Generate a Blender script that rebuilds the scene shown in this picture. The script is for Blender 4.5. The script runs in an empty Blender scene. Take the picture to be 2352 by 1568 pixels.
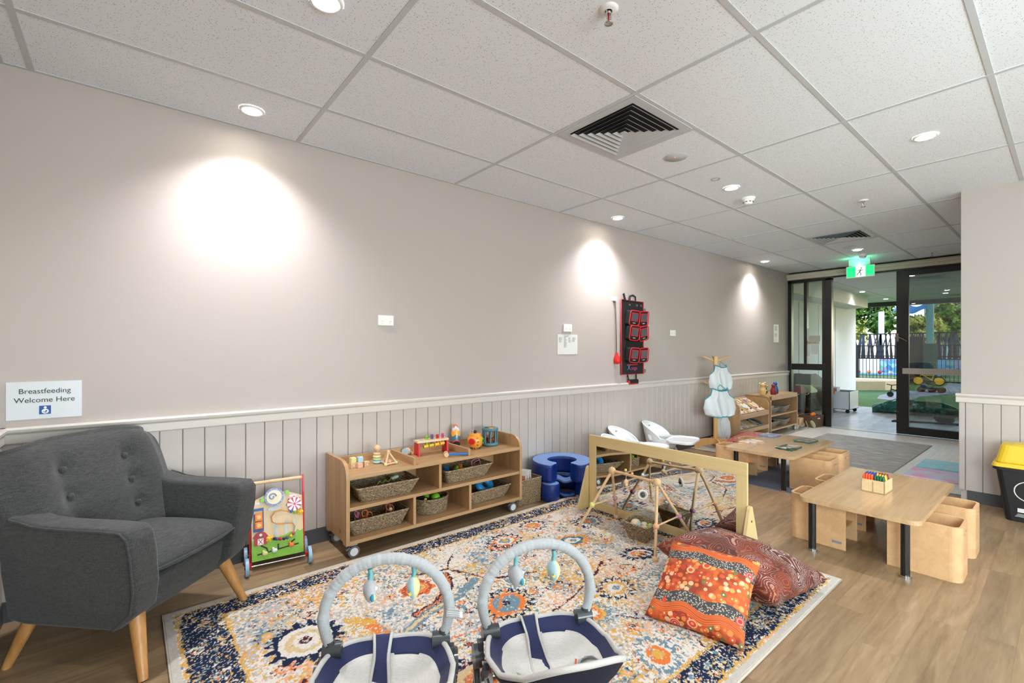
import bpy, bmesh, math, random
import numpy as np
from mathutils import Vector, Matrix, Euler
random.seed(7); rng = np.random.default_rng(7)
PI = math.pi
SC = bpy.context.scene
COL = SC.collection
# ---------------------------------------------------------------- camera
cam_d = bpy.data.cameras.new('camera'); cam = bpy.data.objects.new('camera', cam_d); COL.objects.link(cam)
cam_d.sensor_width = 36; cam_d.lens = 36*1068/2352; cam_d.shift_y = 19/2352
cam_d.clip_start = .02; cam_d.clip_end = 300
cam.location = (0, 0, 1.275); cam.rotation_euler = (PI/2, 0, math.radians(50.335-90))
SC.camera = cam
# ---------------------------------------------------------------- look
SC.view_settings.view_transform = 'Standard'; SC.view_settings.look = 'None'
SC.view_settings.gamma = 1; SC.view_settings.use_curve_mapping = False
SC.view_settings.exposure = .5
SC.render.engine = 'CYCLES'
SC.cycles.use_denoising = True
SC.cycles.max_bounces = 10; SC.cycles.diffuse_bounces = 5; SC.cycles.glossy_bounces = 4
SC.cycles.transmission_bounces = 8; SC.cycles.transparent_max_bounces = 12
SC.cycles.sample_clamp_indirect = 4; SC.cycles.caustics_reflective = False; SC.cycles.caustics_refractive = False
# ---------------------------------------------------------------- sky and sun
W = bpy.data.worlds.new('sky'); SC.world = W; W.use_nodes = True
nt = W.node_tree; nt.nodes.clear()
sky = nt.nodes.new('ShaderNodeTexSky'); sky.sky_type = 'NISHITA'; sky.sun_disc = False
sky.sun_elevation = math.radians(38); sky.sun_rotation = math.radians(120); sky.air_density = 1.0; sky.dust_density = .8
bg = nt.nodes.new('ShaderNodeBackground'); bg.inputs[1].default_value = .42
wo = nt.nodes.new('ShaderNodeOutputWorld')
nt.links.new(sky.outputs[0], bg.inputs[0]); nt.links.new(bg.outputs[0], wo.inputs[0])
sun_d = bpy.data.lights.new('sun', 'SUN'); sun = bpy.data.objects.new('sun', sun_d); COL.objects.link(sun)
sun_d.energy = 2.6; sun_d.angle = math.radians(1); sun_d.color = (1, .96, .9)
sun.rotation_euler = Euler((math.radians(48), 0, math.radians(-62)))
LAMP = 30.0          # watts of one ceiling downlight
H_CEIL = 2.615; WY = 3.196
# fill lamps added out of view behind the camera, outside windows added for them
for wl, wr, we, wsz in (((.9, -3.80, 1.30), (math.radians(115), 0, 0), 185, (2.2, 1.9)), ((3.6, -3.80, 1.30), (math.radians(112), 0, 0), 80, (2.2, 1.9)), ((-.66, -1.5, 1.5), (math.radians(97), 0, math.radians(-90)), 255, (1.9, 1.2))):
    al = bpy.data.lights.new('window_daylight', 'AREA'); al.shape = 'RECTANGLE'; al.size, al.size_y = wsz; al.energy = we; al.color = (.90, .925, 1.0)
    ao = bpy.data.objects.new('window_daylight', al); COL.objects.link(ao); ao.location = wl; ao.rotation_euler = wr
# ---------------------------------------------------------------- colour and material helpers
def lin(c):
    return tuple(((v/255)/12.92 if v/255 <= .04045 else ((v/255+.055)/1.055)**2.4) for v in c)+(1,)
MATS = {}
def base(name):
    m = bpy.data.materials.new(name); m.use_nodes = True
    return m, m.node_tree, m.node_tree.nodes['Principled BSDF']
def C(name, rgb, rough=.5, metal=0, bump=0, bscale=200, coat=0, var=0, vscale=6, trans=0, alpha=1, sheen=0, spec=.5):
    if name in MATS: return MATS[name]
    m, t, b = base(name)
    b.inputs['Base Color'].default_value = lin(rgb); b.inputs['Roughness'].default_value = rough
    b.inputs['Metallic'].default_value = metal; b.inputs['Coat Weight'].default_value = coat
    b.inputs['Specular IOR Level'].default_value = spec
    b.inputs['Transmission Weight'].default_value = trans; b.inputs['Alpha'].default_value = alpha
    b.inputs['Sheen Weight'].default_value = sheen
    tc = t.nodes.new('ShaderNodeTexCoord')
    n = t.nodes.new('ShaderNodeTexNoise'); n.inputs['Scale'].default_value = vscale; n.inputs['Detail'].default_value = 4
    t.links.new(tc.outputs['Object'], n.inputs['Vector'])
    v = var if var else .02
    h = t.nodes.new('ShaderNodeHueSaturation'); h.inputs['Color'].default_value = lin(rgb)
    mr = t.nodes.new('ShaderNodeMapRange'); mr.inputs['To Min'].default_value = 1-v*2; mr.inputs['To Max'].default_value = 1+v*2
    t.links.new(n.outputs['Fac'], mr.inputs['Value']); t.links.new(mr.outputs['Result'], h.inputs['Value'])
    t.links.new(h.outputs['Color'], b.inputs['Base Color'])
    if bump:
        n2 = t.nodes.new('ShaderNodeTexNoise'); n2.inputs['Scale'].default_value = bscale
        t.links.new(tc.outputs['Object'], n2.inputs['Vector'])
        bp = t.nodes.new('ShaderNodeBump'); bp.inputs['Strength'].default_value = bump; bp.inputs['Distance'].default_value = .002
        t.links.new(n2.outputs['Fac'], bp.inputs['Height']); t.links.new(bp.outputs['Normal'], b.inputs['Normal'])
    MATS[name] = m; return m
def ramp(t, fac, stops, interp='LINEAR'):
    r = t.nodes.new('ShaderNodeValToRGB'); r.color_ramp.interpolation = interp
    el = r.color_ramp.elements
    while len(el) > 1: el.remove(el[-1])
    el[0].position = stops[0][0]; el[0].color = lin(stops[0][1])
    for p, c in stops[1:]:
        e = el.new(p); e.color = lin(c)
    t.links.new(fac, r.inputs[0]); return r.outputs[0]
def coords(t, scale=(1, 1, 1), rot=(0, 0, 0), src='Object'):
    tc = t.nodes.new('ShaderNodeTexCoord'); mp = t.nodes.new('ShaderNodeMapping')
    mp.inputs['Scale'].default_value = scale; mp.inputs['Rotation'].default_value = rot
    t.links.new(tc.outputs[src], mp.inputs['Vector']); return mp.outputs[0]
def noise(t, vec, scale, detail=3, rough=.5, dist=0):
    n = t.nodes.new('ShaderNodeTexNoise'); n.inputs['Scale'].default_value = scale; n.inputs['Detail'].default_value = detail
    n.inputs['Roughness'].default_value = rough; n.inputs['Distortion'].default_value = dist
    t.links.new(vec, n.inputs['Vector']); return n.outputs['Fac']
def mathn(t, op, a, b=None, c=None):
    n = t.nodes.new('ShaderNodeMath'); n.operation = op
    for i, x in enumerate((a, b, c)):
        if x is None: continue
        if isinstance(x, (int, float)): n.inputs[i].default_value = x
        else: t.links.new(x, n.inputs[i])
    return n.outputs[0]
def mix(t, f, a, b, mode='MIX'):
    n = t.nodes.new('ShaderNodeMix'); n.data_type = 'RGBA'; n.blend_type = mode
    for i, x in ((0, f), (6, a), (7, b)):
        if isinstance(x, (int, float)): n.inputs[i].default_value = x
        elif isinstance(x, tuple): n.inputs[i].default_value = lin(x)
        else: t.links.new(x, n.inputs[i])
    return n.outputs[2]
def bumpn(t, b, height, strength=.3, dist=.002):
    bp = t.nodes.new('ShaderNodeBump'); bp.inputs['Strength'].default_value = strength; bp.inputs['Distance'].default_value = dist
    t.links.new(height, bp.inputs['Height']); t.links.new(bp.outputs['Normal'], b.inputs['Normal'])
def wood(name, light, dark, axis='x', rough=.45, scale=1, strength=1.0):
    """grain that runs along one object axis"""
    if name in MATS: return MATS[name]
    m, t, b = base(name)
    s = {'x': (1.2, 22, 22), 'y': (22, 1.2, 22), 'z': (22, 22, 1.2)}[axis]
    v = coords(t, tuple(k*scale for k in s))
    n1 = noise(t, v, 1.0, 6, .6, .6); n2 = noise(t, v, 5.0, 4, .6)
    f = mathn(t, 'ADD', mathn(t, 'MULTIPLY', n1, .75), mathn(t, 'MULTIPLY', n2, .25))
    col = ramp(t, f, [(.5-.22/strength, dark), (.5+.2/strength, light)])
    t.links.new(col, b.inputs['Base Color']); b.inputs['Roughness'].default_value = rough
    bumpn(t, b, n2, .08, .001)
    MATS[name] = m; return m
# ---------------------------------------------------------------- mesh helpers
class MB:
    def __init__(s): s.v = []; s.f = []; s.s = []; s.T = None
    def add(s, vs, fs, smooth=False):
        o = len(s.v)
        if s.T is not None: vs = [tuple(s.T @ Vector(p)) for p in vs]
        s.v += [tuple(p) for p in vs]; s.f += [tuple(i+o for i in q) for q in fs]
        s.s += [smooth]*len(fs); return s
    def bx(s, x0, x1, y0, y1, z0, z1):
        vs = [(x, y, z) for z in (z0, z1) for y in (y0, y1) for x in (x0, x1)]
        return s.add(vs, [(0, 2, 3, 1), (4, 5, 7, 6), (0, 1, 5, 4), (2, 6, 7, 3), (0, 4, 6, 2), (1, 3, 7, 5)])
    def obx(s, c, size, rot=(0, 0, 0)):
        R = Euler(rot).to_matrix(); hx, hy, hz = [k/2 for k in size]
        vs = [tuple(Vector(c)+R @ Vector((x, y, z))) for z in (-hz, hz) for y in (-hy, hy) for x in (-hx, hx)]
        return s.add(vs, [(0, 2, 3, 1), (4, 5, 7, 6), (0, 1, 5, 4), (2, 6, 7, 3), (0, 4, 6, 2), (1, 3, 7, 5)])
    def cyl(s, p, q, r0, r1=None, n=16, smooth=True, cap=True):
        r1 = r0 if r1 is None else r1; p = Vector(p); q = Vector(q); d = (q-p).normalized()
        a = d.orthogonal().normalized(); b = d.cross(a)
        vs = []
        for c, r in ((p, r0), (q, r1)):
            vs += [tuple(c+(a*math.cos(2*PI*i/n)+b*math.sin(2*PI*i/n))*r) for i in range(n)]
        s.add(vs, [(i, (i+1) % n, n+(i+1) % n, n+i) for i in range(n)], smooth)
        if cap:
            s.add(vs[:n], [tuple(range(n))[::-1]]); s.add(vs[n:], [tuple(range(n))])
        return s
    def ball(s, c, r, n=16, m=10, sc=(1, 1, 1)):
        vs = [(c[0], c[1], c[2]+r*sc[2])]
        for j in range(1, m):
            t = PI*j/m
            for i in range(n):
                a = 2*PI*i/n
                vs.append((c[0]+r*sc[0]*math.sin(t)*math.cos(a), c[1]+r*sc[1]*math.sin(t)*math.sin(a), c[2]+r*sc[2]*math.cos(t)))
        vs.append((c[0], c[1], c[2]-r*sc[2])); L = len(vs)-1
        fs = [(0, 1+i, 1+(i+1) % n) for i in range(n)]
        for j in range(m-2):
            for i in range(n):
                a = 1+j*n+i; b = 1+j*n+(i+1) % n; fs.append((a, a+n, b+n, b))
        fs += [(L, 1+(m-2)*n+(i+1) % n, 1+(m-2)*n+i) for i in range(n)]
        return s.add(vs, fs, True)
    def lathe(s, prof, c=(0, 0, 0), n=24, smooth=True, cap=True):
        vs = []; fs = []
        for r, z in prof:
            vs += [(c[0]+r*math.cos(2*PI*i/n), c[1]+r*math.sin(2*PI*i/n), c[2]+z) for i in range(n)]
        for j in range(len(prof)-1):
            for i in range(n):
                fs.append((j*n+i, j*n+(i+1) % n, (j+1)*n+(i+1) % n, (j+1)*n+i))
        s.add(vs, fs, smooth)
        if not cap: return s
        if prof[0][0] > 1e-4: s.add(vs[:n], [tuple(range(n))[::-1]])
        if prof[-1][0] > 1e-4: s.add(vs[-n:], [tuple(range(n))])
        return s
    def prism(s, poly, plane, a, b, smooth=False):
        """polygon in a plane ('xy','xz','yz'), extruded from a to b along the third axis"""
        def mk(p, w):
            return {'xy': (p[0], p[1], w), 'xz': (p[0], w, p[1]), 'yz': (w, p[0], p[1])}[plane]
        n = len(poly); vs = [mk(p, a) for p in poly]+[mk(p, b) for p in poly]
        s.add(vs, [tuple(range(n))[::-1], tuple(range(n, 2*n))])
        return s.add(vs, [(i, (i+1) % n, n+(i+1) % n, n+i) for i in range(n)], smooth)
    def tube(s, pts, r, n=8, closed=False, cap=True, flat=1.0):
        P = [Vector(p) for p in pts]; N = len(P); rs = r if isinstance(r, (list, tuple)) else [r]*N
        vs = []; up = None
        for i in range(N):
            d = (P[(i+1) % N]-P[i-1]) if closed else (P[min(i+1, N-1)]-P[max(i-1, 0)])
            d.normalize()
            if up is None: up = d.orthogonal().normalized()
            up = (up-d*up.dot(d));  up = d.orthogonal().normalized() if up.length < 1e-5 else up.normalized()
            b = d.cross(up)
            vs += [tuple(P[i]+(up*math.cos(2*PI*k/n)+b*math.sin(2*PI*k/n)*flat)*rs[i]) for k in range(n)]
        fs = []
        for i in range(N if closed else N-1):
            j = (i+1) % N
            fs += [(i*n+k, i*n+(k+1) % n, j*n+(k+1) % n, j*n+k) for k in range(n)]
        s.add(vs, fs, True)
        if cap and not closed: s.add(vs[:n], [tuple(range(n))[::-1]]); s.add(vs[-n:], [tuple(range(n))])
        return s
    def grid(s, fn, nu, nv, cu=False, cv=False, smooth=True):
        vs = [fn(i/(nu if cu else nu-1), j/(nv if cv else nv-1)) for j in range(nv) for i in range(nu)]
        fs = []
        for j in range(nv if cv else nv-1):
            for i in range(nu if cu else nu-1):
                a = j*nu+i; b = j*nu+(i+1) % nu; c = ((j+1) % nv)*nu+(i+1) % nu; d = ((j+1) % nv)*nu+i
                fs.append((a, b, c, d))
        return s.add(vs, fs, smooth)
def at(loc=(0, 0, 0), rot=(0, 0, 0), sc=1):
    return Matrix.Translation(loc) @ Euler(rot).to_matrix().to_4x4() @ Matrix.Scale(sc, 4)
def ob(name, mb, mat, parent=None, bevel=0, seg=2, sub=0, label=None, kind=None, weld=False, solid=0, ang=35):
    me = bpy.data.meshes.new(name); me.from_pydata(mb.v, [], mb.f)
    me.polygons.foreach_set('use_smooth', mb.s); me.update()
    if weld:
        bm = bmesh.new(); bm.from_mesh(me); bmesh.ops.remove_doubles(bm, verts=bm.verts, dist=1e-5)
        bmesh.ops.recalc_face_normals(bm, faces=bm.faces); bm.to_mesh(me); bm.free()
    me.materials.append(mat)
    o = bpy.data.objects.new(name, me); COL.objects.link(o)
    if parent is not None: o.parent = parent
    if solid:
        md = o.modifiers.new('solid', 'SOLIDIFY'); md.thickness = solid; md.offset = 0
    if bevel:
        md = o.modifiers.new('bevel', 'BEVEL'); md.width = bevel; md.segments = seg; md.limit_method = 'ANGLE'; md.angle_limit = math.radians(ang)
        md.harden_normals = False
    if sub:
        md = o.modifiers.new('sub', 'SUBSURF'); md.levels = sub; md.render_levels = sub
    if label: o['label'] = label
    if kind: o['kind'] = kind
    return o
def thing(name, label, cat, loc=(0, 0, 0), rz=0, group=None, rot=None):
    o = bpy.data.objects.new(name, None); COL.objects.link(o); o.empty_display_size = .05
    o.location = loc; o.rotation_euler = rot if rot else (0, 0, rz); o['label'] = label; o['category'] = cat
    if group: o['group'] = group
    return o
def tag(o, label, cat, group=None, loc=None, rz=None, rot=None):
    o['label'] = label; o['category'] = cat
    if group: o['group'] = group
    if loc: o.location = loc
    if rz is not None: o.rotation_euler = (0, 0, rz)
    if rot: o.rotation_euler = rot
    return o
def dup(root, loc, rz=None, label=None, group=None, rot=None, scale=None):
    r = root.copy(); COL.objects.link(r); r.location = loc
    if rz is not None: r.rotation_euler = (0, 0, rz)
    if rot: r.rotation_euler = rot
    if scale: r.scale = scale
    if label: r['label'] = label
    if group: r['group'] = group
    for ch in list(root.children):
        c = ch.copy(); COL.objects.link(c); c.parent = r
        for g in ch.children:
            d = g.copy(); COL.objects.link(d); d.parent = c
    return r
def text(name, body, size, mat, parent, loc, rot, align='CENTER', ext=.0004, space=1.0, sx=1.0):
    cu = bpy.data.curves.new(name, 'FONT'); cu.body = body; cu.size = size; cu.align_x = align; cu.align_y = 'CENTER'
    cu.extrude = ext; cu.space_line = space; cu.materials.append(mat)
    o = bpy.data.objects.new(name, cu); COL.objects.link(o); o.parent = parent; o.location = loc; o.rotation_euler = rot
    o.scale = (sx, 1, 1)
    bpy.context.view_layer.update()
    me = bpy.data.meshes.new_from_object(o.evaluated_get(bpy.context.evaluated_depsgraph_get())); bpy.data.objects.remove(o); me.name = name
    o = bpy.data.objects.new(name, me); COL.objects.link(o); o.parent = parent; o.location = loc; o.rotation_euler = rot; o.scale = (sx, 1, 1)
    if not me.materials: me.materials.append(mat)
    return o
def rrect(w, d, r, n=5, cx=0, cy=0):
    pts = []
    for (sx, sy, a0) in ((1, 1, 0), (-1, 1, 90), (-1, -1, 180), (1, -1, 270)):
        for i in range(n+1):
            a = math.radians(a0+90*i/n)
            pts.append((cx+sx*(w/2-r)+r*math.cos(a), cy+sy*(d/2-r)+r*math.sin(a)))
    return pts
# ================================================================ MATERIALS OF THE ROOM
def m_floor():
    m, t, b = base('oak_vinyl')
    tc = t.nodes.new('ShaderNodeTexCoord'); sp = t.nodes.new('ShaderNodeSeparateXYZ'); t.links.new(tc.outputs['Object'], sp.inputs[0])
    x, y = sp.outputs[0], sp.outputs[1]
    row = mathn(t, 'FLOOR', mathn(t, 'DIVIDE', y, .152))
    wn = t.nodes.new('ShaderNodeTexWhiteNoise'); wn.noise_dimensions = '1D'; t.links.new(row, wn.inputs['W'])
    xo = mathn(t, 'ADD', x, mathn(t, 'MULTIPLY', wn.outputs['Value'], 5.0))
    colm = mathn(t, 'FLOOR', mathn(t, 'DIVIDE', xo, .92))
    cb = t.nodes.new('ShaderNodeCombineXYZ'); t.links.new(row, cb.inputs[0]); t.links.new(colm, cb.inputs[1])
    w2 = t.nodes.new('ShaderNodeTexWhiteNoise'); w2.noise_dimensions = '3D'; t.links.new(cb.outputs[0], w2.inputs['Vector'])
    pv = w2.outputs['Value']
    cv = t.nodes.new('ShaderNodeCombineXYZ')
    t.links.new(mathn(t, 'MULTIPLY', x, 1.6), cv.inputs[0]); t.links.new(mathn(t, 'MULTIPLY', y, 15), cv.inputs[1])
    t.links.new(mathn(t, 'MULTIPLY', pv, 40), cv.inputs[2])
    g1 = noise(t, cv.outputs[0], 1.0, 5, .6, 1.1); g2 = noise(t, cv.outputs[0], 4.5, 3, .6, .3)
    f = mathn(t, 'ADD', mathn(t, 'MULTIPLY', g1, .7), mathn(t, 'MULTIPLY', g2, .3))
    c = ramp(t, f, [(.28, (112, 90, 64)), (.47, (142, 117, 88)), (.66, (162, 137, 106))])
    tone = mathn(t, 'ADD', .80, mathn(t, 'MULTIPLY', pv, .38))
    hs = t.nodes.new('ShaderNodeHueSaturation'); t.links.new(c, hs.inputs['Color']); t.links.new(tone, hs.inputs['Value'])
    fy = mathn(t, 'FRACT', mathn(t, 'DIVIDE', y, .152)); fx_ = mathn(t, 'FRACT', mathn(t, 'DIVIDE', xo, .92))
    seam = mathn(t, 'MAXIMUM', mathn(t, 'LESS_THAN', fy, .012), mathn(t, 'LESS_THAN', fx_, .0025))
    out = mix(t, mathn(t, 'MULTIPLY', seam, .35), hs.outputs[0], (90, 72, 52))
    t.links.new(out, b.inputs['Base Color']); b.inputs['Roughness'].default_value = .38
    bumpn(t, b, g2, .05, .001)
    return m
def m_ceiling():
    m, t, b = base('mineral_fibre_tile'); v = coords(t)
    n = t.nodes.new('ShaderNodeTexVoronoi'); n.inputs['Scale'].default_value = 115; t.links.new(v, n.inputs['Vector'])
    wn = noise(t, v, 60, 2)
    pin = mathn(t, 'MULTIPLY', mathn(t, 'LESS_THAN', n.outputs['Distance'], .22), mathn(t, 'GREATER_THAN', wn, .47))
    c = mix(t, mathn(t, 'MULTIPLY', pin, .8), (233, 238, 243), (120, 118, 114))
    t.links.new(c, b.inputs['Base Color']); b.inputs['Roughness'].default_value = .9
    bumpn(t, b, noise(t, v, 300, 2), .15, .001)
    return m
def m_tile_out():
    m, t, b = base('grey_porcelain'); v = coords(t)
    n = noise(t, coords(t, (1.2, 5, 1)), 1.4, 6, .65, .8)
    c = ramp(t, n, [(.3, (150, 149, 147)), (.55, (186, 185, 182)), (.7, (206, 204, 200))])
    br = t.nodes.new('ShaderNodeTexBrick'); br.offset = 0; br.inputs['Scale'].default_value = 1; br.inputs['Mortar Size'].default_value = .004
    br.inputs['Brick Width'].default_value = 1.2; br.inputs['Row Height'].default_value = .6; t.links.new(v, br.inputs['Vector'])
    o = mix(t, mathn(t, 'MULTIPLY', br.outputs['Fac'], .6), c, (90, 90, 90))
    t.links.new(o, b.inputs['Base Color']); b.inputs['Roughness'].default_value = .32
    return m
def m_pale():
    m, t, b = base('pale_vinyl')
    n = noise(t, coords(t, (1.5, 18, 1)), 1.5, 5, .6, .5)
    c = ramp(t, n, [(.3, (214, 208, 200)), (.7, (234, 229, 221))])
    t.links.new(c, b.inputs['Base Color']); b.inputs['Roughness'].default_value = .35
    return m
def m_turf():
    m, t, b = base('turf'); v = coords(t)
    n = noise(t, v, 90, 4, .7); n2 = noise(t, v, 1.2, 3)
    f = mathn(t, 'ADD', mathn(t, 'MULTIPLY', n, .7), mathn(t, 'MULTIPLY', n2, .3))
    c = ramp(t, f, [(.35, (40, 74, 26)), (.5, (64, 108, 40)), (.65, (92, 138, 58))])
    t.links.new(c, b.inputs['Base Color']); b.inputs['Roughness'].default_value = .9
    bumpn(t, b, n, .6, .01)
    return m
FLOOR = m_floor(); CEIL = m_ceiling(); TILE = m_tile_out(); PALE = m_pale(); TURF = m_turf()
WALL = C('wall_paint', (184, 174, 168), .55, bump=.06, bscale=350, var=.006, vscale=1.5)
TRIM = C('trim_paint', (212, 205, 198), .35)
BOARD = C('board_paint', (192, 183, 177), .42)
SKIRT = C('dark_skirting', (74, 76, 80), .5)
GRID = C('grid_bar', (196, 199, 202), .4)
BLACK = C('black_aluminium', (22, 21, 21), .32, spec=.5)
WHITE = C('white_plastic', (240, 239, 236), .3)
WHITEW = C('white_render', (222, 222, 228), .7)
def m_glass(name, tint, op):
    m = bpy.data.materials.new(name); m.use_nodes = True; t = m.node_tree; t.nodes.clear()
    o = t.nodes.new('ShaderNodeOutputMaterial'); tr = t.nodes.new('ShaderNodeBsdfTransparent'); gl = t.nodes.new('ShaderNodeBsdfGlossy')
    tr.inputs[0].default_value = lin(tint); gl.inputs['Roughness'].default_value = .0; gl.inputs[0].default_value = (1, 1, 1, 1)
    fr = t.nodes.new('ShaderNodeFresnel'); fr.inputs[0].default_value = 1.5
    mx = t.nodes.new('ShaderNodeMixShader'); t.links.new(mathn(t, 'ADD', fr.outputs[0], op), mx.inputs[0])
    t.links.new(tr.outputs[0], mx.inputs[1]); t.links.new(gl.outputs[0], mx.inputs[2]); t.links.new(mx.outputs[0], o.inputs[0])
    return m
GLASS = m_glass('clear_glass', (232, 240, 236), .02); GLASS2 = m_glass('tinted_glass', (198, 206, 204), .05)
def emis(name, rgb, s):
    m, t, b = base(name); b.inputs['Base Color'].default_value = lin(rgb)
    b.inputs['Emission Color'].default_value = lin(rgb); b.inputs['Emission Strength'].default_value = s
    return m
# ================================================================ ROOM SHELL
def struct(name, mb, mat, parent=None, **k):
    o = ob(name, mb, mat, parent, **k)
    if parent is None: o['kind'] = 'structure'
    return o
XB = -.46; XS = 5.45; YS = .605; XD = 9.0; YN = -3.6
struct('floor', MB().bx(XB-.1, 5.62, YN-.1, WY+.1, -.08, 0), FLOOR)
struct('floor_entry', MB().bx(5.62, 8.86, .3, WY+.1, -.08, -.0005), PALE)
struct('trim_3', MB().bx(5.60, 5.64, YS, WY, -.01, .0025), C('metal_strip', (150, 148, 144), .35, .8))
struct('ceiling', MB().bx(XB-.1, XD+.1, YN-.1, WY+.1, H_CEIL, H_CEIL+.08), CEIL)
g = MB()
gx = [-.35, .848, 2.045, 3.242, 4.44, 5.64, 6.84, 8.04]
gy = [3.188]+[2.655-.6*i for i in range(0, 11)]
for x in gx: g.bx(x-.012, x+.012, YN, WY, H_CEIL-.0035, H_CEIL+.001)
for y in gy: g.bx(XB, XD, y-.012, y+.012, H_CEIL-.003, H_CEIL+.001)
g.bx(XB, XB+.02, YN, WY, H_CEIL-.0035, H_CEIL+.001)
ob('ceiling_grid', g, GRID, kind='structure')
# long wall with boards below the rail
struct('wall_left', MB().bx(XB-.1, XD+.08, WY, WY+.12, 0, H_CEIL), WALL)
def boards(axis, a0, a1, face, out, name, z0=.095, z1=.835, step=.1035, start=None):
    """tongue and groove boards as one mesh; the face stands at `face`, thickness towards the wall"""
    m = MB(); a = start if start is not None else a0
    while a < a1-.01:
        b = min(a+step, a1); s = max(a, a0)
        if axis == 'x': m.bx(s+.0012, b-.0012, min(face, face+out), max(face, face+out), z0, z1)
        else: m.bx(min(face, face+out), max(face, face+out), s+.0012, b-.0012, z0, z1)
        a += step
    return ob(name, m, BOARD, bevel=.003, seg=1, kind='structure')
boards('x', XB, XD-.05, WY-.014, .012, 'wall_left_boards', start=.139-.1035*6)
def railprof(o): # profile: distance from wall, height
    return [(0, .83), (.020, .83), (.024, .836), (.024, .876), (.034, .886), (.036, .9), (.028, .908), (0, .908)]
m = MB(); m.prism([(WY-d, z) for d, z in railprof(0)], 'yz', XB, XD-.06)
struct('trim_1', m, TRIM, bevel=.002)
struct('baseboard_left', MB().bx(XB, XD-.06, WY-.018, WY, 0, .095), SKIRT)
# wall behind the camera with rail and boards too
struct('wall_back', MB().bx(XB-.12, XB, -.5, WY+.12, 0, H_CEIL).bx(XB-.12, XB, YN-.1, -2.5, 0, H_CEIL).bx(XB-.12, XB, -2.5, -.5, 0, .95).bx(XB-.12, XB, -2.5, -.5, 2.2, H_CEIL), WALL)
w_ = struct('window_5', MB().bx(XB-.08, XB-.04, -2.5, -.5, .95, 1.0).bx(XB-.08, XB-.04, -2.5, -.5, 2.15, 2.2).bx(XB-.08, XB-.04, -2.5, -2.45, .95, 2.2).bx(XB-.08, XB-.04, -.55, -.5, .95, 2.2), BLACK)  # unseen window, added as an opening for the fill lamp behind it
ob('window_pane', MB().bx(XB-.063, XB-.057, -2.45, -.55, 1.0, 2.15), GLASS, w_)
boards('y', YN, WY, XB+.014, -.012, 'wall_back_boards')
m = MB(); m.prism([(XB+d, z) for d, z in railprof(0)], 'xz', YN, WY)
struct('trim_2', m, TRIM, bevel=.002)
struct('baseboard_back', MB().bx(XB, XB+.018, YN, WY, 0, .095), SKIRT)
m = MB().bx(XB-.12, XS+.1, YN-.12, YN, 0, .3).bx(XB-.12, XS+.1, YN-.12, YN, 2.3, H_CEIL)
for a, b in ((XB-.12, -.25), (2.05, 2.45), (4.75, XS+.1)): m.bx(a, b, YN-.12, YN, .3, 2.3)
struct('wall_near', m, WALL)
for k, a in enumerate((-.25, 2.45)):  # two unseen windows, added so the fill lamps can shine in
    w_ = struct('window_%d' % (3+k), MB().bx(a, a+2.3, YN-.08, YN-.04, .3, .35).bx(a, a+2.3, YN-.08, YN-.04, 2.25, 2.3).bx(a, a+.05, YN-.08, YN-.04, .3, 2.3).bx(a+2.25, a+2.3, YN-.08, YN-.04, .3, 2.3).bx(a+1.13, a+1.17, YN-.08, YN-.04, .3, 2.3), BLACK)
    ob('window_pane', MB().bx(a+.05, a+2.25, YN-.063, YN-.057, .35, 2.25), GLASS, w_)
struct('baseboard_near', MB().bx(XB, XS, YN, YN+.018, 0, .095), SKIRT)
# wall on the right, ending in a corner
struct('wall_right', MB().bx(XS, XD+.1, YN-.12, YS, 0, H_CEIL), WALL)
m = MB(); a = YS+.0
b = boards('y', YN, .577, XS-.014, .012, 'wall_right_boards', start=.577-.1035*41, z0=.095)
m = MB().bx(XS-.014, XS+.012, .580, YS+.012, .095, .835); ob('wall_right_corner_board', m, BOARD, bevel=.003, seg=1, kind='structure')
m = MB(); m.prism([(XS-d, z) for d, z in railprof(0)], 'xz', YN, YS+.03)
struct('trim_4', m, TRIM, bevel=.006, seg=3)
m = MB(); m.prism([(YS+d, z) for d, z in railprof(0)], 'yz', XS, XD-.1); struct('trim_5', m, TRIM, bevel=.002)
struct('baseboard_right', MB().bx(XS-.016, XS, YN, YS-.04, 0, .095), SKIRT)
# far side: head above the doors, blind cassette
struct('wall_far', MB().bx(XD-.02, XD+.1, YS-.1, WY+.1, 2.49, H_CEIL+.02), BLACK)
t_ = thing('roller_blind', 'cream roller blind rolled up above the glass doors', 'blind', (8.92, 1.94, 2.48))
CREAM = C('blind_fabric', (205, 197, 180), .7)
ob('fabric_roll', MB().cyl((0, -1.30, .075), (0, 1.26, .075), .034, n=20), CREAM, t_)
ob('valance', MB().bx(-.030, .04, -1.30, 1.25, .005, .05).bx(-.018, .05, -1.30, 1.25, .05, .1), CREAM, t_, bevel=.006)
ob('bracket', MB().bx(-.03, .05, 1.262, 1.272, .02, .125), C('dark_metal', (50, 48, 46), .4), t_)
ob('pull_cord', MB().tube([(.0, 1.268, .06), (.0, 1.268, -1.0), (.004, 1.262, -1.03), (.0, 1.256, -1.0), (.0, 1.256, .06)], .0015, n=5), CREAM, t_)
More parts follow.
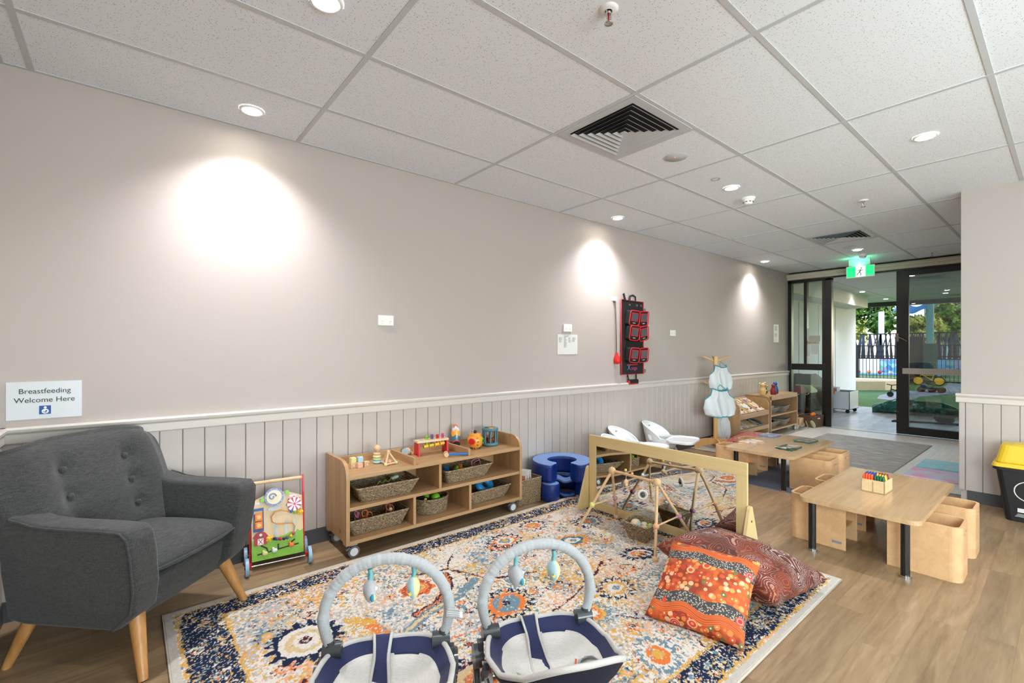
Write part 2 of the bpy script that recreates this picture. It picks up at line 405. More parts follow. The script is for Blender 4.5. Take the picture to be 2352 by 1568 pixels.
# fixed glazing on the left of the opening
t_ = bpy.data.objects.new('window_1', None); COL.objects.link(t_); t_['kind'] = 'structure'; t_.location = (XD, 2.9, 0)
m = MB()
m.bx(-.05, .05, .24, .36, 0, 2.46).bx(-.05, .05, -.36, -.27, 0, 2.46).bx(-.02, .06, -.27, -.215, 0, 2.44)
m.bx(-.05, .05, -.36, .36, 2.43, 2.48).bx(-.05, .05, -.27, .24, .93, 1.035).bx(-.03, .03, -.27, .24, 0, .03)
m.bx(-.045, .045, .002, .05, 1.035, 2.43)
ob('window_frame', m, BLACK, t_, bevel=.003)
ob('window_pane', MB().bx(-.004, .004, .05, .24, 1.035, 2.43), GLASS, t_)
ob('window_pane', MB().bx(-.004, .004, -.215, .002, 1.035, 2.43), GLASS, t_)
ob('window_pane', MB().bx(-.004, .004, -.27, .3, .03, .93), GLASS, t_)
# sliding glass leaf on the right, with head track
t_ = bpy.data.objects.new('door_1', None); COL.objects.link(t_); t_['kind'] = 'structure'; t_.location = (XD+.0, 1.2, 0)
m = MB(); m.bx(-.03, .03, .36, .505, .012, 2.46).bx(-.03, .03, -.62, -.5, .012, 2.46).bx(-.03, .03, -.5, .36, 2.385, 2.46).bx(-.03, .03, -.5, .36, .012, .125)
ob('door_frame', m, BLACK, t_, bevel=.003)
ob('door_glass', MB().bx(-.004, .004, -.5, .36, .125, 2.385), GLASS2, t_)
ob('push_bar', MB().bx(-.045, -.03, -.58, .43, .915, 1.0), C('beige_bar', (190, 182, 172), .5), t_)
m = MB().bx(-.042, -.03, .475, .5, 1.40, 1.52).cyl((-.03, .487, 1.47), (-.075, .487, 1.47), .01).tube([(-.072, .49, 1.475), (-.075, .44, 1.45), (-.075, .37, 1.405)], .009)
ob('door_handle', m, C('brass_grey', (150, 135, 112), .3, .9), t_)
struct('trim_6', MB().bx(XD-.05, XD+.05, YS, 2.54, 2.462, 2.50), BLACK)
struct('trim_7', MB().bx(XD-.1, XD+.04, YS, WY, -.004, .004), C('threshold_metal', (190, 188, 184), .3, .6))
struct('window_2', MB().bx(XD+.05, XD+.058, YS, 1.0, .0, 2.46), GLASS)
# ================================================================ CEILING FIXTURES
LENS = emis('lamp_lens', (255, 252, 246), 30)
def downlight(name, label, x, y, group=None, power=LAMP, z=H_CEIL):
    t = thing(name, label, 'ceiling light', (x, y, z-.004), group=group)
    m = MB(); m.lathe([(.047, -.002), (.049, -.005), (.056, -.006), (.062, -.002), (.062, .003)], n=28, cap=False); ob('trim_ring', m, WHITE, t)
    ob('lens', MB().lathe([(.0, -.0035), (.046, -.0035)], n=24), LENS, t)
    d = bpy.data.lights.new('downlight_lamp', 'SPOT'); d.energy = power; d.spot_size = math.radians(122); d.spot_blend = 1.0
    d.shadow_soft_size = .045; d.color = (.96, .955, 1.0)
    o = bpy.data.objects.new('lamp', d); COL.objects.link(o); o.parent = t; o.location = (0, 0, -.02)
    return t
near_wall = [(.54, 2.93, 'bright round downlight above the armchair, nearest to the long wall'),
             (3.84, 2.95, 'bright round downlight by the long wall above the hanging black organiser'),
             (7.45, 2.98, 'small round downlight by the long wall, nearest the glass doors')]
mid = [(.59, 1.83, 'bright round downlight cut by the top edge of the photo'),
       (3.85, 1.80, 'bright round downlight beside a white smoke detector'),
       (7.53, 1.84, 'small round downlight in front of the green exit sign'),
       (3.86, .59, 'large bright round downlight on the right, in front of the corner wall')]
for x, y, l in near_wall+mid: downlight('recessed_downlight', l, x, y, 'recessed downlights', LAMP*(3.0 if y > 2.5 else 1))
for x, y in [(.59, .6), (.59, -.6), (3.85, -.6), (2.2, -1.8), (.59, -2.4), (3.85, -2.4)]:  # extra downlights, added out of view to raise the room's brightness
    downlight('recessed_downlight', 'round downlight in the part of the room behind the camera', x, y, 'recessed downlights behind the camera', LAMP*1.15)
def diffuser(label, x0, y0, sz):
    t = thing('air_diffuser', label, 'air vent', (x0+sz/2, y0+sz/2, H_CEIL-.002))
    h = sz/2-.012; a = .235*sz/.6
    m = MB(); 
    for (q0, q1, r0, r1) in ((-h, h, -h, -a), (-h, h, a, h), (-h, -a, -a, a), (a, h, -a, a)): m.bx(q0, q1, r0, r1, -.004, .0)
    ob('diffuser_frame', m, GRID, t, bevel=.001)
    ob('duct', MB().bx(-a, a, -a, a, .0, .002), C('duct_black', (10, 10, 10), .8), t)
    for k in range(6):
        r = a*(1-.155*k); w = r-.022*sz/.6
        lo, hi = -.012, -.0015
        vs = []; fs = []
        for rr, z in ((r-.004, lo), (r-.0055, lo+.0005), (w, hi), (w+.0015, hi)):
            vs += [(rr, rr, z), (-rr, rr, z), (-rr, -rr, z), (rr, -rr, z)]
        n = len(vs)//4
        for j in range(n):
            j2 = (j+1) % n
            for i in range(4): fs.append((j*4+i, j*4+(i+1) % 4, j2*4+(i+1) % 4, j2*4+i))
        # louvre: the outer lip hangs low, the inner edge sits high
        ob('louvre_ring', MB().add(vs, fs), GRID, t)
    q = a*(1-.155*6)
    ob('centre_plate', MB().bx(-q, q, -q, q, -.012, -.009), GRID, t)
    return t
diffuser('square white air diffuser in the near ceiling, with dark gaps between the louvres', 2.045, 1.455, .6)
diffuser('square white air diffuser near the glass doors, seen at a shallow angle', 6.24, 1.455, .6)
m = MB().bx(2.633, 2.657, 1.455, 2.055, H_CEIL-.0035, H_CEIL+.001).bx(6.83, 6.85, 1.455, 2.055, H_CEIL-.0035, H_CEIL+.001)
ob('ceiling_grid_short', m, GRID, kind='structure')
CHROME = C('chrome', (200, 200, 200), .12, 1)
def sprinkler(label, x, y):
    t = thing('fire_sprinkler', label, 'sprinkler', (x, y, H_CEIL-.002), group='fire sprinklers')
    ob('escutcheon', MB().lathe([(.014, -.008), (.026, -.006), (.038, -.001), (.038, .002)], n=24, cap=False), WHITE, t)
    ob('bulb', MB().cyl((0, 0, -.008), (0, 0, -.05), .004, n=10), C('red_bulb', (200, 60, 40), .1, trans=.5), t)
    m = MB().tube([(.012, 0, -.006), (.014, 0, -.03), (.004, 0, -.055)], .0028, n=6).tube([(-.012, 0, -.006), (-.014, 0, -.03), (-.004, 0, -.055)], .0028, n=6).cyl((0, 0, 0), (0, 0, -.02), .010, n=12)
    m.lathe([(.0, -.058), (.017, -.057), (.017, -.055), (0, -.055)], n=16)
    ob('sprinkler_body', m, CHROME, t)
sprinkler('white fire sprinkler at the top edge of the photo', 1.46, 1.165)
sprinkler('fire sprinkler in the ceiling to the right of the far smoke detector', 8.48, 1.23)
sprinkler('fire sprinkler in the middle ceiling between downlight and corner wall', 5.09, 1.2)
def smoke(label, x, y):
    t = thing('smoke_detector', label, 'smoke detector', (x, y, H_CEIL-.002), group='smoke detectors')
    ob('detector_base', MB().lathe([(.052, -.016), (.056, -.012), (.056, .002)], n=28), WHITE, t)
    ob('sensor_head', MB().lathe([(.0, -.056), (.022, -.056), (.030, -.052), (.046, -.024), (.050, -.016)], n=28), WHITE, t)
    m = MB()
    for i in range(8):
        a = 2*PI*i/8; m.obx((math.cos(a)*.040, math.sin(a)*.040, -.036), (.004, .018, .005), (0, 0, a))
    ob('sensor_slots', m, C('slot_dark', (60, 60, 60), .6), t)
smoke('white smoke detector beside the middle downlight', 4.23, 1.83)
smoke('white smoke detector just in front of the green exit sign', 7.95, 1.88)
t_ = thing('ceiling_sensor', 'flat round ceiling sensor with a small red light', 'sensor', (2.94, 1.76, H_CEIL-.002))
ob('sensor_plate', MB().lathe([(0, -.004), (.074, -.004), (.078, .001)], n=36), GRID, t_)
ob('led', MB().ball((-.012, .0, -.005), .003, 8, 6), emis('red_led', (255, 60, 50), 6), t_)
tag(ob('ceiling_disc', MB().lathe([(.026, .0), (.03, -.003), (.034, .0)], n=24, cap=False), C('disc_grey', (170, 168, 165), .5)), 'tiny ring fitting in the ceiling left of the middle downlight', 'ceiling ring', loc=(3.56, 1.79, H_CEIL-.002))
tag(ob('speaker_disc', MB().lathe([(0, -.004), (.07, -.004), (.075, .001)], n=30), GRID), 'flat white ceiling disc just behind the far air diffuser', 'ceiling disc', loc=(7.25, 1.86, H_CEIL-.002))
# exit sign
t_ = thing('exit_sign', 'green and white running man exit sign hanging over the door opening', 'exit sign', (8.3, 2.0, 2.42), 0)
ob('ceiling_bracket', MB().bx(-.02, .02, -.13, .13, .085, .19), GRID, t_)
ob('sign_body', MB().bx(-.008, .008, -.18, .165, -.082, .09), C('sign_white', (245, 245, 240), .4), t_, bevel=.003)
EG = emis('exit_green', (20, 215, 120), .8); EW = emis('exit_white', (250, 255, 250), .55)
ob('green_panel', MB().bx(-.0095, -.0085, .05, .155, -.07, .078), EG, t_)
ob('green_panel', MB().bx(-.0095, -.0085, -.17, -.075, -.062, .078), EG, t_)
ob('white_panel', MB().bx(-.0095, -.0085, -.07, .045, -.07, .078), EW, t_)
m = MB()
def limb(a, b, w=.005): m.tube([(-.0105, a[0], a[1]), (-.0105, b[0], b[1])], w, n=6)
m.ball((-.0105, -.022, .052), .009, 10, 8)
for a, b, w in (((-.015, .035), (.0, -.005), .008), ((0, -.005), (.018, -.022), .005), ((.018, -.022), (.032, -.045), .005), ((0, -.005), (-.018, -.025), .005), ((-.018, -.025), (-.012, -.055), .005), ((-.013, .03), (.012, .028), .004), ((.012, .028), (.02, .010), .004), ((-.012, .03), (-.03, .015), .004), ((-.03, .015), (-.04, .03), .004)): limb(a, b, w)
ob('running_figure', m, C('figure_green', (60, 120, 84), .6), t_)
gl = bpy.data.lights.new('exit_glow', 'AREA'); gl.energy = 1.3; gl.size = .2; gl.size_y = .06; gl.shape = 'RECTANGLE'; gl.color = (.1, 1, .45)
go = bpy.data.objects.new('glow', gl); COL.objects.link(go); go.parent = t_; go.location = (-.03, 0, .08); go.rotation_euler = (PI, 0, 0)
# ================================================================ THINGS ON THE LONG WALL
SIGN = C('laminated_card', (214, 219, 224), .25); INK = C('ink', (40, 42, 46), .6)
t_ = thing('wall_sign', 'white sign reading Breastfeeding Welcome Here above the armchair', 'sign', (-.304, WY-.004, 1.032))
ob('sign_board', MB().bx(-.131, .131, -.002, .003, -.09, .09), SIGN, t_)
RW = (PI/2, 0, 0)
text('sign_text', 'Breastfeeding', .034, INK, t_, (0, -.0025, .043), RW, sx=.98)
text('sign_text', 'Welcome Here', .034, INK, t_, (0, -.0025, .0), RW, sx=.98)
ob('blue_symbol', MB().bx(-.021, .02, -.0032, -.002, -.069, -.028), C('symbol_blue', (0, 72, 150), .4), t_)
m = MB().ball((0, -.0032, -.037), .0055, 14, 8, (1, .15, 1))
m.add([(.0, -.004, -.043)]+[(0+.0125*math.cos(a)*1.0, -.004, -.055+.0115*math.sin(a)) for a in [2*PI*i/20 for i in range(20)]], [(0, i+1, (i+1) % 20+1) for i in range(20)])
ob('parent_figure', m, C('symbol_white', (240, 244, 250), .4), t_)
m = MB().ball((.004, -.0042, -.054), .0035, 10, 6, (1, .2, 1)).tube([(.002, -.0044, -.055), (-.004, -.0044, -.059), (-.008, -.0044, -.054)], .0013, n=5).tube([(0, -.0044, -.058), (.004, -.0044, -.064)], .0013, n=5)
ob('baby_figure', m, MATS['symbol_blue'], t_)
def outlet(label, x, z, w, h, n):
    t = thing('power_outlet', label, 'power outlet', (x, WY, z), group='power outlets on the long wall')
    ob('cover_plate', MB().bx(-w/2, w/2, -.012, 0, -h/2, h/2), WHITE, t, bevel=.003)
    for i in range(n):
        cx = (i-(n-1)/2)*w/n
        ob('switch', MB().bx(cx-.006, cx+.006, -.015, -.011, .012, .028), WHITE, t, bevel=.001)
        m = MB()
        for k in ((-.006, .008), (.006, .008)): m.obx((cx+k[0], -.0125, -.008), (.002, .001, .009), (0, .5 if k[0] < 0 else -.5, 0))
        m.obx((cx, -.0125, -.022), (.002, .001, .008)); ob('socket_slots', m, C('slot_grey', (150, 150, 150), .6), t)
outlet('double white power outlet alone on the wall between sign and paper notice', 1.453, 1.488, .118, .074, 2)
outlet('double white power outlet directly above the paper notice', 3.359, 1.49, .118, .074, 2)
outlet('small white power outlet to the right of the hanging organiser', 5.257, 1.484, .115, .072, 2)
def linecard(name, label, cat, x, z, w, h, cols, loc_y=WY-.002):
    t = thing(name, label, cat, (x, loc_y, z))
    ob('sheet', MB().bx(-w/2, w/2, -.001, .0015, -h/2, h/2), C('paper', (222, 222, 220), .35), t)
    m = MB()
    for c0, c1, rows, y0 in cols:
        for r in range(rows):
            L = (c1-c0)*random.uniform(.55, 1)
            m.bx(c0, c0+L, -.0018, -.001, y0-r*.0075-.0025, y0-r*.0075)
    ob('printed_lines', m, C('faint_ink', (140, 140, 142), .7), t)
linecard('paper_notice', 'white paper notice with small columns of text below an outlet', 'notice', 3.364, 1.329, .286, .196,
         [(-.05, .05, 2, .085), (-.125, -.065, 7, .068), (-.055, -.005, 14, .072), (.01, .055, 7, .068), (.065, .125, 6, .068)])
linecard('paper_sheet', 'white paper sheet on the wall beside the glass doors', 'notice', 8.44, 1.55, .2, .3, [(-.07, .07, 10, .12), (-.07, .05, 8, -.0)])
linecard('name_label', 'tiny white label above the cord with the red ball', 'label', 4.093, 1.833, .10, .045, [(-.04, .04, 2, .01)])
t_ = thing('red_ball_pull', 'red rubber bulb hanging from a dark cord on a wall hook', 'cord with ball', (4.09, WY-.004, 1.8))
ob('hook', MB().ball((0, -.008, 0), .014, 12, 8), C('hook_metal', (110, 105, 98), .3, .8), t_)
ob('cord', MB().tube([(-.004, -.02, 0), (.002, -.02, -.2), (.02, -.02, -.58)], .003, n=6).tube([(.008, -.018, 0), (.02, -.02, -.25), (.024, -.02, -.58)], .002, n=6), C('cord_brown', (70, 55, 48), .7), t_)
ob('bulb', MB().lathe([(.012, 0), (.013, -.02), (.030, -.05), (.038, -.085), (.034, -.11), (.018, -.125), (0, -.128)], (.024, -.024, -.555), n=20), C('red_rubber', (222, 30, 28), .4), t_)
# hanging organiser
t_ = thing('wall_organiser', 'black hanging organiser with red piping and six clear-fronted pouches', 'organiser', (4.40, WY-.01, 1.42))
FAB = C('black_canvas', (22, 21, 23), .75, bump=.3, bscale=500); REDP = C('red_piping', (200, 26, 38), .5)
ob('backing', MB().bx(-.205, .2, -.014, 0, -.42, .41), FAB, t_, bevel=.004)
ob('piping', MB().tube([(-.205, -.014, -.42), (-.208, -.014, .41), (.2, -.014, .405), (.203, -.014, -.42)], .007, n=6, closed=True), REDP, t_)
ob('carry_handle', MB().tube([(-.06, -.01, .40), (-.05, -.015, .455), (.0, -.018, .468), (.05, -.015, .455), (.06, -.01, .40)], .008, n=6, flat=1.6), FAB, t_)
ob('strap', MB().obx((-.16, -.02, .44), (.03, .006, .08), (0, -.4, 0)), FAB, t_)
ob('carry_handle', MB().tube([(-.09, -.01, -.42), (-.08, -.015, -.48), (.0, -.02, -.5), (.06, -.02, -.48), (.07, -.01, -.42)], .008, n=6), FAB, t_)
ob('handle_wrap', MB().bx(-.09, .09, -.035, -.005, -.535, -.485), REDP, t_, bevel=.01)
ob('handle_cuff', MB().bx(-.08, .085, -.038, -.006, -.525, -.478), FAB, t_, bevel=.01)
m = MB()
for x in (-.06, .075, .155): m.lathe([(.006, 0), (.013, .002), (.013, -.002)], n=12) if False else m.tube([(x+.011*math.cos(a), -.017, .36+.011*math.sin(a)) for a in [2*PI*i/12 for i in range(12)]], .003, n=5, closed=True)
ob('eyelets', m, CHROME, t_)
for i in range(2): ob('snap_ring', MB().tube([(.225+.014*math.cos(a), -.02, .31-i*.7+.02*math.sin(a)) for a in [2*PI*i_/12 for i_ in range(12)]], .003, n=5, closed=True), C('dark_metal', (50, 48, 46), .4), t_)
VIN = C('clear_vinyl', (84, 92, 100), .12, coat=1)
for r, (zz, tilt) in enumerate(((.21, 0), (.045, .0), (-.2, .0))):
    for c, xx in enumerate((-.075, .095)):
        R = (math.radians(8), math.radians((4 if c == 0 else -3)+(-8 if r == 1 and c == 1 else 0)), math.radians(-6))
        p = bpy.data.objects.new('pouch', None); COL.objects.link(p); p.parent = t_
        m = MB().bx(-.075, .075, -.045, .035, -.08, .08)
        q = ob('pouch', m, FAB, t_, bevel=.02, seg=3); q.location = (xx, -.055, zz); q.rotation_euler = R
        bpy.data.objects.remove(p)
        loop = [(x, -.046, z) for x, z in rrect(.152, .162, .028, 4)]
        k = ob('pouch_piping', MB().tube(loop, .0055, n=6, closed=True), REDP, q)
        k = ob('window_border', MB().bx(-.055, .055, -.0478, -.046, -.035, .06), REDP, q)
        k = ob('clear_window', MB().bx(-.044, .044, -.0495, -.0478, -.026, .051), VIN, q)
        k = ob('pouch_logo', MB().bx(-.02, .02, -.0475, -.046, -.058, -.050), C('print_grey', (190, 190, 195), .5), q)
text('brand_lettering', 'X', .085, C('print_blue', (90, 150, 220), .5), t_, (-.07, -.0155, -.345), RW)
text('brand_lettering', 'ango', .06, C('print_pink', (200, 70, 120), .5), t_, (.03, -.0155, -.352), RW)
ob('print_band', MB().bx(-.11, .09, -.0165, -.0145, -.318, -.308), REDP, t_)
# ================================================================ ARMCHAIR
def m_fabric(name, c0, c1, sc=160):
    m, t, b = base(name)
    a = noise(t, coords(t, (1, 1, 12)), sc*.25, 3, .6); d = noise(t, coords(t, (12, 12, 1)), sc*.25, 3, .6); e = noise(t, coords(t), 900, 2)
    f = mathn(t, 'ADD', mathn(t, 'ADD', mathn(t, 'MULTIPLY', a, .42), mathn(t, 'MULTIPLY', d, .42)), mathn(t, 'MULTIPLY', e, .16))
    t.links.new(ramp(t, f, [(.36, c0), (.64, c1)]), b.inputs['Base Color']); b.inputs['Roughness'].default_value = .9
    b.inputs['Sheen Weight'].default_value = .15
    bumpn(t, b, f, .5, .0015); return m
CHAR = m_fabric('charcoal_weave', (26, 27, 28), (76, 77, 76))
CHLEG = wood('chair_leg_oak', (212, 160, 98), (168, 112, 58), 'z', .4)
t_ = thing('armchair', 'charcoal grey upholstered armchair with buttoned back on tapered wooden legs', 'armchair', (.045, 2.705, 0), math.radians(43.8))
# y is towards the back, x to the sitter's left seen from the front
side = [(-.20, .185), (-.285, .26), (-.312, .36), (-.322, .50), (-.318, .575), (-.292, .602), (-.20, .606), (-.05, .606), (.04, .608), (.10, .614), (.15, .628), (.19, .635), (.23, .62), (.25, .58), (.26, .52), (.275, .4), (.28, .2), (.2, .185)]
for s, nm in ((-1, 'arm'), (1, 'arm')):
    m = MB(); n = len(side)
    def xo(z): return .300+.068*min(1, max(0, (z-.185)/.45))
    def th(y, z): return .115
    vs = [(s*xo(z), y, z) for y, z in side]+[(s*(xo(z)-th(y, z)), y+(.0), z) for y, z in side]
    m.add(vs, [tuple(range(n)) if s > 0 else tuple(range(n))[::-1], tuple(range(n, 2*n))[::-1] if s > 0 else tuple(range(n, 2*n))])
    m.add(vs, [((i, n+i, n+(i+1) % n, (i+1) % n) if s > 0 else (i, (i+1) % n, n+(i+1) % n, n+i)) for i in range(n)])
    a = ob(nm, m, CHAR, t_, bevel=.026, seg=4, weld=True, ang=40)
    for p in a.data.polygons: p.use_smooth = True
    pts = [(s*(xo(z)-.003), y, z) for y, z in side]
    # piping follows the outer edge a little inside
    cy = sum(p[0] for p in side)/n; cz = sum(p[1] for p in side)/n
    pts = [(s*(xo(z)+.0005), y+(.010 if y < cy else -.010), z+(.006 if z < .3 else -.008)) for y, z in side[:-1]]
    ob('piping', MB().tube(pts[:12], .0045, n=6), CHAR, a)
# back with button dimples
BT = [(x, z) for x in (-.145, .145) for z in (.76, .645, .53)]
def backf(u, v):
    x = (u-.5)*2
    top = .883-.040*abs(x)**3.5
    z = .36+v*(top-.36)
    hw = (.300+.068*min(1, max(0, (z-.185)/.45))-.03*min(1, (.60-z)/.06) if z < .60 else .351+.006*math.sin((z-.6)/.28*PI)-.012*(z-.6)/.28)
    y = .095+.150*v+.03*(1-x*x)*v*.3
    y += .045*max(0, abs(x)-.80)/.20*(.4+.6*v) if abs(x) > .80 else 0
    y -= .030*math.exp(-((abs(x)-.66)/.16)**2)*(1-v*.5)
    d = 0
    for bx_, bz in BT:
        r2 = ((x*hw-bx_)**2+(z-bz)**2); d += .020*math.exp(-r2/.0016)+.012*math.exp(-r2/.009)
    y += d
    y -= .028*math.sin(min(1, v*1.05)*PI)**.6
    if v > .93: y += (v-.93)**2*6
    return (x*hw, y, z)
m = MB()
NU, NV = 61, 61
front = [backf(i/(NU-1), j/(NV-1)) for j in range(NV) for i in range(NU)]
def rear(p, u, v):
    return (p[0], p[1]+.075+.02*(1-v), p[2]-.0)
m.grid(lambda u, v: backf(u, v), NU, NV)
def ro(u, v):
    x, y, z = backf(u, v); yy = .225+.085*v-.045*abs((u-.5)*2)**4; return (x, max(yy+.01, y+.01), z-.012*v)
m.grid(lambda u, v: ro(1-u, v), 31, 31)
def topf(u, v): # rolls over the top from front to back
    a = backf(u, 1); b = ro(u, 1); w = v; k = math.sin(PI*v)*.022
    return (a[0], a[1]*(1-w)+b[1]*w, a[2]*(1-w)+b[2]*w+k)
m.grid(topf, NU, 9)
for uu in (0, 1):
    def sf(u, v, uu=uu):
        a = backf(uu, u); b = ro(uu, u); k = math.sin(PI*v)*.02*(1 if uu else -1)
        return (a[0]+k, a[1]*(1-v)+b[1]*v, a[2]*(1-v)+b[2]*v)
    m.grid(sf, 31, 7)
bk = ob('backrest', m, CHAR, t_)
for bx_, bz in BT:
    best = min(front, key=lambda p: (p[0]-bx_)**2+(p[2]-bz)**2)
    ob('button', MB().ball((best[0], best[1]-.006, best[2]), .015, 14, 8, (1, .6, 1)), CHAR, bk)
# base, seat cushion
m = MB(); m.prism([(-.215, .19), (-.245, .26), (-.25, .345), (.27, .345), (.27, .19)], 'yz', -.27, .27)
ob('seat_base', m, CHAR, t_, bevel=.018, seg=3)
def cush(u, v):
    x = (u-.5)*2; y = (v-.5)*2
    return x, y
m = MB()
def cf(sgn):
    def f(u, v):
        x = (u-.5)*2; y = (v-.5)*2
        h = .5*((1-abs(x)**5)*(1-abs(y)**5))**.5
        X = x*(.232+.014*(1-y)*.5); Y = -.05+y*.245-(.02*(1-x*x) if y < 0 else 0)*(-y)
        return (X, Y, .398+sgn*h*(.095 if sgn > 0 else .08)+(0.030*(1-x*x)*(1-y*y) if sgn > 0 else 0))
    return f
m.grid(cf(1), 33, 33); m.grid(cf(-1), 33, 33)
sc_ = ob('seat_cushion', m, CHAR, t_, weld=True)
for p in sc_.data.polygons: p.use_smooth = True
edge = [cf(1)(i/24, 0) for i in range(25)]+[cf(1)(1, i/24) for i in range(1, 25)]+[cf(1)(1-i/24, 1) for i in range(1, 25)]+[cf(1)(0, 1-i/24) for i in range(1, 24)]
ob('piping', MB().tube(edge, .005, n=6, closed=True), CHAR, sc_)
for sx in (-1, 1):
    for sy in (-1, 1):
        ob('leg', MB().cyl((sx*.285, sy*.305, .0), (sx*.235, sy*.225, .225), .016, .029, n=20), CHLEG, t_)
# ================================================================ MOBILE TOY SHELF
OAKY = ('cab_oak', (198, 160, 116), (160, 123, 84))
OX = wood(OAKY[0]+'_x', OAKY[1], OAKY[2], 'x', .42); OZ = wood(OAKY[0]+'_z', OAKY[1], OAKY[2], 'z', .42); OY = wood(OAKY[0]+'_y', OAKY[1], OAKY[2], 'y', .42)
GREYP = C('caster_grey', (98, 100, 104), .4)
def caster(parent, x, y, r=.036, z=0, side_=-1, name='caster'):
    c = ob(name, MB().cyl((x-.012, y, z+r), (x+.012, y, z+r), r, n=24) if side_ == 0 else MB().cyl((x, y-.012, z+r), (x, y+.012, z+r), r, n=24), GREYP, parent, bevel=.004)
    if side_ != 0:
        ob('hub', MB().cyl((x, y-.014, z+r), (x, y-.012, z+r), r*.68, n=24), C('hub_white', (225, 225, 225), .4), c)
        ob('fork', MB().bx(x-.03, x+.018, y+.013, y+.022, z+r, z+2*r+.006).bx(x-.026, x+.022, y-.015, y+.022, z+2*r+.002, z+2*r+.012), C('fork_grey', (150, 152, 155), .35, .4), c, bevel=.003)
        ob('brake_tab', MB().obx((x-.036, y, z+r*1.7), (.026, .02, .01), (0, -.5, 0)), GREYP, c)
    return c
SX0, SX1, SY0, SY1 = 1.02, 2.42, 2.795, 3.16
t_ = thing('toy_shelf', 'low oak mobile toy shelf on casters against the panelled wall', 'shelf', (SX0, SY0, 0))
Lx = SX1-SX0; D = SY1-SY0
def sidep(x0, x1):
    pts = [(0, .085), (.05, .085), (.062, .10), (.10, .10), (D-.10, .10), (D-.062, .10), (D-.05, .085), (D, .085), (D, .592), (.10, .592)]
    pts += [(.10-.1*math.sin(a), .492+.1*math.cos(a)) for a in [math.radians(15*i) for i in range(1, 7)]]
    return MB().prism(pts, 'yz', x0, x1)
ob('side_panel', sidep(0, .022), OZ, t_, bevel=.003); ob('side_panel', sidep(Lx-.022, Lx), OZ, t_, bevel=.003)
ob('top_shelf', MB().bx(.022, Lx-.022, .002, D-.02, .482, .504), OX, t_, bevel=.001)
ob('middle_shelf', MB().bx(.022, Lx-.022, .004, D-.02, .292, .314), OX, t_, bevel=.001)
ob('bottom_shelf', MB().bx(.022, Lx-.022, .002, D-.02, .088, .11), OX, t_, bevel=.001)
ob('back_panel', MB().bx(.022, Lx-.022, D-.02, D, .088, .555), OX, t_)
for x in (.648,): ob('divider', MB().bx(x, x+.02, .008, D-.02, .314, .482), OZ, t_)
for x in (.451, .90): ob('divider', MB().bx(x, x+.02, .008, D-.02, .11, .292), OZ, t_)
for x, hf in ((.452, .035), (.893, .035)):
    ob('tray_divider', MB().bx(x, x+.02, .008, D-.02, .504, .504+.05), OY, t_, bevel=.002)
for x, y in ((.055, .03), (Lx-.075, .03), (.055, D-.04), (Lx-.075, D-.04), (.62, D-.06)): caster(t_, x, y)
m = MB()
for i in range(3): m.bx(-.0006, 0, .10, .10+.02*(1-.2*i), .155-i*.008, .158-i*.008)
ob('maker_mark', m, INK, t_)
# ---------------------------------------------------------------- woven baskets
def m_wicker(name, c0, c1):
    m, t, b = base(name)
    n = noise(t, coords(t, (1, 1, 2)), 85, 3, .75); n2 = noise(t, coords(t), 500, 2)
    t.links.new(ramp(t, n, [(.32, c0), (.5, tuple((a+b_)//2 for a, b_ in zip(c0, c1))), (.66, c1)]), b.inputs['Base Color'])
    b.inputs['Roughness'].default_value = .65; bumpn(t, b, n2, .4, .002); return m
SEA = m_wicker('seagrass', (72, 56, 38), (206, 180, 144)); SEAD = m_wicker('dark_wicker', (62, 44, 30), (150, 112, 78))
GREYW = m_wicker('grey_wicker', (120, 108, 98), (190, 178, 166))
def weave(w0, d0, w1, d1, h, rc=.02, coil=.009, oval=False, jit=.0016, handles=False):
    """base size w0 x d0, rim size w1 x d1: stacked twisted coils that form the walls, and a bottom"""
    m = MB(); n = max(4, int(h/coil))
    def ring(t_):
        w = w0+(w1-w0)*t_; d = d0+(d1-d0)*t_
        if oval: return [(w/2*math.cos(a), d/2*math.sin(a)) for a in [2*PI*i/56 for i in range(56)]]
        R = rrect(w, d, min(rc, w/3, d/3), 3); out = []
        for i in range(len(R)):
            a = R[i]; b = R[(i+1) % len(R)]; L = math.hypot(b[0]-a[0], b[1]-a[1]); k = max(1, int(L/.012))
            out += [(a[0]+(b[0]-a[0])*j/k, a[1]+(b[1]-a[1])*j/k) for j in range(k)]
        return out
    for k in range(n):
        t_ = (k+.5)/n; z = h*t_; R = ring(t_)
        pts = []; rr = []
        for i, (x, y) in enumerate(R):
            s = 1 if (i+k) % 2 else -1
            pts.append((x*(1+s*.004)+random.uniform(-jit, jit), y*(1+s*.004)+random.uniform(-jit, jit), z+random.uniform(-jit, jit)*.6))
            rr.append(coil*.56+(.0017 if (i+k) % 2 else -.0016))
        m.tube(pts, rr, n=5, closed=True)
    R = ring(0); m.add([(x, y, .004) for x, y in R], [tuple(range(len(R)))])
    m.tube([(x, y, h) for x, y in ring(1)], coil*.72, n=6, closed=True)
    return m
def basket(label, loc, rz, *a, group='woven baskets in the toy shelf', mat=None, cat='basket', **k):
    o = ob('woven_basket', weave(*a, **k), mat or SEA)
    return tag(o, label, cat, group, loc, rz)
zb, zm = .111, .315
basket('long woven basket on the upper left of the toy shelf', (SX0+.29, 2.93, zm), -.04, .33, .16, .42, .24, .095)
basket('woven basket with bead rings on the upper right of the toy shelf', (SX0+.925, 2.945, zm), .03, .33, .16, .42, .24, .095)
basket('long woven basket on the lower left of the toy shelf', (SX0+.237, 2.96, zb), 0, .33, .17, .41, .24, .10)
basket('round woven basket with green balls in the lower middle of the toy shelf', (SX0+.685, 2.99, zb), 0, .24, .20, .26, .22, .10, oval=True)
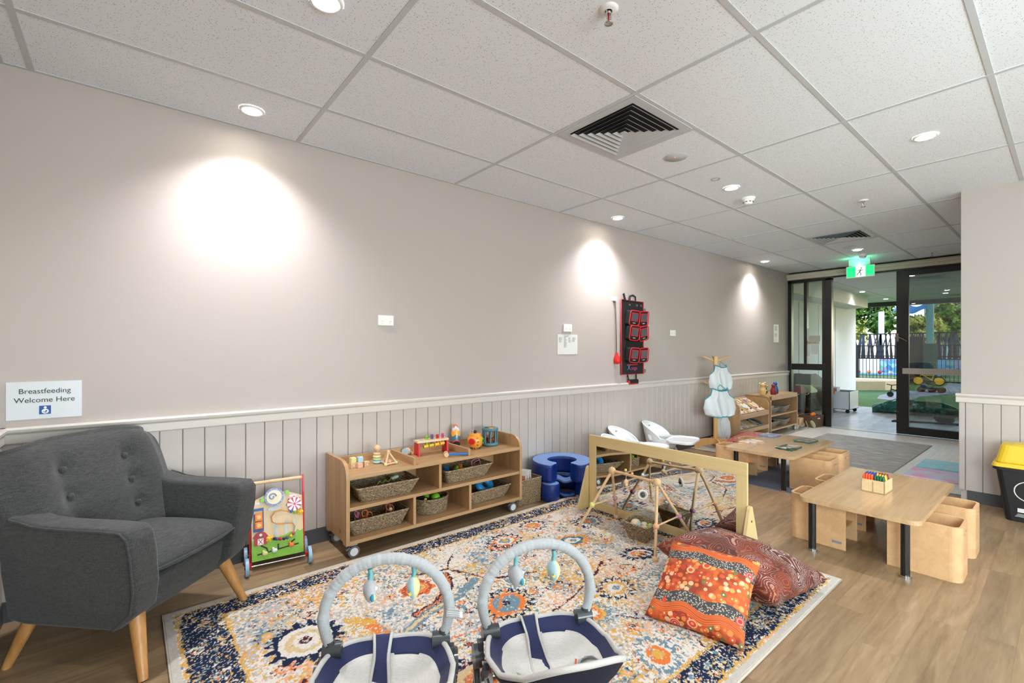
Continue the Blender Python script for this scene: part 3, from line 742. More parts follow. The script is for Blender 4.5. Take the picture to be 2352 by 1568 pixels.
basket('woven basket with a blue toy on the lower right of the toy shelf', (SX0+1.14, 2.975, zb), .04, .32, .17, .41, .24, .095)
# contents
def toy(name, label, cat, mb, mat, loc, rz=0, group=None, rot=None, **k):
    o = ob(name, mb, mat, **k); return tag(o, label, cat, group, loc, None if rot else rz, rot)
GRN = C('lime_green', (120, 190, 40), .35); YEL = C('toy_yellow', (238, 200, 50), .4); RED = C('toy_red', (205, 30, 36), .4); BLU = C('toy_blue', (28, 110, 190), .4)
ORA = C('toy_orange', (240, 125, 40), .4); PNK = C('toy_pink', (215, 120, 150), .45); NAVY = C('toy_navy', (24, 40, 92), .4)
NATW = wood('natural_wood', (232, 200, 160), (212, 172, 128), 'z', .45, 2)
PY = C('pastel_yellow', (226, 220, 150), .5); PB = C('pastel_blue', (176, 208, 218), .5); PP = C('pastel_pink', (228, 184, 158), .5); PG = C('pastel_green', (186, 208, 158), .5)
for i, (dx, dy, z, r) in enumerate(((.02, -.04, .125, .034), (-.01, .03, .118, .028), (.075, -.065, .11, .022))):
    toy('green_ball', ['large green ball in the round basket of the toy shelf', 'green ball half hidden behind the large green ball in the round basket', 'small green ball at the right rim of the round basket'][i], 'ball', MB().ball((0, 0, 0), r), GRN, (SX0+.685+dx, 2.99+dy, zb+z-.03), group='green balls in the round basket')
toy('toy_duck', 'small yellow toy in the round basket of the toy shelf', 'toy', MB().ball((0, 0, 0), .018).ball((.012, 0, .018), .011), YEL, (SX0+.60, 2.93, zb+.085))
toy('blue_block_toy', 'dark blue toy at the left of the round basket', 'toy', MB().ball((0, 0, 0), .04, sc=(1.3, 1, .6)), NAVY, (SX0+.63, 3.0, zb+.075))
m = MB(); m.grid(lambda u, v: ((.05+.026*math.cos(2*PI*v))*math.cos(2*PI*u)*1.25, (.05+.026*math.cos(2*PI*v))*math.sin(2*PI*u), .026*math.sin(2*PI*v)), 32, 14, True, True)
toy('blue_ring_toy', 'chunky blue ring toy in the lower right basket', 'toy', m, C('ring_blue', (40, 130, 190), .4), (SX0+1.15, 2.96, zb+.10), rot=(.9, .1, .2))
toy('green_bead_toy', 'pale green toy behind the blue ring in the lower right basket', 'toy', MB().ball((0, 0, 0), .03, sc=(1.4, 1, .7)), C('teal', (70, 170, 150), .4), (SX0+1.21, 3.04, zb+.10))
for i, (dx, dy, z, c, l) in enumerate(((.12, -.02, .11, PNK, 'pink looped ring in the upper right basket'), (.135, -.015, .095, C('mauve', (160, 100, 130), .4), 'mauve looped ring leaning behind the pink one in the upper right basket'), (.04, .03, .10, C('dark_ring', (70, 90, 80), .4), 'dark looped ring at the back of the upper right basket'))):
    toy('loop_toy', l, 'toy ring', MB().tube([(.04*math.cos(a), .006*math.sin(3*a), .04*math.sin(a)) for a in [2*PI*k/28 for k in range(28)]], .0035, n=6, closed=True), c, (SX0+.925+dx, 2.945+dy, zm+z-.02), rot=(.2, 0, .3*i), group='rings in the upper right basket')
for i, (dx, c, l) in enumerate(((-.06, GRN, 'green triangle block in the upper right basket'), (-.02, ORA, 'orange triangle block in the upper right basket'), (-.13, BLU, 'blue frame block in the upper right basket'))):
    toy('triangle_block', l, 'block', MB().prism([(-.03, -.02), (.03, -.02), (0, .03)], 'xz', -.012, .012), c, (SX0+.925+dx, 2.92+.01*i, zm+.075), rz=.3*i)
for i, (dx, c, l) in enumerate(((-.06, ORA, 'orange rings rattle in the lower left basket'), (.10, C('coral', (210, 90, 60), .4), 'coral looped rattle with a cream bead in the lower left basket'), (-.12, PNK, 'pink rattle at the left of the lower left basket'))):
    m = MB()
    for k in range(3): m.tube([(.02*math.cos(2*PI*k/3)+.02*math.cos(a), .02*math.sin(a)*.4, .02*math.sin(2*PI*k/3)+.02*math.sin(a)) for a in [2*PI*j/18 for j in range(18)]], .0035, n=5, closed=True)
    toy('ring_rattle', l, 'rattle', m, c, (SX0+.24+dx, 2.93, zb+.095-.01*(i == 0)), rz=.4*i, group='rattles in the lower left basket')
toy('cream_bead', 'round cream bead between the coral loops in the lower left basket', 'bead', MB().ball((0, 0, 0), .014), NATW, (SX0+.34, 2.915, zb+.098))
m = MB()
for k in range(3): m.tube([(-.07+.045*k, 0, .0), (-.05+.045*k, 0, .022), (-.025+.045*k, 0, 0)], .003, n=6)
toy('yellow_stick_toy', 'thin yellow-green zigzag toy in the upper left basket', 'toy', m, C('olive_yellow', (160, 170, 60), .4), (SX0+.31, 2.92, zm+.075), rz=.2)
toy('clear_bottle', 'small clear and green shaker in the upper left basket', 'shaker', MB().cyl((-.03, 0, 0), (.02, 0, .01), .014), C('pale_clear', (170, 190, 160), .15, coat=1), (SX0+.39, 2.95, zm+.085))
# ---------------------------------------------------------------- toys on top
ZT = .5045
def block(label, x, y, z, mat, rz=0, s=.034, ring=False):
    t = thing('wooden_block', label, 'block', (x, y, z), rz, group='small cube blocks')
    ob('cube', MB().bx(-s/2, s/2, -s/2, s/2, 0, s), mat, t, bevel=.003)
    if ring: ob('printed_ring', MB().tube([(.011*math.cos(a), -s/2-.0002, s/2+.011*math.sin(a)) for a in [2*PI*i/18 for i in range(18)]], .0012, n=4, closed=True), C('ring_brown', (150, 120, 90), .6), t)
block('plain wood cube with a circle, under the yellow cube', 1.135, 3.0, ZT, NATW, .15, ring=True)
block('peach cube in front of the pale blue cube', 1.172, 2.975, ZT, PP, .1)
block('plain wood cube with a circle, rightmost of the cubes', 1.218, 2.985, ZT, NATW, .2, ring=True)
block('pale yellow cube stacked on top at the left', 1.137, 3.0, ZT+.0342, PY, .1)
block('pale blue cube stacked on the peach cube', 1.182, 2.99, ZT+.0342, PB, -.1)
t_ = thing('stacking_ring_toy', 'pastel stacking ring tower with a wooden ball on top', 'stacking toy', (1.312, 3.02, ZT))
def torus(R, r, z, n=24): 
    return MB().grid(lambda u, v: ((R+r*math.cos(2*PI*v))*math.cos(2*PI*u), (R+r*math.cos(2*PI*v))*math.sin(2*PI*u), z+r*.9*math.sin(2*PI*v)), n, 10, True, True)
for i, (R, c) in enumerate(((.019, PB), (.0175, PG), (.0165, PY), (.0145, PP))): ob('stacking_ring', torus(R, .0105, .0105+.0185*i), c, t_)
ob('centre_peg', MB().cyl((0, 0, 0), (0, 0, .09), .007), NATW, t_); ob('top_ball', MB().ball((0, 0, .103), .023), NATW, t_)
t_ = thing('triangle_rattle', 'wooden pyramid rattle of sticks and pastel beads with a ball inside', 'rattle', (1.36, 2.945, ZT))
P = [(-.035, -.035, .009), (.045, -.025, .009), (-.02, .045, .009), (0, 0, .083)]
m = MB()
for i in range(4):
    for j in range(i): m.cyl(P[i], P[j], .0065, n=10)
ob('sticks', m, NATW, t_)
for p, c in zip(P, (PY, PG, PB, NATW)): ob('corner_bead', MB().ball(p, .0115, 12, 8), c, t_)
ob('inner_ball', MB().ball((.002, -.004, .018), .0165, 14, 10), PP, t_)
t_ = thing('disc_clatter', 'small wooden clatter toy of pastel discs left of the red bench', 'toy', (1.575, 3.11, ZT), .5)
for i, c in enumerate((PB, C('pastel_lilac', (205, 190, 205), .5), PY, PP)): ob('disc', MB().cyl((-.02+.012*i, 0, .028), (-.012+.012*i, 0, .028), .026-.001*i, n=20), c, t_, bevel=.002)
ob('wooden_handle', MB().tube([(.02, 0, .024), (.038, -.01, .02), (.05, -.02, .009), (.03, -.03, .0085)], .006), NATW, t_)
t_ = thing('hammer_bench', 'red and wood hammering bench with coloured pegs', 'toy', (1.74, 3.035, ZT), -.10)
BW = wood('birch_x', (236, 210, 168), (220, 190, 146), 'x', .45, 2)
ob('bench_top', MB().bx(-.125, .125, -.04, .04, .095, .11), BW, t_, bevel=.002)
for s in (-1, 1): ob('end_panel', MB().prism([(-.045, 0), (-.018, 0), (-.005, .016), (.005, .016), (.018, 0), (.045, 0), (.037, .095), (-.037, .095)], 'yz', s*.112-.006, s*.112+.006), RED, t_, bevel=.002)
for i, c in enumerate((GRN, C('violet', (105, 82, 130), .4), RED, C('magenta', (200, 60, 130), .4))):
    x = -.04+.043*i; pg = ob('peg', MB().cyl((x, -.005, .055), (x, -.005, .140+.003*(i % 2)), .0105, n=14), c, t_, bevel=.002)
    ob('peg_dot', MB().ball((x, -.0165, .126), .0035, 8, 6), C('dot_black', (25, 25, 25), .5), pg)
ob('hole_ring', MB().lathe([(.006, 0), (.012, .001), (.013, 0)], (-.083, -.005, .1101), 16), C('hole_blue', (120, 190, 210), .4), t_)
for i in range(4): ob('roller', MB().cyl((-.068+.043*i, -.014, .062+.003*i), (-.032+.043*i, -.014, .066+.003*i), .0125, n=16), YEL, t_, bevel=.002)
t_ = thing('toy_mallet', 'wooden mallet with a blue handle lying in front of the red bench', 'mallet', (1.775, 2.885, ZT), -.46)
ob('mallet_head', MB().cyl((0, -.028, .0175), (0, .028, .0175), .0175, n=8, smooth=False), NATW, t_)
ob('handle', MB().cyl((.012, 0, .0165), (.155, 0, .012), .0085, n=14), BLU, t_)
def bands(name, stops, axis='z', wave=.0, rough=.3, coat=.5):
    """colours by height in object space"""
    m, t, b = base(name); tc = t.nodes.new('ShaderNodeTexCoord'); sp = t.nodes.new('ShaderNodeSeparateXYZ'); t.links.new(tc.outputs['Object'], sp.inputs[0])
    f = sp.outputs[2]
    if wave:
        an = mathn(t, 'ARCTAN2', sp.outputs[1], sp.outputs[0]); f = mathn(t, 'ADD', f, mathn(t, 'MULTIPLY', mathn(t, 'SINE', mathn(t, 'MULTIPLY', an, 4)), wave))
    t.links.new(ramp(t, mathn(t, 'MULTIPLY', f, 4), [(max(0, z*4), c) for z, c in stops], 'CONSTANT'), b.inputs['Base Color'])
    b.inputs['Roughness'].default_value = rough; b.inputs['Coat Weight'].default_value = coat; return m
EGG = bands('egg_bands', [(0, (34, 30, 38)), (.05, (215, 70, 60)), (.06, (70, 116, 128)), (.10, (240, 168, 60)), (.14, (214, 222, 226)), (.165, (232, 96, 70))], wave=.008)
toy('wobble_egg', 'egg-shaped wobble toy in black, teal, orange and clear bands', 'toy', MB().lathe([(.0, 0), (.022, .002), (.038, .022), (.0415, .06), (.038, .10), (.029, .145), (.015, .175), (0, .186)], n=28), EGG, (2.0, 3.11, ZT))
t_ = thing('shape_sorter_pot', 'orange honey-pot shape sorter with red and green holes', 'toy', (2.10, 2.985, ZT-.0))
ob('pot_body', MB().lathe([(.036, .0), (.039, .012), (.052, .024), (.0635, .055), (.060, .082), (.046, .103), (.044, .110), (.0, .110)], n=30), C('pot_orange', (238, 160, 40), .3, coat=.6), t_)
m = MB()
for i in range(14): a = 2*PI*i/14; m.obx((.0385*math.cos(a), .0385*math.sin(a), .007), (.003, .008, .013), (0, 0, a))
ob('base_stripes', m, NAVY, t_)
ob('lid', MB().lathe([(.047, .104), (.048, .112), (.03, .118), (0, .12)], n=26), C('lid_orange', (232, 150, 40), .35), t_)
ob('lid_knob', MB().ball((0, 0, .130), .0135, 12, 8), C('dot_black', (25, 25, 25), .5), t_)
ob('red_spout', MB().cyl((-.045, -.035, .062), (-.066, -.042, .066), .021, .024, n=18), RED, t_, bevel=.003)
ob('green_hole_rim', MB().cyl((.034, -.043, .062), (.040, -.052, .062), .024, .021, n=20), GRN, t_)
ob('dark_hole', MB().cyl((.0385, -.051, .062), (.0405, -.0535, .062), .014, n=6), C('dot_black', (25, 25, 25), .5), t_)
m = MB()
for i in range(5): m.obx((-.014, -.058+.003*abs(i-2), .035+.013*i), (.017, .006, .0065), (0, 0, -.2))
ob('printed_stripes', m, NAVY, t_)
t_ = thing('cage_drum', 'teal cage drum with coloured balls between its bars', 'toy', (2.265, 3.01, ZT))
TEAL = C('drum_teal', (74, 122, 136), .35, coat=.4)
ob('drum_top', MB().lathe([(.062, .118), (.068, .125), (.068, .137), (.060, .142), (0, .142)], n=30), TEAL, t_)
ob('drum_base', MB().lathe([(.055, 0), (.066, .006), (.068, .018), (.060, .026), (0, .026)], n=30), TEAL, t_)
for i in range(8):
    a = 2*PI*i/8+.2; ob('bar', MB().cyl((.056*math.cos(a), .056*math.sin(a), .02), (.056*math.cos(a), .056*math.sin(a), .124), .006, n=10), TEAL, t_)
for (x, y, z, r, c) in ((-.02, -.02, .044, .016, ORA), (.012, -.025, .05, .019, C('ball_orange', (214, 90, 50), .3)), (.0, .03, .042, .015, RED)): ob('ball', MB().ball((x, y, z), r, 14, 10), c, t_)
ob('clear_drum', MB().cyl((0, 0, .03), (0, 0, .118), .047, n=24, cap=False), m_glass('toy_clear', (235, 240, 240), .02), t_)
for k, (x, y, c) in enumerate(((-.02, .02, C('dot_black', (25, 25, 25), .5)), (.028, .01, RED), (-.01, -.028, YEL))): ob('top_spot', MB().cyl((x, y, .1415), (x, y, .1435), .019, n=16), c, t_)
# tall basket beside the shelf, with magazines
basket('tall square woven basket with magazines right of the toy shelf', (2.575, 2.985, 0), .0, .26, .22, .27, .23, .20, group=None, cat='basket')
for i in range(3):
    t_ = thing('magazine', ['white magazine standing at the left of the tall basket', 'white and red magazine in the middle of the tall basket', 'pale magazine standing at the right of the tall basket'][i], 'magazine', (2.50+.05*i, 2.94+.02*i, .03), .2, group='magazines in the tall basket', rot=(0, .12-.1*i, .5))
    ob('pages', MB().bx(-.006, .006, -.07, .07, 0, .235), C('paper', (222, 222, 220), .35), t_); ob('cover_print', MB().bx(-.0075, -.006, -.06, .06, .12, .2), C('print_red', (190, 120, 110), .5), t_)
# ================================================================ ACTIVITY WALKER
t_ = thing('activity_walker', 'wooden push-along activity walker with a farm scene between armchair and toy shelf', 'baby walker', (.69, 2.99, 0), -.13)
FACE = wood('walker_birch', (226, 200, 158), (212, 184, 140), 'z', .4, 1.4)
tilt = at((0, 0, .055), (math.radians(-12), 0, 0))
def tm(): m = MB(); m.T = tilt; return m
prof = [(-.137, 0), (.137, 0), (.137, .33)]+[(.137-.274*i/12, .33+.042*math.sin(PI*i/12)) for i in range(1, 12)]+[(-.137, .33)]
brd = ob('front_board', tm().prism(prof, 'xz', -.006, .006), FACE, t_, bevel=.002)
grass = [(-.137, .0), (.137, 0), (.137, .135), (.12, .125), (.105, .138), (.09, .122), (.07, .13), (.04, .118), (0, .112), (-.05, .118), (-.09, .11), (-.137, .115)]
ob('grass_print', tm().prism(grass, 'xz', -.0066, -.0058), C('grass_print', (128, 186, 40), .4), t_)
for s in (-1, 1): ob('side_rail', MB().prism([(.03, .04), (.05, .40), (.075, .50), (.095, .50), (.08, .38), (.07, .04)], 'yz', s*.143-.005, s*.143+.005), RED, t_, bevel=.003)
ob('push_handle', MB().cyl((-.143, .083, .485), (.143, .083, .485), .0105, n=16), NATW, t_)
WB = C('wheel_blue', (150, 186, 214), .4)
for x, y in ((-.163, -.045), (.163, -.045), (-.163, .13), (.163, .13)):
    w = ob('wheel', MB().cyl((x-.009, y, .048), (x+.009, y, .048), .048, n=28), WB, t_, bevel=.004); ob('wheel_hub', MB().cyl((x-.013, y, .048), (x+.013, y, .048), .011, n=12), C('dark_metal', (50, 48, 46), .4), w)
ob('axle', MB().cyl((-.16, -.045, .048), (.16, -.045, .048), .0035).cyl((-.16, .13, .048), (.16, .13, .048), .0035), CHROME, t_)
for s in (-1, 1): ob('axle_block', MB().bx(s*.148-.008, s*.148+.008, -.052, -.036, .04, .066), RED, t_)
ob('floor_board', MB().bx(-.135, .135, .0, .15, .062, .072), FACE, t_)
ck = ob('clock_disc', tm().cyl((-.018, -.007, .345), (-.018, -.024, .345), .052, n=32), C('clock_blue', (134, 148, 196), .45), t_, bevel=.003)
ob('clock_face', tm().cyl((-.018, -.0245, .345), (-.018, -.0255, .345), .041, n=28), C('clock_cream', (238, 228, 196), .5), ck)
ob('clock_spiral', tm().tube([(-.028+.022*math.cos(a)*(1-a/9), -.0262, .348+.022*math.sin(a)*(1-a/9)) for a in [i*.4 for i in range(18)]], .004, n=5), C('clock_blue', (134, 148, 196), .45), ck)
m = tm()
for i in range(10): a = 2*PI*i/10; m.ball((-.018+.046*math.cos(a), -.0246, .345+.046*math.sin(a)), .0028, 6, 4)
ob('clock_dots', m, WHITE, ck)
for x, z in ((-.080, .337), (.052, .362)): ob('green_peg', tm().cyl((x, -.004, z), (x, -.022, z), .0125, n=16), GRN, t_, bevel=.002)
fl_ = []
for i in range(8):
    a = 2*PI*i/8; b = 2*PI*(i+.5)/8; fl_ += [(.092+.047*math.cos(a), .287+.047*math.sin(a)), (.092+.036*math.cos(b), .287+.036*math.sin(b))]
fw = ob('flower_disc', tm().prism(fl_, 'xz', -.018, -.008), C('flower_pink', (204, 34, 98), .4), t_, bevel=.001)
m = tm()
for i in range(8):
    a = 2*PI*i/8; ca, sa = math.cos(a), math.sin(a); q = lambda r, w: (.092+r*ca-w*sa, .287+r*sa+w*ca)
    m.prism([q(.007, -.002), q(.040, -.009), q(.040, .009), q(.007, .002)], 'xz', -.0195, -.0178)
ob('flower_petals', m, WHITE, fw)
ob('door_frame', tm().bx(-.128, -.074, -.016, -.006, .278, .292).bx(-.128, -.074, -.016, -.006, .162, .176).bx(-.128, -.124, -.014, -.006, .17, .285).bx(-.078, -.074, -.014, -.006, .17, .285), C('frame_blue', (30, 74, 140), .4), t_)
for z in (.197, .242):
    o2 = ob('animal_block', tm().bx(-.121, -.081, -.030, -.006, z-.019, z+.021), ORA, t_, bevel=.003)
    ob('animal_face', tm().ball((-.101, -.031, z), .013, 12, 8, (1, .15, 1)), C('face_peach', (246, 190, 120), .5), o2)
m = tm().tube([(.128, -.012, .235)]+[(.09, -.016, .238), (.06, -.02, .248), (.02, -.028, .262), (-.015, -.028, .258), (-.035, -.026, .235), (-.03, -.026, .205), (-.005, -.026, .188), (.04, -.028, .183), (.08, -.026, .178), (.09, -.02, .16), (.085, -.018, .125), (.06, -.016, .105), (.02, -.016, .098), (-.02, -.016, .108), (-.045, -.01, .115)], .0028, n=6)
ob('bead_wire', m, C('wire_orange', (226, 140, 50), .35), t_)
for x, z, c in ((.072, .246, BLU), (.092, .238, GRN), (.082, .118, C('magenta', (200, 60, 130), .4)), (.068, .106, YEL), (.048, .1, C('violet', (105, 82, 130), .4)), (.030, .098, NAVY), (.010, .1, RED), (-.006, .103, C('violet', (105, 82, 130), .4)), (-.02, .108, NAVY)): ob('bead', tm().ball((x, -.018, z), .009, 12, 8), c, t_)
for x, z in ((.122, .235), (-.048, .112)):
    m = tm().ball((x, -.01, z), .012, 12, 8, (1, .6, 1))
    for i in range(5): a = 2*PI*i/5; m.ball((x+.011*math.cos(a), -.009, z+.011*math.sin(a)), .009, 10, 6, (1, .5, 1))
    ob('yellow_flower', m, YEL, t_)
bn = ob('barn', tm().prism([(-.125, .085), (-.058, .085), (-.058, .125), (-.052, .13), (-.066, .15), (-.091, .165), (-.117, .15), (-.131, .13), (-.125, .125)], 'xz', -.012, -.006), C('barn_red', (176, 32, 40), .4), t_)
ob('barn_door', tm().bx(-.107, -.077, -.013, -.012, .087, .122), WHITE, bn)
m = tm()
m.obx((-.092, -.0135, .1045), (.003, .0008, .038), (0, .65, 0)).obx((-.092, -.0135, .1045), (.003, .0008, .038), (0, -.65, 0))
ob('barn_door_cross', m, MATS['barn_red'], bn)
ob('barn_window', tm().cyl((-.091, -.012, .142), (-.091, -.0135, .142), .008, n=16), WHITE, bn)
m = tm()
m.tube([(-.11, -.0068, .035), (.0, -.0068, .045), (.11, -.0068, .055)], .004, n=5).tube([(-.09, -.0068, .082), (-.06, -.0068, .062), (-.055, -.0068, .045)], .004, n=5).tube([(0, -.0068, .075), (0, -.0068, .045)], .004, n=5).tube([(.06, -.0068, .052), (.07, -.0068, .07), (.09, -.0068, .082)], .004, n=5)
ob('slider_slots', m, C('slot_brown', (60, 46, 36), .6), t_)
for x, z, c in ((-.07, .035, PY), (-.02, .042, WHITE), (.07, .055, ORA)): ob('animal_slider', tm().ball((x, -.014, z), .014, 12, 8, (1.1, .4, .9)).ball((x-.008, -.014, z+.013), .008, 10, 6, (1, .5, 1)), c, t_)
ob('side_picture', MB().bx(.1485, .1495, .05, .07, .12, .30), GRN, t_)
m = tm()
for x0, x1, z in ((-.12, -.08, .318), (-.055, .02, .278), (.06, .11, .335)):
    m.ball(((x0+x1)/2, -.0062, z), (x1-x0)/2, 16, 6, (1, .02, .35))
ob('cloud_print', m, C('cloud_print', (222, 222, 224), .5), t_)
m = tm()
for x in (-.01, .045, .09): m.bx(x-.006, x+.006, -.0066, -.0062, .125, .20)
ob('stream_print', m, C('stream_print', (190, 212, 220), .5), t_)
# ================================================================ PATTERNED RUG
RX0, RX1, RY0, RY1 = .13, 3.035, .815, 2.765
def fnoise(nx, ny, sc, seed):
    """smooth value noise on the rug grid, cell size sc metres"""
    r = np.random.default_rng(seed); W_, H_ = RX1-RX0, RY1-RY0
    gx_ = int(W_/sc)+3; gy_ = int(H_/sc)+3; g_ = r.random((gy_, gx_))
    xs = np.linspace(0, W_/sc, nx); ys = np.linspace(0, H_/sc, ny)
    xi = xs.astype(int); yi = ys.astype(int); fx_ = xs-xi; fy_ = ys-yi; fx_ = fx_*fx_*(3-2*fx_); fy_ = fy_*fy_*(3-2*fy_)
    a = g_[yi][:, xi]; b = g_[yi][:, xi+1]; c = g_[yi+1][:, xi]; d = g_[yi+1][:, xi+1]
    return (a*(1-fx_)+b*fx_)*(1-fy_)[:, None]+(c*(1-fx_)+d*fx_)*fy_[:, None]
def make_rug():
    st = .0042; nx = int((RX1-RX0)/st); ny = int((RY1-RY0)/st)
    X, Y = np.meshgrid(np.linspace(RX0, RX1, nx), np.linspace(RY0, RY1, ny))
    # hand-woven wobble
    wx = (fnoise(nx, ny, .03, 1)-.5)*.016+(fnoise(nx, ny, .012, 2)-.5)*.012; wy = (fnoise(nx, ny, .03, 3)-.5)*.016+(fnoise(nx, ny, .012, 4)-.5)*.012
    Xw, Yw = X+wx, Y+wy
    L = lambda c: np.array(lin(c)[:3])
    cream = L((232, 226, 216)); navy = L((36, 46, 72)); gold = L((222, 172, 84)); orange = L((228, 128, 66)); rust = L((188, 84, 56))
    plum = L((84, 40, 52)); slate = L((116, 144, 158)); teal_ = L((62, 108, 132)); peach = L((236, 178, 146)); sand = L((220, 196, 150)); grey = L((190, 190, 188))
    img = np.empty((ny, nx, 3)); img[:] = cream
    thread = rng.random((ny, nx)); fade = fnoise(nx, ny, .009, 9); fade2 = fnoise(nx, ny, .07, 10)
    # a pale speckled ground: threads of other colours show through
    for k, (c, p) in enumerate(((sand, .05), (peach, .035), (grey, .12), (slate, .03), (gold, .015))):
        n = fnoise(nx, ny, .010, 20+k); w = fnoise(nx, ny, .14, 40+k)
        img[(n*.65+w*.35) > 1-.30-p*.8] = c
    def put(mask, c, keep=.72):
        mk = mask & ((fade*.6+fade2*.2+thread*.2) < keep); img[mk] = c
    def sub(x, y, r):
        i0 = max(0, int((x-r-RX0)/st)-4); i1 = min(nx, int((x+r-RX0)/st)+4); j0 = max(0, int((y-r-RY0)/st)-4); j1 = min(ny, int((y+r-RY0)/st)+4)
        return slice(j0, j1), slice(i0, i1)
    def paint(sl, mask, c, keep):
        f = (fade[sl]*.55+fade2[sl]*.2+thread[sl]*.25) < keep
        reg = img[sl]; reg[mask & f] = c
    def rosette(x, y, R, cols, nlob=12, sq=1.0, rot=0, keep=.66, depth=.12):
        sl = sub(x, y, R*1.2*max(1, sq)); dx = Xw[sl]-x; dy = Yw[sl]-y
        c_, s_ = math.cos(rot), math.sin(rot); a = dx*c_+dy*s_; b = (-dx*s_+dy*c_)*sq
        r = np.hypot(a, b)/R; th_ = np.arctan2(b, a); w = 1-depth+depth*np.cos(nlob*th_)
        edges = np.linspace(1, 0, len(cols)+1)
        for i, c in enumerate(cols):
            if c is None: continue
            lo, hi = edges[i+1], edges[i]
            mul = w if i < 2 else 1
            paint(sl, (r < hi*mul) & (r >= lo*(w if i < 1 else 1)), c, keep)
    def line(pts, wd, c, keep=.6):
        P = np.array(pts)
        for (x0, y0), (x1, y1) in zip(P[:-1], P[1:]):
            r = math.hypot(x1-x0, y1-y0)/2+wd; sl = sub((x0+x1)/2, (y0+y1)/2, r)
            dx, dy = x1-x0, y1-y0; q = np.clip(((Xw[sl]-x0)*dx+(Yw[sl]-y0)*dy)/(dx*dx+dy*dy), 0, 1)
            paint(sl, np.hypot(Xw[sl]-x0-q*dx, Yw[sl]-y0-q*dy) < wd, c, keep)
    def vine(x, y, a, n, stp, curl, wd, c, keep=.6):
        pts = [(x, y)]
        for i in range(n):
            a += curl+rng.normal(0, .12); x += math.cos(a)*stp; y += math.sin(a)*stp; pts.append((x, y))
            if i % 3 == 1:
                s = rng.choice([-1, 1]); e = (x+math.cos(a+s*1.1)*.05, y+math.sin(a+s*1.1)*.05); line([(x, y), e], wd*.8, c, keep)
                rosette(e[0], e[1], rng.uniform(.012, .024), [[navy, orange][rng.integers(2)], [peach, gold, rust][rng.integers(3)]], 5, keep=.62, depth=.3)
        line(pts, wd, c, keep)
    # arabesque vines
    for i in range(46):
        vine(rng.uniform(RX0+.2, RX1-.2), rng.uniform(RY0+.15, RY1-.15), rng.uniform(0, 6.3), int(rng.integers(5, 12)), .045, rng.uniform(-.28, .28), rng.uniform(.0028, .0045), [plum, rust, plum, orange, slate][i % 5], .55)
    # leaf sprays: rows of small ovals
    for i in range(26):
        x, y, a = rng.uniform(RX0+.2, RX1-.2), rng.uniform(RY0+.15, RY1-.15), rng.uniform(0, 6.3); c = [navy, slate, teal_, rust, gold, plum][i % 6]
        for j in range(int(rng.integers(5, 14))):
            px, py = x+rng.normal(0, .05), y+rng.normal(0, .035); rosette(px, py, .0125, [c, None], 3, 1.6, a, .62)
    # small blossoms
    for i in range(140):
        x, y = rng.uniform(RX0+.2, RX1-.2), rng.uniform(RY0+.13, RY1-.13); R = rng.uniform(.016, .036)
        cols = [[navy, peach, orange], [orange, gold, plum], [slate, cream, gold], [gold, peach, navy], [plum, orange, peach], [teal_, slate, cream]][int(rng.integers(6))]
        rosette(x, y, R, cols, int(rng.integers(5, 9)), rng.uniform(.8, 1.4), rng.uniform(0, 3), .53, .28)
    # blossoms of middle size
    for i in range(36):
        x, y = rng.uniform(RX0+.22, RX1-.22), rng.uniform(RY0+.15, RY1-.15); R = rng.uniform(.045, .075)
        cols = [[slate, navy, slate, gold, peach], [orange, gold, rust, cream], [navy, cream, slate, orange, gold], [gold, sand, orange, plum], [plum, rust, orange, peach, navy]][i % 5]
        rosette(x, y, R, cols, int(rng.integers(6, 10)), rng.uniform(.7, 1.5), rng.uniform(0, 3), .52, .2)
    # the big motifs where they lie
    rosette(.60, 2.13, .17, [navy, navy, cream, sand, cream, plum], 16, 1.05, .4, .72)
    rosette(1.46, 1.80, .165, [navy, sand, orange, slate, slate, navy], 18, 1.25, .2, .72)
    rosette(1.19, 2.22, .13, [cream, orange, rust, orange, gold, navy], 8, 1.2, .3, .66)
    rosette(1.93, 2.40, .13, [navy, cream, orange, cream, slate, gold], 14, 1.2, .1, .66)
    rosette(2.25, 2.48, .12, [navy, cream, orange, gold], 12, 1.2, 0, .6)
    rosette(2.28, 2.12, .14, [orange, gold, teal_, cream, slate], 16, 1.4, -.2, .68)
    rosette(1.72, 1.47, .12, [slate, gold, orange, cream], 10, 1.3, .5, .62)
    rosette(2.45, 1.72, .14, [navy, navy, cream, orange, gold], 14, 1.6, -.3, .64)
    rosette(2.62, 2.28, .15, [navy, cream, slate, orange], 16, 1.5, .2, .62)
    rosette(2.0, 1.55, .13, [navy, cream, gold, cream, slate], 14, 1.3, .4, .62)
    rosette(1.05, 1.45, .17, [navy, plum, sand, orange, cream], 16, 1.1, 0, .68)
    rosette(.45, 1.55, .15, [orange, gold, slate, navy, cream], 12, 1.2, 1, .66)
    rosette(.72, 1.72, .10, [plum, gold, sand, navy], 10, 1.2, 1, .66)
    rosette(2.15, 1.15, .15, [navy, cream, orange, slate], 14, 1.3, 1, .62)
    rosette(1.7, 1.1, .13, [slate, cream, orange, gold], 14, 1.3, 1, .62)
    rosette(.95, 1.13, .16, [orange, gold, navy, cream], 12, 1.3, 1, .66)
    rosette(.62, 1.25, .12, [slate, cream, orange, navy], 12, 1.3, 1, .66)
    # curved band of plum and peach beads
    P = [(1.10+.30*math.cos(a), 2.42+.42*math.sin(a)) for a in [math.radians(-95+9*i) for i in range(9)]]
    line(P, .030, plum, .75); line(P, .017, orange, .62)
    P = [(.72+.20*math.cos(a), 1.98+.20*math.sin(a)) for a in [math.radians(150+12*i) for i in range(8)]]
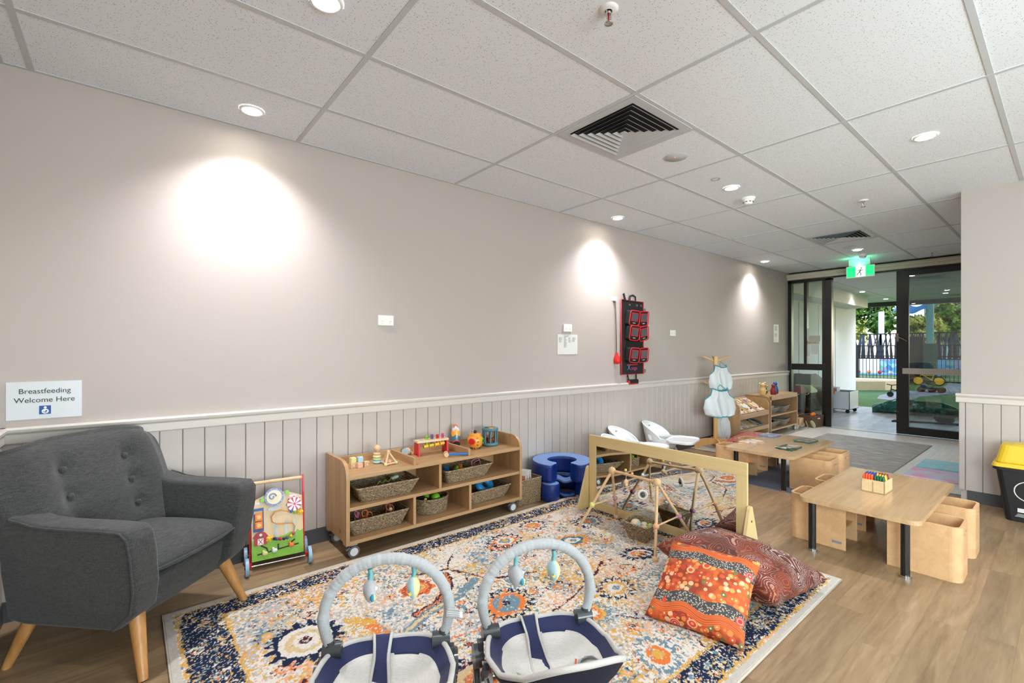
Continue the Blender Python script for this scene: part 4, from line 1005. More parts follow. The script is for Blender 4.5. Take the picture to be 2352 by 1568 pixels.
    line([(.86, 2.10), (.88, 1.98), (.84, 1.9), (.76, 1.82)], .030, orange, .66); line([(.80, 2.16), (.87, 2.08)], .026, gold, .6)
    line([(.92, 1.88), (1.12, 1.98), (1.32, 2.02), (1.48, 2.10)], .026, slate, .68); line([(.94, 1.89), (1.12, 1.98), (1.30, 2.02)], .010, sand, .7)
    line([(1.25, 1.62), (1.60, 1.60), (1.95, 1.68), (2.2, 1.80)], .005, plum, .75); line([(1.80, 1.95), (1.55, 2.05), (1.42, 2.3), (1.55, 2.45)], .006, plum, .75)
    line([(1.42, 2.3), (1.25, 2.35)], .006, plum, .75); line([(1.0, 1.75), (1.3, 1.70), (1.55, 1.92)], .006, orange, .7)
    # darker crescent rows
    for k in range(26):
        a = math.radians(-60+6.5*k); line([(2.5+.34*math.cos(a), 1.42+.26*math.sin(a)), (2.5+.37*math.cos(a), 1.42+.29*math.sin(a))], .010, navy, .66)
    # borders: selvage, gold lines, navy band with threads
    n1 = fnoise(nx, ny, .011, 60); n2 = fnoise(nx, ny, .011, 61); n3 = fnoise(nx, ny, .011, 62); n4 = fnoise(nx, ny, .05, 63)
    jit = (fnoise(nx, ny, .014, 64)-.5)*.022
    dxe = np.minimum(X-RX0, RX1-X)+jit; dye = np.minimum(Y-RY0, RY1-Y)+jit*.8
    def band(a, b, c, d): # inside the short-end band [a,b) or the long-side band [c,d)
        inx = (dxe >= a) & (dye >= c); outx = (dxe < b) | (dye < d); return inx & outx
    nav = band(.055, .225, .05, .170)
    img[nav] = navy
    for n, c, th_ in ((n1, cream, .80), (n2, slate, .80), (n3, gold, .85), (fnoise(nx, ny, .012, 65), sand, .84), (fnoise(nx, ny, .014, 66), orange, .92)): img[nav & ((n*.8+n4*.2) > th_-.07)] = c
    img[nav & (thread > .93)] = cream
    img[band(.225, .240, .170, .182) & (thread < .85)] = gold
    img[band(.042, .055, .038, .05) & (thread < .8)] = gold
    img[((X-RX0 < .034) | (RX1-X < .034) | (Y-RY0 < .030) | (RY1-Y < .030))] = L((206, 200, 190))
    img *= (.84+.14*rng.random((ny, nx)))[:, :, None]
    Z = .010+.0016*fnoise(nx, ny, .01, 70)+.0012*thread
    Z[0, :] = Z[-1, :] = .004; Z[:, 0] = Z[:, -1] = .004
    co = np.stack([X, Y, Z], -1).reshape(-1, 3)
    me = bpy.data.meshes.new('rug'); nv = nx*ny; me.vertices.add(nv); me.vertices.foreach_set('co', co.astype(np.float32).ravel())
    idx = np.arange(nv).reshape(ny, nx); q = np.stack([idx[:-1, :-1], idx[:-1, 1:], idx[1:, 1:], idx[1:, :-1]], -1).reshape(-1, 4)
    me.loops.add(q.size); me.loops.foreach_set('vertex_index', q.ravel().astype(np.int32))
    me.polygons.add(len(q)); me.polygons.foreach_set('loop_start', np.arange(0, q.size, 4, dtype=np.int32)); me.update(calc_edges=True)
    at_ = me.color_attributes.new('weave', 'FLOAT_COLOR', 'POINT')
    at_.data.foreach_set('color', np.concatenate([img.reshape(-1, 3), np.ones((nv, 1))], 1).astype(np.float32).ravel())
    m, t, b = base('rug_pile'); a = t.nodes.new('ShaderNodeAttribute'); a.attribute_name = 'weave'
    v = coords(t); n = noise(t, v, 700, 2); hs = t.nodes.new('ShaderNodeHueSaturation'); t.links.new(a.outputs['Color'], hs.inputs['Color'])
    t.links.new(mathn(t, 'ADD', .8, mathn(t, 'MULTIPLY', n, .4)), hs.inputs['Value']); t.links.new(hs.outputs[0], b.inputs['Base Color'])
    b.inputs['Roughness'].default_value = .95; b.inputs['Specular IOR Level'].default_value = .1
    bumpn(t, b, n, .5, .003)
    me.materials.append(m)
    o = bpy.data.objects.new('patterned_rug', me); COL.objects.link(o)
    return tag(o, 'large cream, navy and orange floral rug on the wood floor', 'rug')
rug = make_rug()
bd = ob('rug_edge', MB().tube([(RX1, RY0, .006), (RX1, RY1, .006), (RX0, RY1, .006), (RX0, RY0, .006)], .006, n=6, closed=True).bx(RX0, RX1, RY0, RY1, .0005, .003), C('rug_binding', (200, 190, 174), .9), rug)
# ================================================================ MIRROR
BIR = wood('birch_ply', (228, 204, 150), (212, 184, 128), 'z', .45, 1.2); BIRY = wood('birch_ply_y', (228, 204, 150), (212, 184, 128), 'y', .45, 1.2)
t_ = thing('floor_mirror', 'low wooden-framed mirror standing on the rug behind the baby gym', 'mirror', (2.87, 1.862, .012))
hw = .617
ob('frame_post', MB().bx(-.009, .009, hw-.066, hw, .06, .50), BIR, t_, bevel=.0015)
ob('frame_post', MB().bx(-.009, .009, -hw, -hw+.066, .06, .50), BIR, t_, bevel=.0015)
ob('frame_rail', MB().bx(-.009, .009, -hw, hw, .50, .582), BIRY, t_, bevel=.0015)
ob('frame_rail', MB().bx(-.009, .009, -hw, hw, .0, .06), BIRY, t_, bevel=.0015)
m_, tt, b_ = base('mirror_acrylic'); b_.inputs['Base Color'].default_value = (.80, .82, .81, 1); b_.inputs['Metallic'].default_value = 1; b_.inputs['Roughness'].default_value = .015
bumpn(tt, b_, noise(tt, coords(tt), 2.2, 0), .07, .25)
ob('mirror_sheet', MB().bx(-.003, .003, -hw+.06, hw-.06, .055, .505), m_, t_)
for s in (-1, 1):
    y = s*(hw+.014)
    ob('stand_foot', MB().prism([(-.14, 0), (-.13, .012), (-.03, .30)]+[(-.03+.025*(1-math.cos(a)), .30+.03*math.sin(a)) for a in [PI*i/8 for i in range(1, 8)]]+[(.02, .30), (.12, .012), (.13, 0)], 'xz', y-.009, y+.009), BIR, t_, bevel=.002)
    ob('bolt', MB().cyl((-.002, y-s*.004, .24), (-.002, y+s*.012, .24), .006, n=10), C('bolt_brown', (110, 80, 60), .4), t_)
# ================================================================ BABY GYM
t_ = thing('baby_gym', 'wooden A-frame baby gym with pastel beads in front of the mirror', 'baby gym', (2.63, 1.89, .012))
GO = Vector((2.63, 1.89, .012)); GW = wood('beech', (226, 190, 146), (204, 164, 118), 'z', .45, 1.5)
F = [Vector(p)-GO for p in ((2.433, 2.205, .03), (2.84, 2.193, .03), (2.438, 1.596, .03), (2.888, 1.607, .03))]
A = [Vector(p)-GO for p in ((2.632, 2.07, .425), (2.618, 1.70, .425))]
LIL = C('lilac_bead', (176, 122, 148), .45); OBD = C('peach_bead', (232, 172, 128), .45); YBD = C('yellow_bead', (216, 210, 120), .45)
mid = []
for i, (f, a, c) in enumerate(((0, 0, YBD), (1, 0, LIL), (2, 1, OBD), (3, 1, LIL))):
    l = ob('leg', MB().cyl(F[f], A[a], .0095, n=14), GW, t_)
    ob('foot_ball', MB().ball(F[f]-Vector((0, 0, .010)), .0195, 18, 12), GW, l)
    p = A[a].lerp(F[f], .60); mid.append(p)
    ob('bead', MB().ball(p, .0195, 18, 12), c, l)
ob('cross_bar', MB().cyl(mid[0], mid[1], .0055, n=10), GW, t_); ob('cross_bar', MB().cyl(mid[2], mid[3], .0055, n=10), GW, t_)
ob('top_bar', MB().cyl(A[0], A[1], .0095, n=14), GW, t_)
for a in A: ob('corner_ball', MB().ball(a, .0265, 20, 14), GW, t_)
bp = lambda k, dz=0: A[0].lerp(A[1], k)+Vector((0, 0, dz))
for k, dz, c in ((.32, .028, YBD), (.47, .016, OBD), (.70, .028, PB)): ob('small_bead', MB().ball(bp(k, dz), .0095, 12, 8), c, t_)
t2 = thing('wooden_bird_toy', 'wooden bird rattle hanging at the left of the gym bar', 'hanging toy', tuple(GO+bp(.33)))
ob('string', MB().cyl((0, 0, 0), (0, 0, -.035), .0012, n=5).tube([(0, .011*math.cos(a), .011*math.sin(a)) for a in [2*PI*i/12 for i in range(12)]], .0012, n=5, closed=True), WHITE, t2)
ob('bird_body', MB().ball((0, 0, -.052), .021, 14, 10, (1, .75, .85)).ball((-.012, -.01, -.068), .013, 12, 8), GW, t2)
ob('grey_wing', MB().obx((-.024, .012, -.050), (.03, .007, .012), (0, -.7, .3)), C('felt_grey', (74, 76, 82), .8), t2)
t2 = thing('ring_toy', 'white wooden ring around a dark grey ball hanging from the gym bar', 'hanging toy', tuple(GO+bp(.70)))
ob('string', MB().cyl((0, 0, 0), (0, 0, -.075), .0012, n=5), WHITE, t2)
RR = at((0, 0, -.105), (PI/2, 0, math.radians(-48)))
m = MB(); m.T = RR; m.grid(lambda u, v: ((.0275+.0055*math.cos(2*PI*v))*math.cos(2*PI*u), (.0275+.0055*math.cos(2*PI*v))*math.sin(2*PI*u), .0075*math.sin(2*PI*v)), 32, 12, True, True)
ob('white_ring', m, C('ring_white', (236, 232, 222), .4), t2)
ob('grey_ball', MB().ball((0, 0, -.105), .0165, 16, 12), C('ball_slate', (72, 78, 86), .4), t2)
# small basket under the gym
GB = (2.665, 1.852, .013)
basket('small seagrass basket holding pastel balls under the baby gym', GB, .03, .115, .125, .165, .19, .105, group=None, rc=.012)
def ball2(label, x, y, z, r, c0, c1, k=0):
    m, t, b = base('ball_'+label.split()[0]+str(k)); n = noise(t, coords(t), 14, 2)
    t.links.new(ramp(t, n, [(.45, c0), (.55, c1)]), b.inputs['Base Color']); b.inputs['Roughness'].default_value = .5
    return tag(ob('felt_ball', MB().ball((0, 0, 0), r, 18, 12), m), label, 'ball', 'balls in the gym basket', (x, y, z))
ball2('cream and pale blue ball, tallest in the gym basket', 2.65, 1.885, .098, .036, (238, 214, 178), (180, 206, 206))
ball2('peach ball between the two others in the gym basket', 2.645, 1.815, .082, .028, (240, 208, 174), (232, 192, 158))
ball2('green and cream ball at the right of the gym basket', 2.68, 1.79, .09, .031, (150, 176, 84), (232, 214, 180))
ball2('plain cream ball at the back of the gym basket', 2.71, 1.86, .075, .03, (236, 222, 196), (226, 208, 176))
# ================================================================ FLOOR CUSHIONS
def pillow(o, ux, uy, sx, sy, th, n=41, pinch=.09):
    """a stuffed square cushion: o centre, ux/uy unit axes of its face"""
    ux = Vector(ux).normalized(); uy = Vector(uy); uy = (uy-ux*uy.dot(ux)).normalized(); uz = ux.cross(uy)
    M = Matrix((ux, uy, uz)).transposed().to_4x4(); M.translation = Vector(o)
    m = MB()
    def f(sg):
        def g(u, v):
            x = (u-.5)*2; y = (v-.5)*2
            e = (1-x**2)**.5*(1-y**2)**.5 if abs(x) < 1 and abs(y) < 1 else 0
            h = e**.72
            X = x*(1-pinch*(1-y*y)); Y = y*(1-pinch*(1-x*x))
            wr = .012*math.sin(9*x+3*y)*math.exp(-((abs(x)-1)**2+(abs(y)-1)**2)*3)+.004*math.sin(7*x*y+4*x)
            return (X*sx/2, Y*sy/2, sg*(th/2)*h+(wr*h if sg > 0 else 0))
        return g
    m.grid(f(1), n, n); g0 = f(-1); m.grid(lambda u, v: g0(1-u, v), n, n)
    return m, M
def put_pillow(name, label, mat, o, ux, uy, sx, sy, th, cat='cushion', **k):
    m, M = pillow(o, ux, uy, sx, sy, th, **k)
    b = ob(name, m, mat, weld=True); b.matrix_world = M
    for p in b.data.polygons: p.use_smooth = True
    b['label'] = label; b['category'] = cat; return b
def m_dots():
    """rows of dots, rings and stripes in oranges"""
    m, t, b = base('dot_print'); v = coords(t)
    sp = t.nodes.new('ShaderNodeSeparateXYZ'); t.links.new(v, sp.inputs[0])
    vo = t.nodes.new('ShaderNodeTexVoronoi'); vo.inputs['Scale'].default_value = 40; vo.inputs['Randomness'].default_value = .8; t.links.new(v, vo.inputs['Vector'])
    big = t.nodes.new('ShaderNodeTexVoronoi'); big.inputs['Scale'].default_value = 13; big.inputs['Randomness'].default_value = .45; t.links.new(v, big.inputs['Vector'])
    wn = t.nodes.new('ShaderNodeTexWhiteNoise'); t.links.new(vo.outputs['Color'], wn.inputs['Vector'])
    wn2 = t.nodes.new('ShaderNodeTexWhiteNoise'); t.links.new(big.outputs['Color'], wn2.inputs['Vector'])
    dotc = ramp(t, wn.outputs['Value'], [(0, (226, 106, 40)), (.22, (240, 160, 84)), (.4, (196, 60, 34)), (.55, (236, 190, 150)), (.68, (214, 84, 44)), (.82, (120, 116, 70)), (.9, (226, 130, 60))], 'CONSTANT')
    bg_ = ramp(t, noise(t, v, 9, 3), [(.42, (150, 56, 28)), (.55, (206, 92, 42))])
    c = mix(t, mathn(t, 'LESS_THAN', vo.outputs['Distance'], .52), bg_, dotc)
    c = mix(t, mathn(t, 'LESS_THAN', vo.outputs['Distance'], .16), c, (244, 214, 176))
    # concentric rings
    d = big.outputs['Distance']; ringm = mathn(t, 'LESS_THAN', d, .34)
    pick = mathn(t, 'GREATER_THAN', wn2.outputs['Value'], .45)
    ringc = ramp(t, d, [(0, (250, 200, 190)), (.07, (214, 40, 44)), (.15, (246, 150, 130)), (.20, (226, 70, 40)), (.28, (250, 190, 140))], 'CONSTANT')
    c = mix(t, mathn(t, 'MULTIPLY', ringm, pick), c, ringc)
    # grey dotted strip and wavy orange bands
    wv = mathn(t, 'ADD', sp.outputs[1], mathn(t, 'MULTIPLY', mathn(t, 'SINE', mathn(t, 'MULTIPLY', sp.outputs[0], 34)), .011))
    fr = mathn(t, 'ABSOLUTE', mathn(t, 'SUBTRACT', mathn(t, 'ABSOLUTE', wv), .165))
    orb = mathn(t, 'LESS_THAN', fr, .020)
    stripes = mathn(t, 'SINE', mathn(t, 'MULTIPLY', fr, 900))
    orc = mix(t, mathn(t, 'GREATER_THAN', stripes, .55), (226, 112, 44), (168, 62, 34))
    c = mix(t, orb, c, orc)
    gs = mathn(t, 'MULTIPLY', mathn(t, 'MULTIPLY', mathn(t, 'GREATER_THAN', fr, .021), mathn(t, 'LESS_THAN', fr, .075)), mathn(t, 'LESS_THAN', mathn(t, 'ABSOLUTE', wv), .15))
    v2 = t.nodes.new('ShaderNodeTexVoronoi'); v2.inputs['Scale'].default_value = 120; t.links.new(v, v2.inputs['Vector'])
    gc = mix(t, mathn(t, 'LESS_THAN', v2.outputs['Distance'], .4), (70, 66, 66), (176, 170, 158))
    gc = mix(t, mathn(t, 'MULTIPLY', ringm, mathn(t, 'LESS_THAN', d, .26)), gc, ringc)
    c = mix(t, gs, c, gc)
    t.links.new(c, b.inputs['Base Color']); b.inputs['Roughness'].default_value = .7; return m
def m_waves():
    m, t, b = base('wave_print'); v = coords(t)
    n = t.nodes.new('ShaderNodeTexNoise'); n.inputs['Scale'].default_value = 5.5; n.inputs['Detail'].default_value = 1; t.links.new(v, n.inputs['Vector'])
    lines = mathn(t, 'SINE', mathn(t, 'MULTIPLY', n.outputs['Fac'], 210))
    v2 = t.nodes.new('ShaderNodeTexVoronoi'); v2.inputs['Scale'].default_value = 9; t.links.new(v, v2.inputs['Vector'])
    wn = t.nodes.new('ShaderNodeTexWhiteNoise'); t.links.new(v2.outputs['Color'], wn.inputs['Vector'])
    zone = ramp(t, wn.outputs['Value'], [(0, (116, 44, 26)), (.3, (92, 42, 34)), (.6, (124, 58, 36)), (.85, (86, 36, 28))], 'CONSTANT')
    linec = ramp(t, noise(t, v, 7, 2), [(.38, (196, 120, 76)), (.5, (206, 166, 150)), (.62, (214, 200, 196))])
    dots = mathn(t, 'GREATER_THAN', noise(t, v, 260, 1), .46)
    f = mathn(t, 'MULTIPLY', mathn(t, 'MULTIPLY', mathn(t, 'GREATER_THAN', lines, .45), dots), mathn(t, 'ADD', .45, mathn(t, 'MULTIPLY', mathn(t, 'GREATER_THAN', noise(t, v, 6, 1), .48), .5)))
    t.links.new(mix(t, f, zone, linec), b.inputs['Base Color']); b.inputs['Roughness'].default_value = .7; return m
brown = put_pillow('floor_cushion', 'large dark red-brown cushion with wavy dotted lines leaning against the mirror', m_waves(), (2.585, 1.175, .112), (1, -.10, -.06), (.10, 1, .05), .53, .67, .235, pinch=.07)
orange_ = put_pillow('floor_cushion', 'smaller bright orange patterned cushion leaning on the brown one', m_dots(), (2.12, 1.125, .135), (.22, -.97, 0), (.80, .18, .48), .43, .45, .15, pinch=.07)
# ================================================================ BABY BOUNCERS
NV_ = m_fabric('navy_fabric', (26, 32, 66), (44, 52, 96), 300); LG = m_fabric('pale_grey_fabric', (196, 194, 188), (226, 224, 219), 260)
AG = m_fabric('arch_grey', (158, 162, 164), (192, 195, 196), 300); JG = C('joint_grey', (62, 66, 70), .28, coat=.3); STEEL = C('steel_tube', (190, 192, 194), .2, 1)
PIP = m_fabric('piping_grey', (186, 184, 178), (214, 212, 206), 500); WEB = m_fabric('webbing_grey', (150, 152, 154), (186, 188, 190), 300)
def prof_z(y):
    ys = [.07, 0, -.10, -.22, -.34, -.45]; zs = [.258, .245, .222, .238, .31, .415]
    return float(np.interp(-y, [-a for a in ys], zs))
def outline(a):
    c, s = math.cos(a), math.sin(a); n = 3.2
    r = (abs(c)**n+abs(s)**n)**(-1/n)
    x, y = r*c, r*s
    yy = -.185+.245*y
    hwid = float(np.interp(-yy, [-.06, .0, .12, .25, .43], [.185, .205, .215, .195, .140]))
    return x*hwid, yy
def seat_pt(u, r):
    x, y = outline(2*PI*u); cx_, cy_ = 0, -.16
    X = cx_+(x-cx_)*r; Y = cy_+(y-cy_)*r
    z = prof_z(Y)*(1)+.028*abs(X/.2)**2
    dip = .062*(1-r**3)
    return (X, Y, z-dip)
def bouncer(label, loc, rz, mirror=1):
    t = thing('baby_bouncer', label, 'baby bouncer', loc, rz)
    ring = lambda r0, r1, k, off=0: MB().grid(lambda u, v: (lambda p: (p[0], p[1], p[2]+off))(seat_pt(u, r0+(r1-r0)*v)), 96, k, True)
    bdr = ob('navy_border', ring(.79, 1.0, 8, .004), NV_, t, solid=.006)
    pad = MB(); pad.grid(lambda u, v: (lambda p: (p[0], p[1], p[2]+.010*math.sin(PI*min(1, v/1.0))**.5*0+.006+.004*math.sin(4*2*PI*u)*v))(seat_pt(u, .02+.79*v)), 96, 14, True)
    pd = ob('seat_pad', pad, LG, t, solid=.006)
    ed = [seat_pt(i/96, 1.0) for i in range(96)]
    ob('piping', MB().tube(ed, .009, n=8, closed=True), PIP, t)
    und = MB(); und.grid(lambda u, v: (lambda p: (p[0]*(1-.10*v), p[1]*(1-.1*v)-.015*v, p[2]-.012-.045*v))(seat_pt(u, 1.0)), 96, 4, True)
    und.grid(lambda u, v: (lambda p: (p[0]*.9, p[1]*.9-.015, p[2]-.057))(seat_pt(u, 1-.95*v)), 96, 6, True)
    ob('seat_shell', und, C('navy_under', (18, 22, 46), .8), t)
    # crotch strap: navy between two grey edges, from the foot edge into the seat
    ys = [.056, .03, -.01, -.05, -.10, -.14]
    wds = [.030, .026, .022, .028, .034, .020]
    def cs(off, w):
        return lambda u, v: (off+w(v)*(u-.5)*2, float(np.interp(v, [i/5 for i in range(6)], ys)), prof_z(float(np.interp(v, [i/5 for i in range(6)], ys)))-.075*min(1, max(0, (v-.05)*1.6))+.014+.012*math.sin(PI*v))
    W_ = lambda v: float(np.interp(v, [i/5 for i in range(6)], wds))
    g1 = MB().grid(cs(-.02, W_), 7, 16); cst = ob('crotch_strap', g1, NV_, t, solid=.005)
    for s in (-1, 1):
        pts = [(-.02+s*W_(k/14), cs(0, W_)(.5, k/14)[1], cs(0, W_)(.5, k/14)[2]+.003) for k in range(15)]
        ob('strap_edge', MB().tube(pts, .0045, n=6, flat=1.4), PIP, cst)
    def ribbon(pts, w, twist=0, nrm=(0, .35, 1)):
        P = [Vector(p) for p in pts]
        def f(u, v):
            k = v*(len(P)-1); i = min(int(k), len(P)-2); p = P[i].lerp(P[i+1], k-i); d = (P[i+1]-P[i]).normalized()
            n = Vector(nrm).normalized(); n.rotate(Matrix.Rotation(twist*v, 3, d)); s = d.cross(n).normalized(); return tuple(p+s*(u-.5)*w)
        return MB().grid(f, 3, 30)
    ob('waist_strap', ribbon([(-.14, -.10, .185), (-.12, -.14, .19), (-.07, -.17, .165), (-.03, -.16, .16)], .034, .8), WEB, t, solid=.0025)
    ob('waist_strap', ribbon([(.03, -.16, .158), (.06, -.18, .185), (.09, -.15, .215), (.13, -.13, .20), (.15, -.16, .215), (.165, -.20, .21)], .034, -1.0), WEB, t, solid=.0025)
    ob('shoulder_strap', ribbon([(.02, -.17, .16), (.05, -.23, .185), (.03, -.28, .20), (.0, -.26, .195)], .028, 1.2), C('strap_pale', (206, 210, 220), .7), t, solid=.0025)
    for x in (-.045, .025): ob('buckle', MB().bx(x-.013, x+.013, -.185, -.16, .148, .158), C('buckle_grey', (176, 178, 182), .3), t, bevel=.003)
    # toy arch
    pts = []
    for i in range(41):
        a = PI*i/40; x = -.207*math.cos(a); z = .36+.198*math.sin(a)**.92; pts.append((x, 0, z))
    pts = [(-.188, 0, .285), (-.198, 0, .315)]+pts+[(.198, 0, .315), (.188, 0, .285)]
    rs = [.0165 if i in (0, 1, len(pts)-1, len(pts)-2) else .0188+.0014*math.sin(i*2.6)+.0008*math.sin(i*1.1) for i in range(len(pts))]
    pp = []; rr = []
    for i in range(len(pts)-1):
        for k in range(3):
            f = k/3; pp.append(tuple(Vector(pts[i]).lerp(Vector(pts[i+1]), f))); rr.append((rs[i]*(1-f)+rs[i+1]*f)+(.0012*math.sin((i*3+k)*2.2) if 8 < i < 34 else 0))
    pp.append(pts[-1]); rr.append(rs[-1])
    ob('toy_arch', MB().tube(pp, rr, n=16), AG, t)
    for s in (-1, 1):
        j = ob('hinge_joint', MB().cyl((s*.148, 0, .268), (s*.208, 0, .268), .025, n=24).cyl((s*.188, 0, .268), (s*.188, 0, .30), .017, n=16), JG, t, bevel=.004)
        ob('hinge_cap', MB().cyl((s*.146, 0, .268), (s*.149, 0, .268), .009, n=16), C('slot_dark', (60, 60, 60), .6), j)
        h = ob('hub', MB().cyl((s*.205, .01, .185), (s*.236, .01, .185), .038, n=28).obx((s*.214, -.0, .215), (.02, .03, .06)), JG, t, bevel=.005)
        ob('leg_bracket', MB().obx((s*.22, .038, .125), (.022, .028, .10), (math.radians(-18), 0, 0)).obx((s*.205, -.035, .155), (.022, .026, .08), (math.radians(35), 0, 0)), JG, t, bevel=.005)
        ob('leg_tube', MB().tube([(s*.22, .05, .09), (s*.222, .085, .022), (s*.222, .09, .010)], .008, n=10), STEEL, t)
        ob('wire_leg', MB().tube([(s*.2, -.05, .14), (s*.19, -.16, .08), (s*.175, -.30, .014)], .0045, n=8), STEEL, t)
    ob('floor_frame', MB().tube([(-.222, .09, .009), (-.222, -.28, .009), (-.19, -.35, .009), (.19, -.35, .009), (.222, -.28, .009), (.222, .09, .009), (.19, .14, .009), (-.19, .14, .009)], .008, n=10, closed=True), STEEL, t)
    ob('rear_bar', MB().tube([(-.12, -.35, .012), (-.11, -.36, .26), (.11, -.36, .26), (.12, -.35, .012)], .006, n=8), STEEL, t)
    return t
b1 = bouncer('navy and grey baby bouncer cut by the bottom edge, beside the armchair', (.68, 1.478, .012), math.radians(-29.7))
b2 = bouncer('navy and grey baby bouncer nearer the orange cushion, wholly in view', (1.152, 1.241, .012), math.radians(-23.6))
# tags on the two bouncers
def tagsheet(parent, pts, name, mat):
    q = [Vector(p) for p in pts]
    return ob(name, MB().grid(lambda u, v: tuple(q[0].lerp(q[1], u).lerp(q[3].lerp(q[2], u), v)+Vector((0, .004*math.sin(6*v), 0))), 6, 10), mat, parent, solid=.001)
PAPER = C('paper', (222, 222, 220), .35); TAGO = C('tag_orange', (220, 92, 50), .5)
tg = tagsheet(b1, [(.195, -.022, .385), (.25, -.030, .375), (.25, -.026, .345), (.195, -.022, .352)], 'care_label', PAPER)
m = MB()
for i in range(4): m.obx((.220, -.031, .376-.0065*i), (.04, .001, .0015), (0, .15, 0))
ob('label_print', m, C('faint_ink', (140, 140, 142), .7), tg)
tg = tagsheet(b2, [(-.215, -.03, .19), (-.180, -.035, .19), (-.175, -.05, .05), (-.20, -.05, .05)], 'warning_label', PAPER)
ob('label_band', MB().obx((-.199, -.0385, .158), (.03, .0012, .016)), TAGO, tg)
tg = tagsheet(b2, [(.045, -.205, .180), (.078, -.150, .232), (.086, -.157, .232), (.056, -.215, .180)], 'strap_label', PAPER)
ob('label_band', MB().obx((.066, -.182, .2125), (.055, .006, .004), (0, -.75, 1.0)), TAGO, tg)
# plush toys on the arches
PLG = m_fabric('plush_grey', (170, 172, 176), (200, 202, 206), 300); PLB = m_fabric('plush_blue', (160, 200, 206), (190, 222, 226), 300); PLY = m_fabric('plush_yellow', (222, 216, 150), (240, 234, 180), 300)
AQ = C('aqua_ribbon', (120, 186, 190), .7)
def plush(kind, label, root, x, spin):
    zt = .545-.30*x*x
    c, s = math.cos(root.rotation_euler.z), math.sin(root.rotation_euler.z)
    t = thing('plush_toy', label, 'hanging toy', (root.location.x+c*x, root.location.y+s*x, root.location.z+zt-.015), root.rotation_euler.z+spin, group='plush toys hanging from the bouncer arches')
    ob('grey_loop', MB().tube([(0, -.003, .03), (.004, -.003, .01), (.002, 0, -.006), (-.002, .002, .01)], .0035, n=6, flat=1.8), C('felt_grey', (74, 76, 82), .8) if False else C('strap_grey', (120, 122, 126), .8), t)
    ob('ribbon', MB().tube([(0, 0, -.002), (.003, 0, -.02), (.0, 0, -.038)], .0058, n=6, flat=1.5), AQ, t)
    def body(x0, x1): # half of a stuffed drop, split at x=0
        def f(u, v):
            a = -PI/2+PI*u if x1 > 0 else PI/2+PI*u
            z = v; r = .033*(math.sin(PI*v**.8))**.75
            return (math.cos(a)*r*.68, math.sin(a)*r, -.036-.082*v)
        return MB().grid(f, 17, 17)
    if kind == 0:
        ob('toy_body', body(0, 1), PLG, t); h = ob('toy_face', body(-1, 0), PLG, t)
        ob('toy_eye', MB().ball((.014, -.020, -.062), .007, 10, 8), C('symbol_white', (240, 244, 250), .4), t)
        ob('aqua_wing', MB().ball((.0, -.032, -.085), .013, 12, 8, (.5, .6, 1)), C('aqua_felt', (40, 150, 176), .7), t)
        ob('yellow_wing', MB().ball((.006, -.034, -.084), .011, 12, 8, (.4, .6, 1)), PLY, t)
    else:
        ob('toy_body', body(0, 1), PLY, t); ob('toy_body', body(-1, 0), PLB, t)
        st = []
        for i in range(10): a = 2*PI*i/10+PI/2; r = .009 if i % 2 == 0 else .004; st.append((-.013+r*math.cos(a), -.082+r*math.sin(a)))
        ob('star_patch', MB().prism(st, 'xz', -.0305, -.027), C('star_yellow', (206, 196, 90), .6), t)
    return t
plush(0, 'grey plush drop with aqua wing on the bouncer beside the armchair', b1, -.058, .35)
plush(1, 'blue and yellow plush drop with star on the bouncer beside the armchair', b1, .085, .1)
plush(0, 'grey plush drop with aqua wing on the bouncer nearer the orange cushion', b2, -.085, .5)
plush(1, 'blue and yellow plush drop with star on the bouncer nearer the orange cushion', b2, .06, .1)
# ================================================================ BLUE FOAM SEATS
def m_vinyl(name, c): return C(name, c, .38, bump=.05, bscale=60)
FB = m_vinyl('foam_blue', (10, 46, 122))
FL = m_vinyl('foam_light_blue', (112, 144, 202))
def cshape(R, r, op, z0, z1, rc=.02, n=40):
    """open ring with rounded arm ends and softened edges"""
    m = MB(); a0, a1 = op, 2*PI-op; mid_ = (R+r)/2; w = (R-r)/2
    secs = []
    def sec(a, sh, k):   # section at angle a, shifted along the tangent, narrowed by k
        c = Vector((mid_*math.cos(a), mid_*math.sin(a), 0)); tn = Vector((-math.sin(a), math.cos(a), 0)); rd = Vector((math.cos(a), math.sin(a), 0))
        pts = []
        hw_ = w*k
        for (x, z) in ((-hw_, z0+rc), (-hw_+rc*.4, z0+rc*.3), (-hw_+rc, z0), (hw_-rc, z0), (hw_-rc*.4, z0+rc*.3), (hw_, z0+rc), (hw_, z1-rc), (hw_-rc*.4, z1-rc*.3), (hw_-rc, z1), (-hw_+rc, z1), (-hw_+rc*.4, z1-rc*.3), (-hw_, z1-rc)):
            p = c+rd*x+tn*sh; pts.append((p.x, p.y, z))
        return pts
    for i in range(6, 0, -1):
        q = i/6; secs.append(sec(a0, -w*.55*math.sin(q*PI/2), max(.25, math.cos(q*PI/2)**.5)))
    for i in range(n+1): secs.append(sec(a0+(a1-a0)*i/n, 0, 1))
    for i in range(1, 7):
        q = i/6; secs.append(sec(a1, w*.55*math.sin(q*PI/2), max(.25, math.cos(q*PI/2)**.5)))
    vs = [p for s in secs for p in s]; K = 12; fs = []
    for i in range(len(secs)-1):
        for k in range(K): fs.append((i*K+k, i*K+(k+1) % K, (i+1)*K+(k+1) % K, (i+1)*K+k))
    fs += [tuple(range(K))[::-1], tuple((len(secs)-1)*K+k for k in range(K))]
    return m.add(vs, fs, False)
